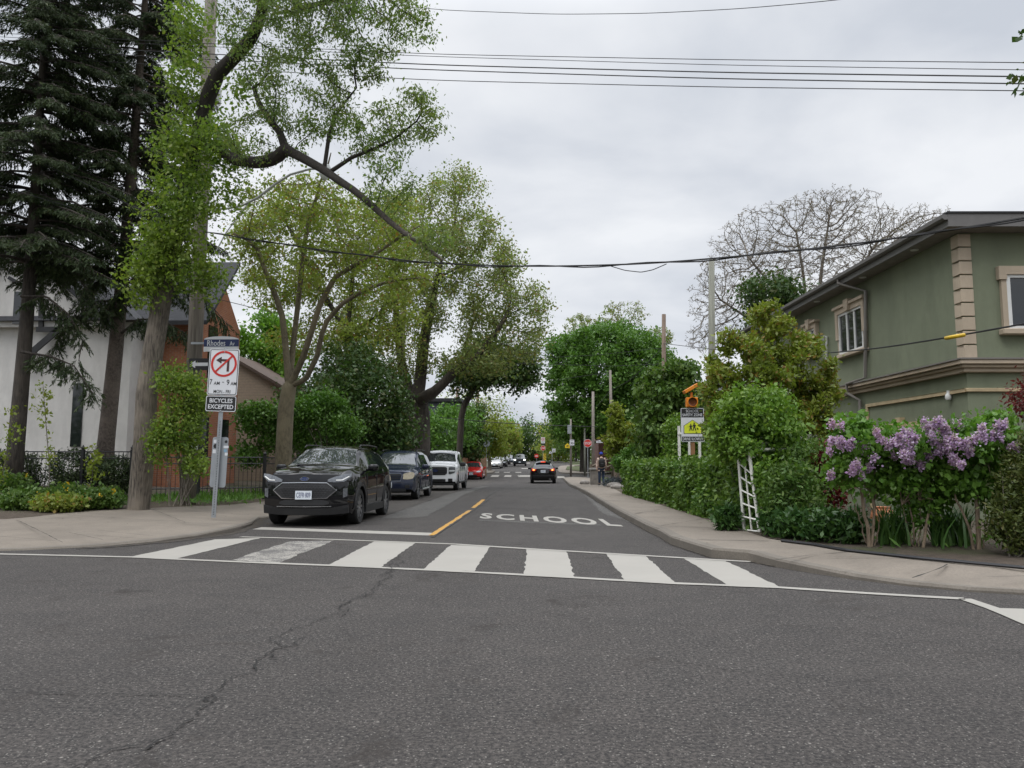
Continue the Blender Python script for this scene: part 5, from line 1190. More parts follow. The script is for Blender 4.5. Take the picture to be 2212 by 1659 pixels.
# small beige sided house behind
p = B(535, 790, 38); th = thing('beige_house', 'low beige sided house with a brown roof behind the no-turn sign', 'house', (p.x-2, 38, .4))
za = B(545, 775, 38).z; a = B(612, 840, 36); xr_ = a.x
th_w = MB().add([(xr_-6,36,.3),(xr_,36,.3),(xr_,42,.3),(xr_-6,42,.3),(xr_-6,36,a.z),(xr_,36,a.z),(xr_,42,a.z),(xr_-6,42,a.z),(xr_-3,36,za),(xr_-3,42,za)], [(0,1,5,8,4),(1,2,6,5),(2,3,7,9,6),(3,0,4,7),(0,3,2,1)])
th_w.build('wall', SIDTAN, th)
s_ = (za-a.z)/3
MB().add([(xr_+.3,35.7,a.z-.3*s_+.02),(xr_+.3,42.3,a.z-.3*s_+.02),(xr_-3,42.3,za+.02),(xr_-3,35.7,za+.02),(xr_+.3,35.7,a.z-.3*s_+.16),(xr_+.3,42.3,a.z-.3*s_+.16),(xr_-3,42.3,za+.16),(xr_-3,35.7,za+.16),
   (xr_-6.3,35.7,a.z-.3*s_+.02),(xr_-6.3,42.3,a.z-.3*s_+.02),(xr_-6.3,35.7,a.z-.3*s_+.16),(xr_-6.3,42.3,a.z-.3*s_+.16)], [(0,1,2,3),(4,7,6,5),(0,4,5,1),(0,3,7,4),(1,5,6,2),(8,3,2,9),(10,11,6,7),(8,9,11,10),(8,10,7,3),(9,2,6,11)]).build('roof', BROOF, th)
# grey sided house over red brick beyond the second crossing on the right
p = B(1265, 990, 62); zb_ = zg(62); gh2 = thing('grey_house', 'grey sided house over a dark red brick ground floor right of the stop sign', 'house', (p.x, 80, zb_))
x0 = B(1291, 950, 82).x; x1 = x0 + 11; zs_ = B(1300, 930, 82).z; zt_ = B(1300, 878, 82).z
MB().bx(x0+.1, x1, 82.1, 92, zb_-.5, zs_).build('wall', BRICKD, gh2); MB().bx(x0, x1+.1, 82, 92.1, zs_+.002, zt_).build('upper_wall', SIDGREY, gh2)
MB().add([(x0-.4,81.6,zt_),(x1+.4,81.6,zt_),(x1+.4,92.4,zt_),(x0-.4,92.4,zt_),(x0+3,87,zt_+2.4),(x1-3,87,zt_+2.4)], [(0,1,5,4),(1,2,5),(2,3,4,5),(3,0,4),(0,3,2,1)]).build('roof', SHING, gh2)
for xa in (x0+2.2, x0+5.5):
    w = MB().bx(xa, xa+1.2, 81.96, 81.998, zs_+.6, zs_+1.9).build('window', GLASSM, gh2); MB().bx(xa-.1, xa, 81.93, 81.998, zs_+.5, zs_+2).bx(xa+1.2, xa+1.3, 81.93, 81.998, zs_+.5, zs_+2).bx(xa, xa+1.2, 81.93, 81.998, zs_+1.9, zs_+2).bx(xa, xa+1.2, 81.93, 81.998, zs_+.5, zs_+.6).build('frame', WHITEF, w)
# white house glimpsed behind the magnolia
p = B(1575, 850, 44); wh2 = thing('pale_house', 'pale sided house glimpsed between the broadleaf tree and the magnolia', 'house', (p.x, 44, .2))
MB().bx(p.x-3.2, p.x+5, 44, 52, .1, 5.2).build('wall', rows('pale_siding', (.50,.50,.49), .18, .7), wh2)
MB().add([(p.x-3.6,43.6,5.2),(p.x+5.4,43.6,5.2),(p.x+5.4,52.4,5.2),(p.x-3.6,52.4,5.2),(p.x-3.6,48,6.2),(p.x+5.4,48,6.2)], [(0,1,5,4),(2,3,4,5),(0,4,3),(1,2,5),(0,3,2,1)]).build('roof', SHING, wh2)
w = MB().bx(p.x-1.6, p.x-.4, 43.95, 43.998, 3.6, 5.0).build('window', GLASSM, wh2); MB().bx(p.x-1.75, p.x-1.6, 43.92, 43.998, 3.5, 5.1).bx(p.x-.4, p.x-.25, 43.92, 43.998, 3.5, 5.1).bx(p.x-1.6, p.x-.4, 43.92, 43.998, 5.0, 5.1).build('frame', WHITEF, w)
# dark modern house far left behind trees
p = B(985, 920, 68); dh = thing('slate_house', 'dark slate clad house peeping through trees left of the one-way arrow', 'house', (p.x-3, 68, .1))
MB().bx(p.x-6, p.x+.2, 68, 76, 0, 6.6).build('wall', M('slate_cladding', (.05,.055,.07), .6), dh); MB().bx(p.x-6.3, p.x+.5, 67.7, 76.3, 6.6, 6.9).build('roof', ROOFBLK, dh)
w = MB().bx(p.x-1.2, p.x-.3, 67.95, 67.998, 4.2, 5.6).build('window', GLASSM, dh)

# ------------------------------------------------------------------ fences and garden structures
IRON = M('black_iron', (.012,.012,.013), .45, var=.2)
def iron_fence(label, pts, h, seed=0):
    t = thing('iron_fence', label, 'fence', pts[0], group='black iron picket fences on the left'); pk = MB(); rl = MB(); z0 = lambda y: zg(y)+.42
    for a, b_ in zip(pts, pts[1:]):
        a, b_ = Vector(a), Vector(b_); n = int((b_-a).length/.115)
        for i in range(n+1):
            q = a.lerp(b_, i/n); pk.tube([(q.x,q.y,z0(q.y)-.1),(q.x,q.y,z0(q.y)+h)], .0085, 4)
        for zz in (.12, h-.18, h):
            rl.tube([(a.x,a.y,z0(a.y)+zz),(b_.x,b_.y,z0(b_.y)+zz)], .016, 4)
    pk.build('pickets', IRON, t, recalc=False); rl.build('rails', IRON, t, recalc=False)
    for q in pts: 
        mb = MB().bx(q[0]-.04, q[0]+.04, q[1]-.04, q[1]+.04, .2, z0(q[1])+h+.06); mb.lathe([(.03, z0(q[1])+h+.06), (.05, z0(q[1])+h+.09), (.05, z0(q[1])+h+.12), (.02, z0(q[1])+h+.16), (.005, z0(q[1])+h+.19)], n=10, c=(q[0], q[1], 0)); mb.build('post', IRON, t)
    return t
f = lambda px, D: (B(px, 1000, D).x, D, 0)
iron_fence('black iron picket fence crossing in front of the white house', [f(-120, 20.4), f(20, 20.6), f(178, 20.8), f(285, 21)], 1.15)
iron_fence('black iron picket fence running along behind the pole towards the multi-stemmed tree', [f(320, 21.2), f(430, 21.6), (-8.2, 22.6, 0), (-8.3, 26, 0), (-8.3, 31, 0)], 1.0)
WOOD = M('weathered_wood', (.16,.125,.095), .9, var=.3, scale=3, stretch=(6,6,.5), bmp=.6); WOODR = M('brown_boards', (.24,.14,.08), .85, var=.2, scale=3, stretch=(.4,.4,8), bmp=.4)
def board_fence(name, label, a, b_, h, mat, bw=.14, group=None):
    t = thing(name, label, 'fence', a, group=group); a, b_ = Vector(a), Vector(b_); d = (b_-a); n = max(3, int(d.length/bw)); mb = MB(); rg = random.Random(5)
    s = d.normalized(); nn = Vector((-s.y, s.x, 0))*.012
    for i in range(n):
        p = a.lerp(b_, (i+.06)/n); q = a.lerp(b_, (i+.94)/n); z = zg(p.y)+.05; hh = h + rg.uniform(-.05, .05)
        mb.add([tuple(p-nn+Vector((0,0,z))), tuple(q-nn+Vector((0,0,z))), tuple(q+nn+Vector((0,0,z))), tuple(p+nn+Vector((0,0,z))), tuple(p-nn+Vector((0,0,z+hh))), tuple(q-nn+Vector((0,0,z+hh))), tuple(q+nn+Vector((0,0,z+hh))), tuple(p+nn+Vector((0,0,z+hh)))], [(0,3,2,1),(4,5,6,7),(0,1,5,4),(1,2,6,5),(2,3,7,6),(3,0,4,7)])
    mb.build('boards', mat, t)
    for k in (0, .5, 1):
        p = a.lerp(b_, k); MB().bx(p.x-.05, p.x+.05, p.y+.03, p.y+.13, zg(p.y), zg(p.y)+h+.08).build('post', mat, t)
board_fence('board_fence', 'weathered vertical board fence behind the stop sign pole on the right', (B(1321,990,60).x, 60, 0), (B(1400,990,58).x, 58, 0), 1.95, WOOD)
board_fence('timber_fence', 'brown timber fence beside the red car on the far left pavement', (B(1030,990,62).x-1.5, 62, 0), (B(1036,990,72).x+.6, 72, 0), 1.7, WOODR, .2)
# white trellis arch
TW = M('white_painted_trellis', (.68,.67,.62), .6, var=.1, dirt=.4)
ar = thing('garden_arch', 'white wooden lattice arch overgrown with vine at the end of the hedge', 'arch', LA)
def lad(p0, p1, q0, q1, n, w=.028):
    p0, p1, q0, q1 = map(Vector, (p0, p1, q0, q1)); mb = MB()
    mb.tube([p0, p1], w, 4); mb.tube([q0, q1], w, 4)
    m0, m1 = p0.lerp(q0, .5), p1.lerp(q1, .5); mb.tube([m0, m1], w*.6, 4)
    for i in range(n+1): mb.tube([p0.lerp(p1, i/n), q0.lerp(q1, i/n)], w*.6, 4)
    return mb
a0 = B(1607, 1128, 13.3); a1 = B(1592, 945, 13.3); b0 = B(1640, 1130, 13.0); b1 = B(1618, 975, 13.0); a0.z = .15; b0.z = .15
lad(a0, a1, b0, b1, 7).build('side_panel', TW, ar, recalc=False)
c0 = a0 + Vector((.95, .45, 0)); c1 = a1 + Vector((1.0, .45, .0)); d0 = b0 + Vector((.95, .45, 0)); d1 = b1 + Vector((1.0, .45, .25))
lad(c0, c1, d0, d1, 7).build('side_panel', TW, ar, recalc=False)
lad(a1 + Vector((0,.1,0)), c1 + Vector((0, 0, .02)), b1 + Vector((0,.1,.02)), d1 - Vector((0,0,.2)), 6).build('top_panel', TW, ar, recalc=False)
tr = thing('trellis_posts', 'white trellis posts standing behind the hedge under the climber', 'trellis', (B(1490,1000,23).x, 23, .15))
for px in (1468, 1490, 1512): MB().bx(B(px,1000,23).x-.035, B(px,1000,23).x+.035, 22.96, 23.04, .15, 2.35).build('post', TW, tr)
MB().bx(B(1466,1000,23).x, B(1514,1000,23).x, 22.93, 22.96, 2.1, 2.16).build('rail', TW, tr)
# bed edging
mb = MB(); P = [gnd(x, y, .15) for x, y in [(1690,1170),(1757,1178),(1831,1191),(1987,1208),(2212,1229),(2400,1240)]]
mb.tube([p + Vector((0, .03, .012)) for p in P], .022, 6)
tag(mb.build('bed_edging', M('black_edging', (.012,.012,.014), .5)), 'black rubber edging strip along the front of the lilac bed', 'edging')
# terracotta pot glimpsed between stems
pt = B(1905, 1075, 13.2); tag(MB().lathe([(.10, .16), (.17, .22), (.2, .36), (.17, .48), (.12, .52), (.13, .55), (.1, .55)], n=16, c=(pt.x, pt.y, 0)).build('garden_pot', M('terracotta', (.45,.17,.08), .8), smooth=True), 'round terracotta pot glimpsed behind the left lilac stems', 'pot')
# stone wall, pillar and wooden rail beside the walking person
STONE = M('garden_stone', (.22,.20,.18), .9, var=.35, scale=4, bmp=.8)
p = B(1287, 1030, 45); pil = thing('stone_pillar', 'low stone gate pillar with flat cap left of the walking person', 'pillar', (p.x, 45, zg(45)+.1))
MB().bx(p.x-.3, p.x+.3, 45, 45.6, zg(45)+.05, zg(45)+1.0).build('shaft', STONE, pil, bevel=.02); MB().bx(p.x-.36, p.x+.36, 44.94, 45.66, zg(45)+1.002, zg(45)+1.1).build('cap', M('stone_cap', (.3,.29,.27), .8), pil, bevel=.01)
p = B(1277, 1030, 47); hr = thing('wooden_handrail', 'sloping grey wooden handrail on posts by the stone pillar', 'handrail', (p.x, 47, zg(47)))
MB().bx(p.x-.07, p.x+.07, 46.9, 47.05, zg(47), zg(47)+1.35).build('post', WOOD, hr); MB().bx(p.x+1.5, p.x+1.62, 47.4, 47.55, zg(47)+.5, zg(47)+1.95).build('post', WOOD, hr)
MB().tube([(p.x, 46.97, zg(47)+1.2), (p.x+1.56, 47.47, zg(47)+1.85)], .06, 4).build('rail', WOOD, hr); MB().tube([(p.x, 46.97, zg(47)+.75), (p.x+1.56, 47.47, zg(47)+1.4)], .05, 4).build('rail', WOOD, hr)
GR = 'rough garden boulders by the pavement on the right'
gb = np.random.default_rng(9)
def boulder(c, r, seed):
    g = np.random.default_rng(seed); bm = bmesh.new(); bmesh.ops.create_icosphere(bm, subdivisions=2, radius=1)
    for v in bm.verts: v.co = Vector(c) + Vector((v.co.x*r[0], v.co.y*r[1], v.co.z*r[2]))*(1+g.normal(0, .07))
    mb = MB(); mb.v = [tuple(v.co) for v in bm.verts]; mb.f = [tuple(v.index for v in f.verts) for f in bm.faces]; mb.mi = [0]*len(mb.f); bm.free(); return mb
for i, (px, py, D, r, lab) in enumerate([(1327, 1044, 38, (.4,.4,.18), 'flat grey boulder just right of the walking person'), (1334, 1052, 35.2, (.35,.35,.14), 'low flat boulder at the hedge end nearest the pavement'), (1263, 1030, 47, (.3,.3,.2), 'small boulder at the foot of the wooden handrail')]):
    c = B(px, py, D); c.z = zg(D)+.2; tag(boulder(c, r, i).build('boulder', STONE, smooth='all'), lab, 'rock', GR)
c = B(1326, 1028, 39.5); c.z = zg(38)+.3
shrub('lavender_mound', 'grey blue low mounded plant beside the walking person', (c.x, c.y, zg(38)+.12), [((c.x, c.y, zg(38)+.3), (.65, .5, .32), 1)], 3000, .07, leafmat('grey_blue_leaves', (.05,.065,.085), (.10,.12,.15), None, .2), 'plant', seed=301, elong=3, stems=5)
lawn_sheet('right_lawn', [(B(1222,1000,88).x,88),(B(1262,1000,80).x,79.5),(B(1330,1000,80).x,79.5),(B(1330,1000,104).x,104),(B(1225,1000,104).x,104)], .19, GRASSY)
# ------------------------------------------------------------------ vehicles
TYRE = M('tyre_rubber', (.016,.016,.016), .85, var=.2); RIM = M('alloy_rim', (.42,.43,.45), .3, .9, var=.1); RIMD = M('dark_alloy', (.06,.06,.065), .35, .6)
CARGLASS = M('tinted_glass', (.010,.013,.016), .03, var=.1, ior=1.7); SCREEN = M('windscreen_glass', (.03,.036,.038), .03, var=.1, ior=1.9)
BLKPL = M('black_plastic', (.016,.016,.017), .55, var=.15); CHROME = M('chrome_trim', (.62,.63,.65), .15, 1.0, var=.03); CLEAR = M('headlamp_lens', (.20,.21,.225), .08, .55, var=.3, scale=25); AMBERL = M('aged_headlamp_lens', (.42,.37,.27), .15, .3, var=.2, scale=12)
PLATEW = M('number_plate', (.62,.66,.70), .5, var=.04); PLATEB = M('plate_lettering', (.02,.03,.12), .6); REDLAMP = M('rear_lamp', (.22,.008,.006), .12, var=.2)
BRAKE = M('lit_brake_lamp', (.8,.05,.01), .3, emit=(1,.09,.03,2.2)); BRAKEC = M('brake_lamp_core', (.9,.3,.05), .3, emit=(1,.36,.06,4)); HEADON = M('lit_headlamp', (.9,.9,.9), .2, emit=(1,.97,.88,3.5)); BLUEB = M('blue_badge', (.02,.04,.16), .2)
UNDER = M('underbody', (.008,.008,.008), .9)
def paint(name, c, metal=.0, rough=.3): return M(name, c, rough, metal, var=.03, scale=2, coat=1.0, spec=.0)
def smoothed(xs, zs, s, q=7):
    z = np.interp(s, xs, zs); k = np.hanning(q+2)[1:-1]; k /= k.sum(); p = np.pad(z, q//2, mode='edge'); return np.convolve(p, k, 'valid')
class Car:
    def __init__(s, name, label, cat, paintm, L, W, H, top, belt, wheels, rw, spans, shield, rear, plan=None, wroof=.70, zs=.22, bow=.12, nose=None, tail=None, rbow=.08, group=None, clad=False, rimm=RIM, spokes=10, bed=None, n=120):
        s.t = thing(name, label, cat, (0, 0, 0), group=group); s.L, s.W, s.H, s.bow, s.rbow = L, W, H, bow, rbow; s.paint = paintm
        s.nose = nose or [(0, 0), (2, 0)]; s.tail = tail or [(0, 0), (2, 0)]
        ys = np.linspace(0, L, n); Z = smoothed([p[0] for p in top], [p[1] for p in top], ys); BL = smoothed([p[0] for p in belt], [p[1] for p in belt], ys, 5)
        plan = plan or [(0, .93), (.5, 1), (L-.5, 1), (L, .93)]; PL = smoothed([p[0] for p in plan], [p[1] for p in plan], ys, 9); Ra = rw + .065
        rings = []
        for y, zt, bl, pl in zip(ys, Z, BL, PL):
            w = W/2*pl; zb = zs + (.10*max(0, 1-y/.35) if y < .35 else 0) + (.14*max(0, 1-(L-y)/.4) if L-y < .4 else 0)
            for yw in wheels:
                if abs(y-yw) < Ra: zb = max(zb, rw + math.sqrt(Ra*Ra-(y-yw)**2))
            zl = min(bl, zt-.015); gh = zt-zl; k = min(1, max(0, (gh-.05)/(H*.22))); wt = w*.84*(1-k) + W/2*wroof*min(1, pl*1.02)*k
            r = .055*k; cr = .03 + .02*k; d = zl-zb
            lo = [(w*.94, zb), (w*.985, zb+d*.18), (w*1.0, zb+d*.5), (w*.985, zb+d*.84), (w*.955, zl)]
            x0, z0, x1, z1 = w*.955, zl, wt, zt-r
            upp = [(x0+(x1-x0)*f, z0+(z1-z0)*f) for f in (.10, .5, .88)]
            half = lo + upp + [(x1, z1), (wt-.07*max(k, .5), zt), (wt*.5, zt+cr*.75), (0, zt+cr)]
            rings.append((y, half, gh))
        s.cls = {}
        m = 12
        def deform(x, y, z):
            f = max(0, 1-y/.9)**2; b = max(0, 1-(L-y)/.8)**2
            return (x, y + s.fy(x, z)*f - s.ry(x, z)*b, z)
        def put(c, pts):
            mb = s.cls.setdefault(c, MB()); mb.add([deform(*p) for p in pts], [tuple(range(len(pts)))])
        for i in range(n-1):
            (ya, A, ga), (yb, Bq, gb_) = rings[i], rings[i+1]; yc = (ya+yb)/2
            for j in range(m-1):
                c = 'body'
                if j in (5, 6) and min(ga, gb_) > .13:
                    for q, (u, v) in enumerate(spans):
                        if u <= yc <= v: c = 'side%d' % q
                if j in (9, 10):
                    if shield[0] <= yc <= shield[1]: c = 'windscreen'
                    if rear and rear[0] <= yc <= rear[1]: c = 'rear_window'
                for sg in (1, -1):
                    cc = c + ('R' if sg > 0 else 'L') if c.startswith('side') else c
                    P = [(sg*A[j][0], ya, A[j][1]), (sg*A[j+1][0], ya, A[j+1][1]), (sg*Bq[j+1][0], yb, Bq[j+1][1]), (sg*Bq[j][0], yb, Bq[j][1])]
                    put(cc, P if sg > 0 else P[::-1])
        for i in (0, n-1):
            y, A, g_ = rings[i]
            for j in range(m-1):
                for k in range(8):
                    a, b_ = -1+k/4, -1+(k+1)/4
                    put('body', [(A[j][0]*a, y, A[j][1]), (A[j][0]*b_, y, A[j][1]), (A[j+1][0]*b_, y, A[j+1][1]), (A[j+1][0]*a, y, A[j+1][1])])
        for c, mb in s.cls.items():
            nm = 'body' if c == 'body' else 'side_window' if c.startswith('side') else c
            bm_ = s.weld(mb, nm, paintm if c == 'body' else SCREEN if c == 'windscreen' else CARGLASS)
        MB().bx(-W/2*.78, W/2*.78, .25, L-.2, zs-.02, min(.75, H*.42)).build('underbody', UNDER, s.t)
        s.wheels = wheels; s.rw = rw
        for y in wheels:
            for sg in (1, -1): s.wheel(sg, y, rw, rimm, spokes)
        if clad:
            for sg in (1, -1):
                for yw in wheels:
                    mb = MB(); vs = []; fs = []; q = 18
                    for k in range(q+1):
                        a = math.pi*k/q*1.06 - .09
                        for rr, xx in ((Ra-.005, .985), (Ra-.005, 1.012), (Ra+.05, 1.008), (Ra+.05, .97)): vs.append((sg*W/2*xx, yw+rr*math.cos(a), rw+rr*math.sin(a)))
                    for k in range(q):
                        for z in range(4): fs.append((k*4+z, k*4+(z+1) % 4, k*4+4+(z+1) % 4, k*4+4+z))
                    mb.add(vs, fs); mb.build('wheel_arch_trim', BLKPL, s.t)
                y0, y1 = wheels[0]+Ra+.03, wheels[1]-Ra-.03
                MB().bx(*(sorted((sg*W/2*.93, sg*W/2*1.0))), y0, y1, zs-.03, zs+.12).build('sill_trim', BLKPL, s.t)
    def fy(s, x, z): return s.bow*(abs(x)/(s.W/2))**2.6 + float(np.interp(z, [p[0] for p in s.nose], [p[1] for p in s.nose]))
    def ry(s, x, z): return s.rbow*(abs(x)/(s.W/2))**2.6 + float(np.interp(z, [p[0] for p in s.tail], [p[1] for p in s.tail]))
    def weld(s, mb, nm, mat):
        me = bpy.data.meshes.new(nm); me.from_pydata(mb.v, [], mb.f); bm = bmesh.new(); bm.from_mesh(me)
        bmesh.ops.remove_doubles(bm, verts=bm.verts, dist=.0015); bmesh.ops.dissolve_degenerate(bm, edges=bm.edges, dist=1e-5); bmesh.ops.recalc_face_normals(bm, faces=bm.faces)
        bm.to_mesh(me); bm.free(); me.materials.append(mat); me.polygons.foreach_set('use_smooth', [True]*len(me.polygons)); me.set_sharp_from_angle(angle=R_(48))
        o = bpy.data.objects.new(nm, me); COL.objects.link(o); o.parent = s.t; return o
    def wheel(s, sg, y, r, rimm, sp):
        xo = s.W/2*.985; c = (sg*(xo-.11), y, r); ir = r*.70
        w = MB().lathe([(ir, -.11), (r*.93, -.11), (r, -.08), (r, .08), (r*.93, .108), (ir, .10), (ir*.98, .04)], 'x', 28, c).build('wheel', TYRE, s.t, smooth=True)
        mb = MB(); mb.lathe([(ir, .02), (ir, .085), (ir*.93, .095), (ir*.90, .05), (ir*.3, .03)] if sg > 0 else [(ir, -.02), (ir, -.085), (ir*.93, -.095), (ir*.90, -.05), (ir*.3, -.03)], 'x', 24, c)
        mb.m = 1; mb.lathe([(.06, 0), (.06, sg*.075), (.03, sg*.085)], 'x', 12, c)
        for k in range(sp):
            a = 2*math.pi*k/sp; d = (math.cos(a), math.sin(a)); pn = (-d[1], d[0]); hw0, hw1 = .022, .016+.05/sp; x = c[0] + sg*.088
            P = [(x, y + d[0]*q + pn[0]*h, r + d[1]*q + pn[1]*h) for q, h in ((.04, -hw0), (ir*.95, -hw1), (ir*.95, hw1), (.04, hw0))]
            mb.add(P + [(p[0]-sg*.03, p[1], p[2]) for p in P], [(0,1,2,3), (4,7,6,5), (0,4,5,1), (1,5,6,2), (2,6,7,3), (3,7,4,0)])
        o = mb.build('rim', [M('wheel_dark_grey', (.05,.05,.052), .5, .5), rimm], w, world=False)  # dark grey dish behind the spokes
    def strip(s, name, xs, zt, zb, mat, eps=.012, mirror=False, rear=False, parent=None, n=10, sep=True):
        """a panel that follows the front (or rear) of the car: top and bottom heights at each x"""
        X = np.linspace(xs[0], xs[-1], n); T = np.interp(X, xs, zt); Bz = np.interp(X, xs, zb); out = None
        f = (lambda x, z, e: s.L - s.ry(x, z) + e) if rear else (lambda x, z, e: s.fy(x, z) - e)
        for sg in ((1, -1) if mirror else (1,)):
            mb = MB(); vs = []
            for e in (eps, -.04):
                for x, a, b_ in zip(X, T, Bz):
                    for q in range(4): z = b_ + (a-b_)*q/3; vs.append((sg*x, f(x, z, e), z))
            fs = []; h = 4*n
            for i in range(n-1):
                for q in range(3): fs.append((i*4+q, i*4+q+1, i*4+q+5, i*4+q+4))
                fs += [(i*4, i*4+4, h+i*4+4, h+i*4), (i*4+3, h+i*4+3, h+i*4+7, i*4+7)]
            fs += [(0, h, h+1, 1), (1, h+1, h+2, 2), (2, h+2, h+3, 3)]; e0 = 4*(n-1); fs += [(e0+q, e0+q+1, h+e0+q+1, h+e0+q) for q in range(3)]
            mb.add(vs, fs); out = mb.build(name, mat, parent or s.t, world=False)
        return out
    def line(s, name, pts, r, mat, mirror=False, rear=False, eps=.012, parent=None):
        for sg in ((1, -1) if mirror else (1,)):
            P = [(sg*x, (s.L - s.ry(x, z) + eps) if rear else s.fy(x, z) - eps, z) for x, z in pts]
            o = MB().tube(P, r, 5).build(name, mat, parent or s.t, world=False)
        return o
    def plate(s, text, z, rear=False, x=0, size=1.0):
        y = (s.L - s.ry(0, z) + .03) if rear else s.fy(0, z) - .03
        o = MB().bx(x-.165*size, x+.165*size, y-.008, y+.008, z-.085*size, z+.085*size).build('number_plate', PLATEW, s.t)
        if text:
            mb = MB(); sgn = -1 if rear else 1; vs, fs = text_shape(text, .285*size, .10*size, .01)
            mb.add([(x + p[0]*sgn, y - sgn*.0095, z + p[1]) for p in vs], fs); mb.build('plate_lettering', PLATEB, o, world=False, recalc=False)
    def badge(s, text, z, w, h, rear=False, mat=BLUEB):
        y = s.fy(0, z) - .022; n = 20
        pts = [(math.cos(2*math.pi*k/n)*w/2, z + math.sin(2*math.pi*k/n)*h/2) for k in range(n)]; p2 = [(a*1.12, z+(b_-z)*1.2) for a, b_ in pts]
        mb = MB().plate(pts, y-.006, y+.02); o = mb.build('badge', mat, s.t)
        MB().ring(p2, pts, y-.008, y+.02).build('badge_rim', CHROME, o, world=False)
        if text:
            mb = MB(); put_text(mb, text, 0, z, y-.008, w*.74, h*.62, .01); mb.build('badge_lettering', CHROME, o, world=False, recalc=False)
    def mirror(s, y, z, mat=None, k=1.0):
        for sg in (1, -1):
            bm = bmesh.new(); bmesh.ops.create_icosphere(bm, subdivisions=3, radius=1); mb = MB()
            for v in bm.verts:
                p = v.co; q = Vector([math.copysign(abs(c)**.6, c) for c in p]); mb.v.append((sg*(s.W/2+.085) + q.x*.115*k, y + q.y*.07*k + abs(q.x)*.02, z + q.z*.075*k))
            mb.f = [tuple(v.index for v in f.verts) for f in bm.faces]; mb.mi = [0]*len(mb.f); bm.free()
            mb.tube([(sg*(s.W/2-.06), y+.02, z-.05), (sg*(s.W/2+.06), y, z-.04)], .025, 5); mb.build('wing_mirror', mat or s.paint, s.t, smooth='all')
    def rails(s, y0, y1, x, z, mat=BLKPL):
        for sg in (1, -1): MB().tube([(sg*x, y0, z-.05), (sg*x, y0+.12, z), (sg*x, (y0+y1)/2, z+.015), (sg*x, y1-.12, z-.01), (sg*x, y1, z-.06)], .018, 6).build('roof_rail', mat, s.t, smooth='all')
    def seams(s, ys, z0, z1, mat=BLKPL):
        for y in ys:
            for sg in (1, -1): MB().bx(*sorted((sg*s.W/2*.985, sg*s.W/2*1.002)), y-.004, y+.004, z0, z1).build('door_gap', mat, s.t)
    def handles(s, ys, z, mat=None):
        for y in ys:
            for sg in (1, -1): MB().bx(*sorted((sg*s.W/2*.98, sg*s.W/2*1.02)), y-.1, y+.1, z-.018, z+.018).build('door_handle', mat or s.paint, s.t, bevel=.008)
    def place(s, x, y, rz=0, z=0):
        s.t.location = (x, y, zg(y + (s.L/2 if abs(rz) < 1 else -s.L/2)) + z); s.t.rotation_euler = (0, 0, rz); return s
PB = paint('black_paint', (.006,.006,.007)); PBL = paint('dark_blue_paint', (.022,.028,.052), .4); PWH = paint('white_paint', (.62,.63,.64)); PRED = paint('red_paint', (.40,.018,.016)); PSIL = paint('silver_paint', (.50,.49,.47), .6, .35); PGR = paint('graphite_paint', (.05,.062,.072), .4); PGB = paint('slate_blue_paint', (.06,.07,.085), .4)
GP_ = 'cars parked along the left kerb'
# 1: black crossover nearest the stop line
c = Car('parked_suv', 'glossy black suv with leafy windscreen reflections, parked nearest the stop line', 'car', PB, 4.6, 1.88, 1.66,
  [(0,1.02),(.08,1.075),(.5,1.14),(1.15,1.19),(1.25,1.21),(1.95,1.57),(2.25,1.62),(2.9,1.63),(3.7,1.56),(4.05,1.45),(4.45,1.05),(4.6,.95)], [(0,.95),(1.2,1.09),(2.5,1.11),(3.6,1.16),(4.2,1.18),(4.6,.97)], (.93,3.64), .365,
  [(1.62,2.42),(2.52,3.32),(3.42,3.75)], (1.27,1.93), (4.02,4.4), [(0,.90),(.25,.965),(.7,1.0),(3.8,1.0),(4.6,.92)], .69, .24, .20, [(.2,.05),(.4,0),(.76,.0),(.95,.03),(1.07,.07),(1.3,.2)], [(.3,.1),(.6,0),(.9,.02),(1.2,.2)], group=GP_, clad=True, rimm=RIM, spokes=10)
c.strip('grille', [-.62,-.44,.44,.62], [.735,.865,.865,.735], [.725,.575,.575,.725], BLKPL, .012, n=14)
mb = MB()
for r_ in range(7):
    for k in range(16):
        x = -.5 + (k + .5*(r_ % 2))*.066; z = .595 + r_*.044
        if abs(x) < .53 - abs(z-.73)*.9 and z < .86: mb.tube([(x-.024, c.fy(x-.024, z)-.016, z+.010), (x, c.fy(x, z)-.02, z-.010), (x+.024, c.fy(x+.024, z)-.016, z+.010)], .0035, 4)
mb.build('grille_mesh', M('grille_grey', (.06,.06,.065), .4, .5), c.t, recalc=False)
c.line('grille_surround', [(x, z) for x, z in [(-.64,.73),(-.45,.875),(0,.882),(.45,.875),(.64,.73),(.45,.57),(0,.56),(-.45,.57),(-.64,.73)]], .011, CHROME, eps=.018)
c.strip('headlight', [.46,.6,.78,.90], [.94,1.0,1.05,1.06], [.90,.885,.90,1.0], CLEAR, .014, True, n=8); c.line('running_light', [(.62,.925),(.74,.93),(.86,1.0)], .012, M('lamp_white', (.8,.8,.78), .2), True, eps=.022)
c.strip('fog_lamp', [.76,.84], [.76,.77], [.58,.61], CLEAR, .014, True, n=4); c.strip('lower_intake', [-.5,-.42,.42,.5], [.50,.54,.54,.50], [.46,.43,.43,.46], BLKPL, .012, n=10)
c.strip('front_skirt', [-.86,-.5,.5,.86], [.44,.375,.375,.44], [.27,.24,.24,.27], BLKPL, .014, n=12); c.line('skid_trim', [(-.55,.41),(0,.405),(.55,.41)], .012, CHROME, eps=.03)
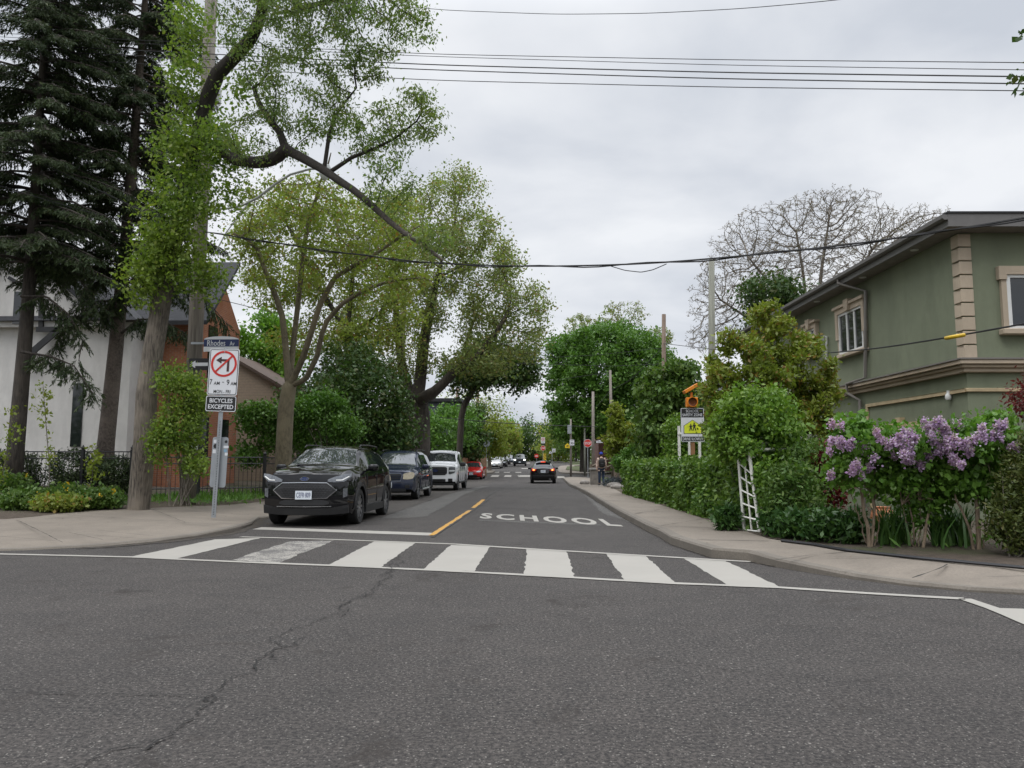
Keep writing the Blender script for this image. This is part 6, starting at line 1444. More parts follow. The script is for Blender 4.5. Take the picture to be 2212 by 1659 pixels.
c.badge('Ford', .955, .17, .07); c.plate('CEFR·809', .635); c.mirror(1.62, 1.17); c.rails(2.0, 3.9, .62, 1.665); c.seams([1.50, 2.47, 3.35], .40, 1.05); c.handles([2.28, 3.22], .98)
MB().tube([(-.55,1.24,1.235),(-.05,1.30,1.255)], .010, 4).build('wiper', BLKPL, c.t); MB().tube([(.05,1.22,1.23),(.6,1.30,1.245)], .010, 4).build('wiper', BLKPL, c.t)
c.place(-4.74, 15.3, 0)
# 2: dark blue boxy suv
c = Car('parked_suv', 'dark blue older suv with roof rails parked behind the black one', 'car', PBL, 4.7, 1.825, 1.70,
  [(0,.94),(.08,1.0),(.5,1.06),(1.2,1.12),(1.3,1.14),(2.0,1.60),(2.3,1.655),(3.4,1.665),(4.3,1.60),(4.6,1.15),(4.7,1.05)], [(0,.86),(1.2,1.03),(2.5,1.06),(4.4,1.12),(4.7,1.0)], (.95,3.66), .36, [(1.72,2.45),(2.55,3.4),(3.5,4.2)], (1.32,1.98), (4.32,4.52), [(0,.91),(.3,.97),(.8,1),(4.2,1),(4.7,.95)], .72, .27, .16, [(.2,.03),(.5,0),(.7,.02),(.98,.10),(1.2,.2)], group=GP_, rimm=RIM, spokes=6)
c.strip('grille', [-.46,-.40,.40,.46], [.86,.89,.89,.86], [.72,.66,.66,.72], BLKPL, .012, n=12)
for z in (.70,.76,.82): c.line('grille_bar', [(-.43,z),(0,z),(.43,z)], .016, PBL, eps=.02)
c.line('grille_surround', [(-.47,.86),(-.40,.90),(.40,.90),(.47,.86),(.42,.65),(-.42,.65),(-.47,.86)], .015, M('grey_trim', (.2,.22,.27), .3, .6), eps=.016)
c.badge(None, .78, .15, .10, mat=CHROME); c.strip('headlight', [.50,.62,.80,.86], [.88,.93,.95,.90], [.72,.70,.72,.80], AMBERL, .014, True, n=8); c.strip('bumper_intake', [-.6,.6], [.40,.40], [.30,.30], BLKPL, .012, n=8)
c.strip('fog_lamp', [.58,.72], [.52,.52], [.42,.42], BLKPL, .012, True, n=5); c.line('bumper_line', [(-.86,.62),(-.4,.61),(.4,.61),(.86,.62)], .008, BLKPL, eps=.004); c.plate('BFKL·628', .52, x=-.02); c.mirror(1.72, 1.12, k=1.1); c.rails(2.1, 4.2, .62, 1.715); c.seams([1.6, 2.5, 3.45], .4, 1.0); c.handles([2.3, 3.25], .93, BLKPL)
for sg in (1, -1): MB().tube([(sg*.93, 1.5, .34), (sg*.93, 3.1, .34)], .035, 6).build('side_step', CHROME, c.t)
c.place(-5.15, 25.75, 0)
# 3: white pickup
c = Car('parked_pickup', 'large white pickup truck with black grille parked behind the dark blue suv', 'truck', PWH, 5.9, 2.03, 1.95,
  [(0,1.16),(.06,1.22),(.4,1.26),(1.45,1.30),(1.55,1.33),(2.2,1.84),(2.5,1.90),(3.4,1.90),(3.85,1.80),(3.95,1.40),(4.0,1.36),(5.85,1.36),(5.9,1.34)], [(0,1.08),(1.5,1.18),(3.9,1.22),(5.9,1.22)], (.98,4.66), .40, [(1.95,2.85),(2.95,3.7)], (1.58,2.18), (3.82,3.92), [(0,.975),(.2,.995),(.8,1),(5.6,1),(5.9,.98)], .78, .36, .06, [(.3,.0),(.62,-.05),(.66,.02),(1.0,.03),(1.25,.07)], group=GP_, rimm=RIM, spokes=6)
c.strip('grille', [-.56,-.50,.50,.56], [1.10,1.14,1.14,1.10], [.84,.76,.76,.84], BLKPL, .014, n=12)
for z in (.83,.91,.99,1.07): c.line('grille_bar', [(-.52,z),(0,z),(.52,z)], .012, M('grille_grey'), eps=.024)
c.badge('Ford', .97, .26, .11); c.strip('headlight', [.63,.70,.90,.94], [1.12,1.14,1.14,1.12], [.82,.80,.86,.9], M('smoked_lamp', (.10,.105,.11), .1, .5, var=.4, scale=20), .014, True, n=6); c.strip('lamp_signature', [.66,.92], [.99,.99], [.93,.93], PWH, .02, True, n=4)
c.strip('bumper_intake', [-.5,.5], [.58,.58], [.44,.44], BLKPL, .012, n=8); c.strip('fog_lamp', [.62,.82], [.60,.60], [.46,.46], BLKPL, .014, True, n=5); c.strip('valance', [-.9,.9], [.40,.40], [.28,.28], BLKPL, .01, n=8); c.plate('AY 85641', .50, x=-.3)
c.mirror(1.95, 1.25, BLKPL, 1.35); c.seams([1.85, 2.9, 3.8], .5, 1.15); c.handles([2.7, 3.55], 1.08, BLKPL)
for sg in (1, -1): MB().bx(*sorted((sg*.92, sg*1.04)), 1.5, 4.1, .36, .42).build('side_step', BLKPL, c.t)
c.place(-4.97, 35.9, 0)
# 4: red coupe
def sedan(name, label, pm, L=4.5, W=1.78, H=1.42, group=GP_, **k):
    return Car(name, label, 'car', pm, L, W, H, [(0,.70),(.1,.76),(.6,.86),(1.15,.93),(1.25,.95),(2.0,H-.06),(2.4,H),(2.9,H-.02),(3.3,H-.12),(3.9,1.02),(4.3,.99),(L,.90)], [(0,.64),(1.2,.86),(2.5,.90),(3.8,.95),(L,.84)], (.9, L-1.0), .31, [(1.65,2.45),(2.53,3.35)], (1.28,1.98), (3.34,3.88), [(0,.86),(.35,.96),(.9,1),(L-.8,1),(L,.88)], .66, .17, .26, [(.2,.04),(.45,0),(.6,.03),(.8,.16)], [(.2,.08),(.6,0),(.9,.08)], group=group, **k)
def sedan_face(c, text=None, lampm=CLEAR, badge=True):
    c.strip('headlight', [.44,.58,.80], [.66,.70,.72], [.58,.57,.64], lampm, .014, True, n=6); c.strip('lower_grille', [-.5,-.42,.42,.5], [.38,.40,.40,.38], [.28,.25,.25,.28], BLKPL, .012, n=8); c.strip('grille', [-.3,.3], [.63,.63], [.57,.57], BLKPL, .012, n=6)
    c.plate(text, .47); c.mirror(1.6, .95)
    if badge: c.badge(None, .62, .12, .08, mat=CHROME)
c = sedan('parked_coupe', 'low red coupe parked between the white pickup and the second crossing', PRED); sedan_face(c, 'CDNA 596'); c.place(-5.72, 62.5, 0)
c = sedan('parked_sedan', 'silver sedan parked beyond the second crossing by the stop sign back', PSIL, 4.8, 1.82, 1.45); sedan_face(c); c.place(-6.0, 97.5, 0)
c = sedan('parked_sedan', 'black sedan half hidden behind the silver one', PB, 4.8, 1.84, 1.46); sedan_face(c); c.place(-5.75, 106, 0)
c = sedan('parked_sedan', 'black sedan parked far off just left of the oncoming grey pickup', PB, 4.7, 1.82, 1.5); sedan_face(c); c.place(-6.0, 123, 0)
c = sedan('parked_sedan', 'dark grey car farthest back in the parked row', PGB, 4.7, 1.82, 1.5); sedan_face(c); c.place(-5.6, 131, 0)
# oncoming grey pickup-like suv with its lamps lit
c = Car('oncoming_pickup', 'grey compact pickup coming towards the camera with headlights lit', 'truck', PGR, 5.0, 1.88, 1.75,
  [(0,1.02),(.08,1.08),(.5,1.12),(1.2,1.16),(1.3,1.19),(1.95,1.64),(2.2,1.70),(3.2,1.70),(3.5,1.60),(3.6,1.20),(5.0,1.18)], [(0,.94),(1.3,1.05),(3.4,1.1),(5.0,1.08)], (.95,4.0), .37, [(1.7,2.4),(2.5,3.3)], (1.33,1.93), None, [(0,.93),(.3,.98),(4.8,1),(5,.97)], .73, .27, .12, [(.3,.02),(.6,0),(1.05,.06)])
c.strip('grille', [-.5,-.44,.44,.5], [.92,.96,.96,.92], [.74,.70,.70,.74], BLKPL, .012, n=8); c.strip('headlight', [.56,.86], [.97,.97], [.80,.84], HEADON, .014, True, n=5); c.strip('bumper_intake', [-.6,.6], [.5,.5], [.34,.34], BLKPL, .012, n=6); c.plate(None, .56); c.mirror(1.65, 1.18, BLKPL, 1.2); c.place(-3.2, 112.5, 0)
# black hatchback driving away
c = Car('hatchback', 'black hatchback with glowing brake lights driving away down the right lane', 'car', PB, 4.36, 1.795, 1.55,
  [(0,.86),(.1,.92),(.6,1.0),(1.1,1.05),(1.2,1.07),(1.95,1.48),(2.2,1.52),(2.9,1.50),(3.5,1.40),(3.9,1.24),(4.15,1.06),(4.3,1.02),(4.36,.96)], [(0,.78),(1.2,.96),(2.5,1.0),(3.4,1.08),(3.9,1.04),(4.36,.9)], (.86,3.5), .345, [(1.6,2.4),(2.5,3.2)], (1.22,1.93), (3.30,4.10), [(0,.9),(.4,.98),(3.8,1.0),(4.1,.97),(4.36,.90)], .62, .22, .2, None, [(.25,.16),(.45,.02),(.7,0),(.95,.05),(1.1,.12)], rbow=.16, clad=True)
c.strip('tail_light', [.46,.60,.80], [.96,1.0,1.06], [.90,.84,.86], REDLAMP, .02, True, True, n=6); c.strip('brake_light', [.56,.74], [.955,1.0], [.885,.90], BRAKE, .034, True, True, n=5)
for sg in (1, -1):
    y = c.L - c.ry(.64, .93) + .05; MB().lathe([(.045, 0), (.035, .02), (.01, .03)], 'y', 10, (sg*.64, y, .93)).build('brake_lamp_core', BRAKEC, c.t)
c.strip('tailgate_trim', [-.40,-.34,.34,.40], [.93,.95,.95,.93], [.74,.72,.72,.74], M('gloss_dark', (.022,.02,.024), .2), .012, False, True, n=8); c.strip('rear_bumper', [-.72,-.5,.5,.72], [.56,.60,.60,.56], [.34,.26,.26,.34], BLKPL, .02, False, True, n=10)
c.plate('CHWN 211', .83, True); c.badge if 0 else None
MB().bx(-.52, .52, 3.36, 3.72, 1.475, 1.50).build('spoiler', PB, c.t, bevel=.012); MB().bx(-.16, .16, 3.725, 3.74, 1.462, 1.492).build('high_brake_light', BRAKE, c.t)
c.line('spoiler_lip', [(-.5,1.0),(0,1.03),(.5,1.0)], .028, PB, rear=True, eps=.02); c.mirror(1.55, 1.02)
for x in (.42, .5): MB().lathe([(.03, 0), (.03, .1)], 'y', 10, (-x, 4.2, .30)).build('exhaust_tip', CHROME, c.t)
c.place(.1 , 53.2 + 4.36, math.pi)
# slate blue car beyond the hedge
c = sedan('driveway_car', 'slate blue car on the driveway showing only its roof above the hedge', PGB, 4.5, 1.8, 1.46, None); sedan_face(c); c.place(9.6, 36.6, R_(78), .0)
# ------------------------------------------------------------------ poles, lamps, signs, cables
POLEW = M('weathered_pole_wood', (.21,.185,.16), .9, var=.35, scale=3, stretch=(7,7,.35), bmp=.7); POLEG = M('greenish_pole_wood', (.20,.20,.165), .9, var=.22, scale=3, stretch=(7,7,.35), bmp=.5); POLEB = M('brown_pole_wood', (.17,.125,.095), .9, var=.35, scale=3, stretch=(7,7,.35), bmp=.6)
GALV = M('galvanised_steel', (.34,.36,.38), .5, .6, var=.12); ALU = M('sign_back_aluminium', (.32,.34,.36), .55, .5, var=.1, scale=3); GREYM = M('lamp_grey', (.42,.43,.42), .5)
SW = M('sign_white', (.62,.63,.65), .5, var=.03); SB = M('sign_black', (.014,.014,.015), .5); SR = M('sign_red', (.48,.022,.015), .5, var=.05); SBLUE = M('sign_navy', (.018,.03,.10), .5); SY = M('fluorescent_yellow_green', (.62,.68,.03), .5); SYEL = M('sign_yellow', (.68,.48,.02), .5); ORNG = M('signal_orange', (.66,.21,.012), .45, var=.06); LENS = M('dark_lens', (.10,.035,.015), .15); BULB = M('lamp_bowl', (.7,.72,.72), .15, var=.05)
def utility_pole(label, px, D, pyt, r, mat, zb=None, pxt=None, group='wooden utility poles'):
    b = B(px, 1000, D); b.z = zg(D) + (.2 if zb is None else zb); t_ = B(pxt or px, pyt, D); t = thing('utility_pole', label, 'utility pole', b, group=group)
    MB().tube([b + Vector((0, 0, -.15)), b.lerp(t_, .5), t_], [r*1.12, r, r*.86], 12).build('shaft', mat, t, smooth='all'); return t, b, t_
def arm(t, P, r, head=True, D=None, bowl=False):
    MB().tube(P, r, 8).build('lamp_arm', GREYM, t, smooth='all')
    if head:
        e = Vector(P[-1]); d = (e-Vector(P[-2])).normalized(); d.z = 0; d.normalize(); s = Vector((-d.y, d.x, 0)); mb = MB()
        if bowl:
            mb.lathe([(.06, .12), (.13, .10), (.17, .0), (.17, -.06), (.12, -.08)], n=16, c=(e.x+.1*d.x, e.y+.1*d.y, e.z)); h = mb.build('lamp_head', GREYM, t, smooth=True)
            MB().lathe([(.155, -.085), (.15, -.16), (.11, -.26), (.05, -.33), (.01, -.35)], n=16, c=(e.x+.1*d.x, e.y+.1*d.y, e.z)).build('lamp_bowl', BULB, h, world=False, smooth=True) if 0 else MB().lathe([(.155, e.z-.085), (.15, e.z-.16), (.11, e.z-.26), (.05, e.z-.33), (.01, e.z-.35)], n=16, c=(e.x+.1*d.x, e.y+.1*d.y, 0)).build('lamp_bowl', BULB, t, smooth=True)
        else:
            a, b_ = e - d*.1, e + d*.6; mb.add([tuple(a+s*.07+Vector((0,0,.06))), tuple(b_+s*.13+Vector((0,0,.04))), tuple(b_-s*.13+Vector((0,0,.04))), tuple(a-s*.07+Vector((0,0,.06))), tuple(a+s*.07-Vector((0,0,.04))), tuple(b_+s*.13-Vector((0,0,.08))), tuple(b_-s*.13-Vector((0,0,.08))), tuple(a-s*.07-Vector((0,0,.04)))], [(0,1,2,3),(7,6,5,4),(0,4,5,1),(1,5,6,2),(2,6,7,3),(3,7,4,0)]); mb.build('lamp_head', BULB, t, bevel=.02)
PD = 20.3
pole, pb, pt_ = utility_pole('tall weathered wooden pole carrying a curved lamp arm beside the no-turn sign', 409, PD, -120, .185, POLEW, .25, 462)
arm(pole, [B(x, y, PD - .0) for x, y in [(447,451),(488,451),(523,444),(557,427),(592,399),(627,377),(669,365),(694,364)]], .034, True, bowl=True)
MB().tube([B(464,548,PD), B(488,503,PD), B(538,437,PD)], .018, 6).build('arm_brace', GREYM, pole)
for y in (740, 755): MB().lathe([(.178, B(0,y,PD).z), (.178, B(0,y,PD).z+.02)], n=14, c=(B(421,745,PD).x, PD, 0)).build('steel_band', SW, pole)
MB().bx(B(468,1,PD).x, B(484,1,PD).x, PD-.1, PD+.1, B(0,232,PD).z, B(0,200,PD).z).build('cutout_box', GREYM, pole, bevel=.02)
# left side poles further on
p2, _, _ = utility_pole('brown wooden pole with a sign bracket left of the spreading tree trunk', 863, 41, 590, .155, POLEB, pxt=873)
p3, _, _ = utility_pole('wooden pole carrying the one-way arrow beyond the white pickup', 987, 72, 838, .16, POLEB, pxt=988)
p4, b4, t4 = utility_pole('brown wooden pole at the corner of the timber fence by the red car', 1031, 76, 842, .17, POLEB, pxt=1032)
arm(p4, [B(1033,878,76), B(1045,872,76), B(1056,860,76), B(1068,862,76)], .045)
p5, _, _ = utility_pole('distant wooden pole with a grey transformer above the silver sedan', 1046, 100, 868, .15, POLEB)
MB().lathe([(.02, B(0,905,100).z), (.3, B(0,904,100).z), (.3, B(0,890,100).z), (.05, B(0,889,100).z)], n=12, c=(B(1045,900,100).x-.1, 99.6, 0)).build('transformer', GALV, p5, smooth=True)
p6, _, _ = utility_pole('thin distant pole with lamp arm over the far parked cars', 1091, 118, 945, .12, POLEW)
arm(p6, [B(1092,950,118), B(1099,945,118), B(1106,941,118)], .05); arm(p6, [B(1092,955,118), B(1102,950,118), B(1113,946,118)], .05)
p7, _, _ = utility_pole('very distant dark pole above the row of far parked cars', 1071, 130, 920, .13, POLEB)
arm(p7, [B(1072,943,130), B(1082,942,130), B(1097,937,130)], .05)
# right side poles
r1, _, _ = utility_pole('stout greenish wooden pole rising behind the flashing school sign', 1537, 33, 562, .15, POLEG)
r2, _, _ = utility_pole('dark topped wooden pole standing beside the round maple without a lamp', 1433, 41, 679, .125, POLEB, pxt=1434)
r3, _, _ = utility_pole('slim wooden pole beside the yellow green sapling', 1323, 46, 800, .085, POLEW, pxt=1318)
r4, _, _ = utility_pole('slim wooden pole carrying the stop sign at the second crossing', 1281, 62, 846, .12, POLEW, pxt=1281)
r5, _, _ = utility_pole('thin pole carrying the nearer speed limit sign and a traffic box', 1233, 70, 905, .09, POLEW)
x = B(1230,930,69.8).x; MB().bx(x-.18, x+.18, 69.5, 69.85, B(0,939,70).z, B(0,921,70).z).build('control_box', GALV, r5, bevel=.02)
r6, _, _ = utility_pole('short twin pole behind the stop sign on the right', 1263, 72, 925, .09, POLEG)
# ---- signs
def rrect(w, h, r, n=5):
    P = []
    for cx, cz, a0 in ((w/2-r, h/2-r, 0), (-w/2+r, h/2-r, 90), (-w/2+r, -h/2+r, 180), (w/2-r, -h/2+r, 270)):
        for k in range(n+1): a = R_(a0 + 90*k/n); P.append((cx + r*math.cos(a), cz + r*math.sin(a)))
    return P
def circ(r, n=32, cx=0, cz=0, a0=0): return [(cx + r*math.cos(2*math.pi*k/n + a0), cz + r*math.sin(2*math.pi*k/n + a0)) for k in range(n)]
def sh(P, dx=0, dz=0, k=1): return [(p[0]*k + dx, p[1]*k + dz) for p in P]
def LB(t, name, mb, mat, **k): return mb.build(name, mat, t, world=False, recalc=k.pop('recalc', True), **k)
def txt(t, body, cx, cz, y, w, h, mat, bold=.012, sp=1.0, name='lettering'):
    mb = MB(); put_text(mb, body, cx, cz, y, w, h, bold, sp); return LB(t, name, mb, mat, recalc=False)
def ban(t, r, cx, cz, y, wdt, left=True, name='no_turn_symbol'):
    s = -1 if left else 1
    p = LB(t, name, MB().ring(sh(circ(r, 40), cx, cz), sh(circ(r-wdt, 40), cx, cz), y-.003, y), SR)
    a = r - wdt*.5; q = wdt*.42; d = (.7071, .7071); n = (-.7071, .7071); P = [(cx-a*d[0]+n[0]*q, cz-a*d[1]+n[1]*q), (cx-a*d[0]-n[0]*q, cz-a*d[1]-n[1]*q), (cx+a*d[0]-n[0]*q, cz+a*d[1]-n[1]*q), (cx+a*d[0]+n[0]*q, cz+a*d[1]+n[1]*q)]
    LB(p, 'slash', MB().plate(P, y-.0045, y-.001), SR)
    k = r; mb = MB(); mb.plate([(cx+.24*k,cz-.58*k),(cx+.42*k,cz-.58*k),(cx+.42*k,cz+.36*k),(cx+.24*k,cz+.19*k)], y-.0025, y); mb.plate([(cx-.25*k,cz+.19*k),(cx+.24*k,cz+.19*k),(cx+.42*k,cz+.36*k),(cx-.25*k,cz+.36*k)], y-.0025, y); mb.plate([(cx-.62*k,cz+.275*k),(cx-.22*k,cz+.02*k),(cx-.18*k,cz+.1*k),(cx-.25*k,cz+.275*k),(cx-.18*k,cz+.45*k),(cx-.22*k,cz+.53*k)], y-.0025, y)
    LB(p, 'arrow', mb, M('arrow_dark_brown', (.05,.02,.02), .5)); return p
b = gnd(462, 1118, .14); ns = thing('no_turn_sign', 'leaning no left turn sign over a black bicycles plate on the left pavement', 'road sign', b, rot=(0, R_(1.9), 0))
zc_ = lambda py: B(480, py, b.y).z - b.z
LB(ns, 'post', MB().bx(-.03, .03, -.025, .025, 0, zc_(752)).bx(-.045, -.03, -.03, -.022, 0, zc_(890)).bx(.03, .045, -.03, -.022, 0, zc_(890)), GALV)
mb = MB()
for i in range(58): 
    z = .06 + i*.034
    if z < zc_(894): mb.bx(-.008, .008, -.0275, -.0255, z, z+.014)
LB(ns, 'post_holes', mb, SB)
z1 = zc_(804); tx = .09 - .02
W1, H1 = .645, .99
pl = LB(ns, 'no_turn_plate', MB().plate(sh(rrect(W1, H1, .045), 0, z1), -.040, -.034), SW); LB(pl, 'border', MB().ring(sh(rrect(W1-.03, H1-.03, .04), 0, z1), sh(rrect(W1-.055, H1-.055, .03), 0, z1), -.0425, -.040), SB)
ban(ns, .278, .0, z1+.175, -.042, .045)
txt(pl, '7', -.25, z1-.215, -.043, .055, .115, SB); txt(pl, 'AM', -.125, z1-.24, -.043, .125, .07, SB); txt(pl, '-', .01, z1-.215, -.043, .04, .014, SB); txt(pl, '9', .115, z1-.215, -.043, .06, .115, SB); txt(pl, 'AM', .235, z1-.24, -.043, .125, .07, SB); txt(pl, 'MON - FRI', .0, z1-.415, -.043, .36, .072, SB)
z2 = z1 - H1/2 - .008 - .17; pl = LB(ns, 'bicycles_plate', MB().plate(sh(rrect(W1+.01, .335, .04), -.005, z2), -.040, -.034), SB); LB(pl, 'border', MB().ring(sh(rrect(W1, .325, .038), -.005, z2), sh(rrect(W1-.026, .299, .03), -.005, z2), -.0425, -.040), SW)
txt(pl, 'BICYCLES', -.005, z2+.065, -.043, .49, .092, SW, .02); txt(pl, 'EXCEPTED', -.005, z2-.062, -.043, .54, .092, SW, .02)
mb = MB()
for z in (z1+.425, z1-.43, z2+.15, z2-.145): mb.lathe([(.013, -.042), (.013, -.048), (.006, -.052)], 'y', 10, (0, 0, z))
LB(ns, 'bolts', mb, GALV)
z3 = zc_(998) ; pl = LB(ns, 'sign_back', MB().plate(sh(rrect(.34, 1.05, .05), 0.015, z3), .028, .034), ALU)
for x, z, w_, h_, mt in ((-.10,.43,.09,.07,SW), (.12,.43,.06,.07,SB), (-.10,.33,.09,.08,SB), (.125,.32,.11,.05,SW), (-.11,.22,.08,.08,SW), (.115,.24,.07,.07,M('sticker_blue', (.2,.33,.45), .5)), (.14,.17,.06,.06,SW)):
    LB(pl, 'sticker', MB().plate(sh(circ(w_/2, 14) if mt.name in ('sticker_blue', 'sign_black') else rrect(w_, h_, .008), .015+x, z3+z), .0255, .0278), mt)
# street name blade on the wooden pole
c0 = B(478, 741, 20.0); sn = thing('street_name_sign', 'navy street name sign reading Rhodes Av on the wooden pole', 'street sign', c0)
k = 20.0/1660; w_ = 78*k; pl = LB(sn, 'name_panel', MB().plate([(-w_/2,-8*k),(w_/2,-8*k),(w_/2,8*k),(-w_/2,8*k)], -.012, .012), SBLUE)
LB(sn, 'arched_cap', MB().plate([(-w_/2,8.1*k)] + [(w_/2*math.cos(a), 8.1*k + 7*k*math.sin(a)) for a in np.linspace(0, math.pi, 13)][0:-1], -.011, .011), SW); LB(sn, 'lower_panel', MB().plate([(-w_/2,-19*k),(w_/2,-19*k),(w_/2,-8.1*k),(-w_/2,-8.1*k)], -.011, .011), SW)
txt(pl, 'Rhodes', -.13, 0, -.0135, .49, .155, SW, .008); txt(pl, 'Av', .3, -.015, -.0135, .13, .115, SW, .008)
LB(sn, 'bracket', MB().bx(-w_/2-.35, -w_/2, -.01, .02, -.03, .03), GALV)
def arrow_sign(name, label, px, py, D, w, h, left, group=None):
    t = thing(name, label, 'road sign', B(px, py, D), group=group); s = -1 if left else 1
    LB(t, 'plate', MB().plate(rrect(w, h, h*.08), -.006, .006), SB)
    P = [(-.44,.14),(.18,.14),(.18,.32),(.45,0),(.18,-.32),(.18,-.14),(-.44,-.14)]; LB(t, 'arrow', MB().plate([(s*a*w, b_*h) for a, b_ in P], -.009, -.006), SW); return t
arrow_sign('one_way_sign', 'black one-way sign with white arrow half hidden on the nearest wooden pole', 430, 787, 20.0, .55, .32, True)
arrow_sign('one_way_sign', 'small distant one-way sign with white arrow pointing right', 991, 958, 71.5, .66, .42, False)
c0 = B(419, 957, 20.05); nt_ = thing('paper_notice', 'white paper notice stapled to the nearest wooden pole', 'notice', c0); LB(nt_, 'sheet', MB().bx(-.115, .115, -.004, .0, -.165, .165), M('paper', (.55,.58,.55), .8)); mb = MB()
for i in range(7): mb.bx(-.08, .08-.02*(i % 3), -.0055, -.0042, .10-.035*i, .11-.035*i)
LB(nt_, 'printed_lines', mb, M('faded_green_ink', (.12,.22,.16), .8))
# flashing school sign
b = B(1498, 1010, 20.4); b.z = .15; ss = thing('school_zone_sign', 'school safety zone sign with orange beacon and solar panel above the hedge', 'road sign', b)
zc_ = lambda py: B(1498, py, 20.4).z - b.z; k = 20.4/1660
LB(ss, 'post', MB().bx(-.05, .05, .0, .1, 0, zc_(872)), M('brown_post', (.24,.12,.055), .8, var=.2))
w_ = 49*k; h_ = 72*k; z1 = zc_(918); pl = LB(ss, 'plate', MB().plate(sh(rrect(w_, h_, .03), 0, z1), -.016, -.008), SW)
tb = LB(pl, 'top_panel', MB().plate([(-w_/2+.015,z1+h_*.225),(w_/2-.015,z1+h_*.225),(w_/2-.015,z1+h_/2-.015),(-w_/2+.015,z1+h_/2-.015)], -.0185, -.0162), SB); bt = LB(pl, 'bottom_panel', MB().plate([(-w_/2+.015,z1-h_/2+.015),(w_/2-.015,z1-h_/2+.015),(w_/2-.015,z1-h_*.345),(-w_/2+.015,z1-h_*.345)], -.0185, -.0162), SB)
txt(ss, 'SCHOOL', 0, z1+h_*.415, -.0205, w_*.56, .075, SW, .012); txt(ss, 'SAFETY ZONE', 0, z1+h_*.30, -.0205, w_*.86, .075, SW, .012); txt(ss, 'DRIVE SLOWLY', 0, z1-h_*.415, -.0205, w_*.88, .075, SW, .012)
PEN = [(-.36,-.28),(.36,-.28),(.36,.04),(0,.28),(-.36,.04)]
py_ = LB(pl, 'pentagon', MB().plate([(a*w_, z1-h_*.055+b_*w_) for a, b_ in PEN], -.019, -.0162), SY); LB(pl, 'pentagon_border', MB().ring([(a*w_*1.09, z1-h_*.055+b_*w_*1.1) for a, b_ in PEN], [(a*w_*1.02, z1-h_*.055+b_*w_*1.02) for a, b_ in PEN], -.0185, -.0162), SB)
def walkers(t, cx, cz, s, y):
    mb = MB()
    for dx, k in ((-.09, .85), (.075, 1.0)):
        q = s*k; f = lambda P: mb.plate([(cx + dx*s*2.4 + a*q, cz + b_*q - (1-k)*s*.35) for a, b_ in P], y-.002, y)
        f(circ(.085, 12, 0, .42)); f([(-.10,.30),(.10,.30),(.13,-.05),(-.12,-.05)]); f([(-.12,-.05),(.0,-.05),(-.08,-.42),(-.2,-.42)]); f([(.0,-.05),(.13,-.05),(.22,-.40),(.10,-.42)]); f([(.10,.30),(.24,.08),(.2,.04),(.08,.2)]); f([(-.10,.30),(-.22,.10),(-.18,.05),(-.08,.2)])
    return LB(t, 'pedestrian_symbol', mb, SB)
walkers(py_, .0, z1-h_*.06, .23, -.020)
zb1 = z1 + h_/2; bc = LB(ss, 'beacon', MB().bx(-.15, .15, -.06, .14, zb1+.03, zb1+.285).bx(-.04, .04, 0, .08, zb1-.05, zb1+.03), ORNG, bevel=.015); LB(bc, 'lens', MB().lathe([(.115, -.064), (.11, -.07), (.05, -.062), (.01, -.06)], 'y', 24, (0, 0, zb1+.16)), LENS); LB(bc, 'visor', MB().ring(sh(circ(.13, 24), 0, zb1+.16), sh(circ(.117, 24), 0, zb1+.16), -.12, -.055), ORNG)
LB(ss, 'solar_stalk', MB().bx(-.03, .03, .02, .08, zb1+.285, zb1+.42), ORNG); mb = MB(); mb.M = Matrix.Translation((-.02, .05, zb1+.52)) @ Matrix.Rotation(R_(-30), 4, 'Y'); mb.bx(-.2, .2, -.16, .16, -.045, .045); LB(ss, 'solar_panel', mb, ORNG, bevel=.01)
# ---- generic small signs
def post_to(t, x, y, z0, z1, r=.03, mat=GALV): LB(t, 'post', MB().tube([(x, y, z0), (x, y, z1)], r, 8), mat)
OCT = [(math.cos(R_(22.5+45*k))*.5412*2**.0, math.sin(R_(22.5+45*k))*.5412) for k in range(8)]
def stop_sign(label, px, py, D, w, post=None, back=False, group='stop signs'):
    t = thing('stop_sign', label, 'stop sign', B(px, py, D), group=group)
    pl = LB(t, 'plate', MB().plate(sh(OCT, k=w), -.006, .006), ALU if back else SW)
    if not back: LB(pl, 'red_face', MB().plate(sh(OCT, k=w*.93), -.0085, -.006), SR); txt(pl, 'STOP', 0, 0, -.010, w*.78, w*.34, SW, .02)
    if post is not None: post_to(t, 0, .035 if not back else -.035, post - t.location.z, w*.4)
    return t
stop_sign('bright stop sign on the right at the second crossing', 1269.5, 957.5, 61.5, .62, zg(61.5)); stop_sign('smaller far stop sign under the no-turn sign', 1173, 968, 110, .68)
stop_sign('grey back of a stop sign on a post left of the silver sedan', 1051, 958.5, 77.5, .64, zg(77.5), True)
def limit(label, px, py, D, w, h):
    t = thing('speed_limit_sign', label, 'speed sign', B(px, py, D), group='thirty speed limit signs'); pl = LB(t, 'plate', MB().plate(rrect(w, h, .04), -.006, .006), SW); txt(pl, '30', 0, -h*.12, -.008, w*.68, h*.42, SB, .02); txt(pl, 'MAXIMUM', 0, h*.33, -.008, w*.8, h*.11, SB, .01); LB(t, 'mounting', MB().bx(-.03, .03, .006, .12, -h*.3, h*.3), GALV); return t
limit('nearer white speed limit sign reading 30 on the thin pole under the round maple', 1235.5, 956, 69.7, .41, .51); s2 = limit('farther white speed limit sign reading 30 in front of the burgundy maple', 1196.5, 973, 105, .44, .48)
post_to(s2, -.25, .05, zg(105)-s2.location.z, .4, .04)
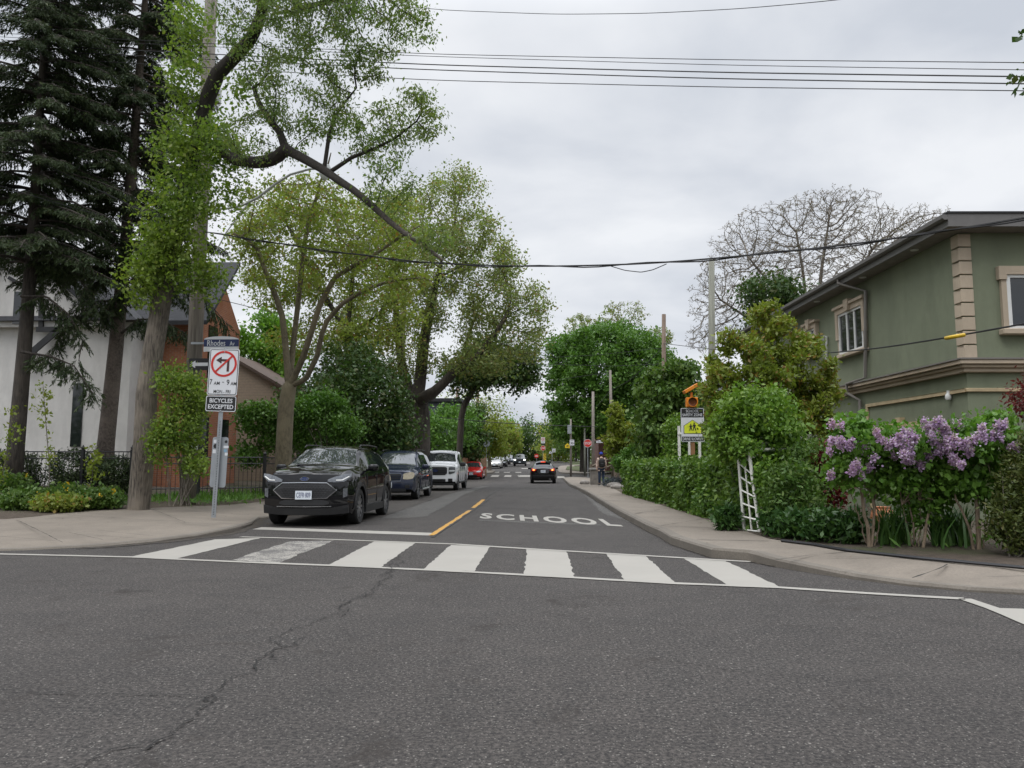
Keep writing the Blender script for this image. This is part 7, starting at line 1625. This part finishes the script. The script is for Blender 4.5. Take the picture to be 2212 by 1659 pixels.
def pent(label, px, py, D, s, mat): 
    t = thing('school_crossing_sign', label, 'school sign', B(px, py, D), group='distant school crossing signs'); P = [(-.5,-.5),(.5,-.5),(.5,.08),(0,.5),(-.5,.08)]; pl = LB(t, 'plate', MB().plate([(a*s, b_*s) for a, b_ in P], -.006, .006), mat); walkers(pl, 0, -s*.08, s*.55, -.007); return t
t = pent('yellow school crossing sign left of the nearer speed limit sign', 1225.8, 962.5, 69.8, .44, SYEL); LB(t, 'bracket', MB().bx(.1, .45, .007, .03, -.03, .03), GALV); t = pent('pale school crossing sign beside the farther speed limit sign', 1189, 977, 105.5, .34, SW); LB(t, 'bracket', MB().bx(.1, .45, .007, .03, -.03, .03), GALV)
t = thing('no_turn_sign', 'far no left turn sign stacked above the smaller stop sign', 'road sign', B(1173, 951, 110.2)); pl = LB(t, 'plate', MB().plate(rrect(.56, .86, .05), -.006, .006), SW); ban(t, .24, 0, .13, -.008, .05, True); txt(pl, '7AM-9AM', 0, -.22, -.008, .44, .09, SB); txt(pl, 'MON-FRI', 0, -.34, -.008, .36, .07, SB); LB(t, 'lower_plate', MB().plate(sh(rrect(.56, .22, .03), 0, -.58), -.006, .006), SB); post_to(t, 0, .05, zg(110)-t.location.z, .4, .04)
t = thing('hazard_marker', 'black and yellow striped hazard marker board below the far stop sign', 'road sign', B(1176.5, 986.5, 109)); w_, h_ = .40, .95; pl = LB(t, 'board', MB().plate(rrect(w_, h_, .02), -.006, .006), SYEL); mb = MB()
for i in range(5):
    z = -h_/2 + i*.21; P = [(-w_/2+.02, z), (w_/2-.02, z+.22), (w_/2-.02, z+.32), (-w_/2+.02, z+.10)]; P = [(a, min(h_/2-.02, max(-h_/2+.02, b_))) for a, b_ in P]; mb.plate(P, -.0085, -.006)
LB(pl, 'stripes', mb, SB); post_to(t, 0, .04, zg(109)-t.location.z, .3, .035)
t = thing('street_name_sign', 'small white street name blade on the stop sign pole', 'street sign', B(1295, 954.5, 61.8)); pl = LB(t, 'blade', MB().plate([(-.27,-.08),(.27,-.08),(.27,.08),(.1,.08),(.05,.13),(-.05,.13),(-.1,.08),(-.27,.08)], -.01, .01), SW); txt(pl, 'CRAVEN RD', 0, 0, -.012, .44, .075, SB)
t = thing('street_name_sign', 'distant white street name blades on the pole by the timber fence', 'street sign', B(1025, 949, 75.7)); LB(t, 'blade', MB().plate(rrect(.46, .14, .03), -.01, .01), SW); LB(t, 'blade', MB().plate(sh(rrect(.46, .14, .03), 0, -.5), -.01, .01), ALU)
t = thing('do_not_enter_sign', 'tiny distant red sign on a post right of the oncoming pickup', 'road sign', B(1159, 985, 122)); LB(t, 'plate', MB().plate(circ(.34, 20), -.006, .006), SR); LB(t, 'bar', MB().bx(-.22, .22, -.009, -.006, -.06, .06), SW); post_to(t, 0, .04, zg(122)-t.location.z, .2)
t = thing('sign_back', 'large grey sign back bracketed to the brown pole left of the spreading tree', 'road sign', B(888, 933, 40.8)); LB(t, 'plate', MB().plate(rrect(.56, .66, .02), -.006, .006), ALU); LB(t, 'bracket', MB().bx(-.62, .3, .008, .03, .28, .31).bx(-.62, .3, .008, .03, -.31, -.28), GALV)
t = thing('sign_back', 'pale rectangular sign back on its own post left of the white pickup', 'road sign', B(912, 940.5, 44)); LB(t, 'plate', MB().plate(rrect(.26, .40, .02), -.006, .006), SW); post_to(t, -.14, .03, zg(44)+.1-t.location.z, .35)
t = thing('sign_back', 'small white sign back low on the brown pole left of the spreading tree', 'road sign', B(870, 954, 40.7)); LB(t, 'plate', MB().plate(rrect(.26, .33, .02), -.006, .006), SW)
t = thing('sign_back', 'round pale sign back on a thin post above the far parked cars', 'road sign', B(1073, 967, 112)); LB(t, 'plate', MB().plate(circ(.26, 20), -.006, .006), SW); LB(t, 'lower_plate', MB().plate(sh(rrect(.3, .3, .02), 0, -.5), -.006, .006), SW); post_to(t, 0, -.03, zg(112)-t.location.z, .2)
# ---- cables
CAB = M('black_cable', (.012,.012,.013), .6)
def cable(label, pts, r, group='overhead cables across the junction', twist=0, mat=CAB, name='overhead_cable'):
    P = [np.array(B(*p)) for p in pts]; P = np.array(P); n = 60; d = np.r_[0, np.cumsum(np.linalg.norm(np.diff(P, axis=0), axis=1))]; tt = np.linspace(0, d[-1], n); Q = np.stack([np.interp(tt, d, P[:, k]) for k in range(3)], 1)
    for _ in range(6): Q[1:-1] = (Q[:-2]+2*Q[1:-1]+Q[2:])/4
    mb = MB(); mb.tube([Vector(tuple(q)) for q in Q], r, 5)
    if twist: mb.tube([Vector(tuple(q)) + Vector((0, r*1.2*math.cos(i*.9), r*1.6*math.sin(i*.9) - r*.6)) for i, q in enumerate(Q)], r*.8, 5)
    return tag(mb.build(name, mat, recalc=False), label, 'cable', group)
rows_ = [('topmost of the five thin parallel wires high across the sky', 72, 117, 135, .008), ('second from the top of the five parallel wires high across the sky', 80, 122, 151, .007), ('third of the five parallel wires high across the sky, a thick one', 94, 140, 165.5, .013), ('fourth of the five parallel wires high across the sky', 106, 151, 181, .012), ('lowest of the five parallel wires high across the sky', 120, 173.5, 196, .009)]
for lab, a, m_, z_, r in rows_: cable(lab, [(-260, a-18, 22), (0, a, 21), (460, (a+m_)/2, 20), (930, m_, 18), (1570, m_*.4+z_*.6+1.5, 15.5), (2212, z_, 13), (2500, z_+4, 12)], r)
cable('single thin wire slanting across the very top of the sky', [(860, 12, 18), (960, 22, 17), (1200, 31, 16), (1400, 29, 15), (1600, 19, 14), (1815, 0, 13), (2300, -70, 11)], .007)
cable('thick twisted cable sagging across the street from the wooden pole towards the green house', [(440, 500, 20.2), (540, 516, 19.6), (700, 541, 18.6), (930, 569, 17.2), (1150, 576, 16), (1380, 571, 14.8), (1550, 558, 14), (1800, 533, 13), (2000, 506, 12.2), (2212, 471, 11.4), (2500, 420, 10.5)], .017, twist=1)
cable('short slack loop hanging under the thick twisted cable', [(1320, 575, 15.1), (1350, 584, 15), (1385, 588, 14.8), (1410, 583, 14.6), (1440, 570, 14.5)], .009)
cable('lower service cable passing in front of the green house wall', [(1433, 742, 41), (1560, 757, 30), (1700, 764, 22), (1800, 762, 17.5), (1920, 750, 14.5), (2060, 727, 12.6), (2212, 700, 11.5), (2450, 655, 10.5)], .015)
tag(MB().tube([B(2043,730.5,12.75), B(2060,727.5,12.55), B(2083,723.5,12.35)], .032, 8).build('cable_guard', M('yellow_plastic_sleeve', (.62,.40,.02), .4), smooth='all'), 'bright yellow plastic guard sleeve on the lower service cable', 'cable guard')
GC = 'thin cables further down the street'
cable('black cable low across the street above the far cars', [(950, 902, 42), (985, 905, 45), (1071, 913, 48), (1170, 918, 52), (1290, 922, 62)], .022, GC)
cable('thin cable from the left trees to the pole right of the round maple', [(1000, 783, 41), (1152, 786, 41), (1330, 791, 41), (1433, 786, 41)], .012, GC); cable('cable dropping from the dark topped pole down to the stop sign pole', [(1434, 748, 41), (1366, 819, 45), (1319, 843, 47), (1286, 882, 62)], .016, GC); cable('thin cable from the dark topped pole left across the round maple', [(1434, 751, 41), (1300, 766, 41), (1182, 773, 41), (1020, 768, 40)], .010, GC)
cable('thin cable from the slim pole by the sapling across the round maple', [(1318, 804, 46), (1220, 818, 46), (1150, 832, 46), (1050, 850, 46)], .010, GC)
cable('slack service line entering from the left edge through the spruces, upper one', [(-100, 262, 19), (0, 309, 19.3), (170, 390, 19.6), (337, 470, 20), (432, 505, 20.2)], .012, GC); cable('slack service line entering from the left edge through the spruces, lower one', [(-100, 378, 19), (0, 401, 19.3), (150, 447, 19.7), (285, 482, 20), (432, 512, 20.2)], .012, GC)
cable('long thin line from the wooden pole past the multi-stemmed tree to the next pole', [(446, 640, 20.3), (624, 684, 26), (760, 722, 33), (868, 745, 41)], .010, GC)
# ------------------------------------------------------------------ the person walking away
def skin_body(name, verts, edges, radii, mat, parent, root=0, sub=2):
    me = bpy.data.meshes.new(name); me.from_pydata(verts, edges, []); o = bpy.data.objects.new(name, me); COL.objects.link(o)
    m = o.modifiers.new('s', 'SKIN'); m.use_smooth_shade = True; o.modifiers.new('u', 'SUBSURF').levels = sub; o.modifiers['u'].render_levels = sub
    for v, r in zip(me.skin_vertices[0].data, radii): v.radius = r if isinstance(r, tuple) else (r, r)
    me.skin_vertices[0].data[root].use_root = True
    bpy.context.view_layer.update(); dg = bpy.context.evaluated_depsgraph_get(); m2 = bpy.data.meshes.new_from_object(o.evaluated_get(dg)); bpy.data.objects.remove(o)
    m2.materials.clear(); m2.materials.append(mat); m2.name = name; m2.polygons.foreach_set('use_smooth', [True]*len(m2.polygons)); ob = bpy.data.objects.new(name, m2); COL.objects.link(ob); ob.parent = parent; return ob
SKIN = M('skin', (.48,.29,.21), .6, var=.06); HOOD = M('pale_pink_hoodie', (.56,.42,.35), .9, var=.08, scale=14, bmp=.4); JEAN = M('blue_jeans', (.035,.055,.10), .9, var=.25, scale=10, bmp=.3); PACK = M('black_backpack', (.012,.012,.013), .7, var=.2); CAPB = M('blue_cap', (.025,.06,.42), .8); SHOE = M('black_shoes', (.015,.015,.016), .7); SOLE = M('white_sole', (.55,.55,.53), .7)
pg_ = B(1299.5, 1051, 41.5); pg_.z = zg(41.5) + .14
man = thing('person', 'person in pale hoodie, jeans and blue cap with black backpack walking away', 'person', pg_, rz=R_(3))
# y+ is the walking direction (away from the camera)
V = [(0,0,.95),(0,0,1.12),(0,-.01,1.30),(0,-.01,1.42),(0,.0,1.50),(0,.02,1.60),(0,.03,1.70),
     (.17,-.01,1.42),(.235,-.03,1.16),(.25,.05,.92),(.25,.075,.86), (-.17,-.01,1.42),(-.235,.0,1.16),(-.25,-.08,.92),(-.25,-.10,.86),
     (.10,0,.90),(.10,.06,.50),(.10,-.10,.10),(.10,.02,.05), (-.10,0,.90),(-.10,.02,.50),(-.10,.12,.09),(-.10,.24,.05)]
E_ = [(0,1),(1,2),(2,3),(3,4),(4,5),(5,6),(3,7),(7,8),(8,9),(9,10),(3,11),(11,12),(12,13),(13,14),(0,15),(15,16),(16,17),(17,18),(0,19),(19,20),(20,21),(21,22)]
Rr = [(.15,.11),(.14,.10),(.16,.11),(.10,.08),.055,(.075,.09),(.07,.085),.06,.045,.035,(.02,.04),.06,.045,.035,(.02,.04),.085,.06,.04,.035,.085,.06,.04,.035]
fing = []
for sg, base_ in ((1, 10), (-1, 14)):
    hx, hy, hz = V[base_]
    for k, (dy, ln) in enumerate(((-.03,.075),(-.01,.085),(.012,.08),(.03,.065))):
        i0 = len(V); V += [(hx, hy+dy, hz-.03), (hx-sg*.005, hy+dy+.008, hz-.03-ln*.55), (hx-sg*.02, hy+dy+.012, hz-.03-ln)]; E_ += [(base_, i0), (i0, i0+1), (i0+1, i0+2)]; Rr += [.009, .0085, .007]
    i0 = len(V); V += [(hx-sg*.01, hy+.045, hz+.02), (hx-sg*.03, hy+.065, hz-.03)]; E_ += [(base_, i0), (i0, i0+1)]; Rr += [.011, .008]
skin_body('body', V, E_, Rr, SKIN, man)
# face details on the far side, ears and hair
mb = MB(); mb.lathe([(.004,1.585),(.02,1.60),(.014,1.63),(.004,1.65)], n=8, c=(0,.125,0)); LB(man, 'nose', mb, SKIN)
for sg in (1, -1): LB(man, 'ear', MB().lathe([(.006,-.035),(.02,-.02),(.022,.01),(.015,.03),(.004,.036)], n=8, c=(sg*.082,.015,1.635)), SKIN, smooth=True); LB(man, 'eye', MB().lathe([(.004,-.012),(.012,0),(.004,.012)], n=8, c=(sg*.032,.108,1.655)), SB)
LB(man, 'mouth', MB().bx(-.022,.022,.105,.115,1.565,1.572), M('lips', (.35,.14,.12), .6)); LB(man, 'hair', MB().lathe([(.06,1.575),(.084,1.60),(.09,1.65),(.088,1.69)], n=16, c=(0,.012,0)), M('dark_hair', (.03,.02,.015), .8), smooth=True)
cp = LB(man, 'cap', MB().lathe([(.098,1.675),(.099,1.71),(.09,1.755),(.06,1.785),(.02,1.795),(.004,1.796)], n=18, c=(0,.02,0)), CAPB, smooth=True); LB(cp, 'peak', MB().lathe([(.085,1.685),(.088,1.69)], n=18, c=(0,.11,0)), CAPB)
hv = [V[0], V[1], V[2], V[3], (0,-.005,1.49)] + V[7:9] + [(.25,.045,.94)] + V[11:13] + [(-.25,-.075,.94)] + [(0,0,.88)]
skin_body('hoodie', hv, [(0,1),(1,2),(2,3),(3,4),(3,5),(5,6),(6,7),(3,8),(8,9),(9,10),(0,11)], [(.185,.145),(.18,.135),(.20,.145),(.14,.11),(.10,.09),.085,.066,.052,.085,.066,.052,(.18,.14)], HOOD, man)
skin_body('hood', [(0,-.05,1.46),(0,-.10,1.47),(0,-.12,1.43)], [(0,1),(1,2)], [(.12,.07),(.11,.06),(.07,.04)], HOOD, man)
skin_body('jeans', [(0,0,.93),(.10,0,.86),(.10,.06,.50),(.10,-.09,.14),(-.10,0,.86),(-.10,.02,.50),(-.10,.115,.12)], [(0,1),(1,2),(2,3),(0,4),(4,5),(5,6)], [(.165,.125),.108,.078,.062,.108,.078,.062], JEAN, man)
for x, y in ((.10,-.02),(-.10,.20)):
    s_ = skin_body('shoe', [(x,y-.13,.07),(x,y-.02,.075),(x,y+.10,.045),(x,y+.15,.04)], [(0,1),(1,2),(2,3)], [.05,(.05,.055),(.05,.04),.035], SHOE, man, 1); LB(s_, 'sole', MB().plate([(x-.052,.0),(x+.052,.0),(x+.052,.025),(x-.052,.025)], y-.17, y+.18), SOLE, bevel=.01)
bp = LB(man, 'backpack', MB().bx(-.16,.16,-.33,-.13,.98,1.42), PACK, bevel=.06, smooth='all'); LB(bp, 'pocket', MB().bx(-.12,.12,-.385,-.325,1.0,1.2), PACK, bevel=.025)
for sg in (1, -1): LB(bp, 'strap', MB().tube([(sg*.09,-.15,1.38),(sg*.11,-.09,1.50),(sg*.12,.09,1.47),(sg*.13,.15,1.3),(sg*.14,.02,1.05),(sg*.13,-.16,1.02)], .02, 5), PACK)
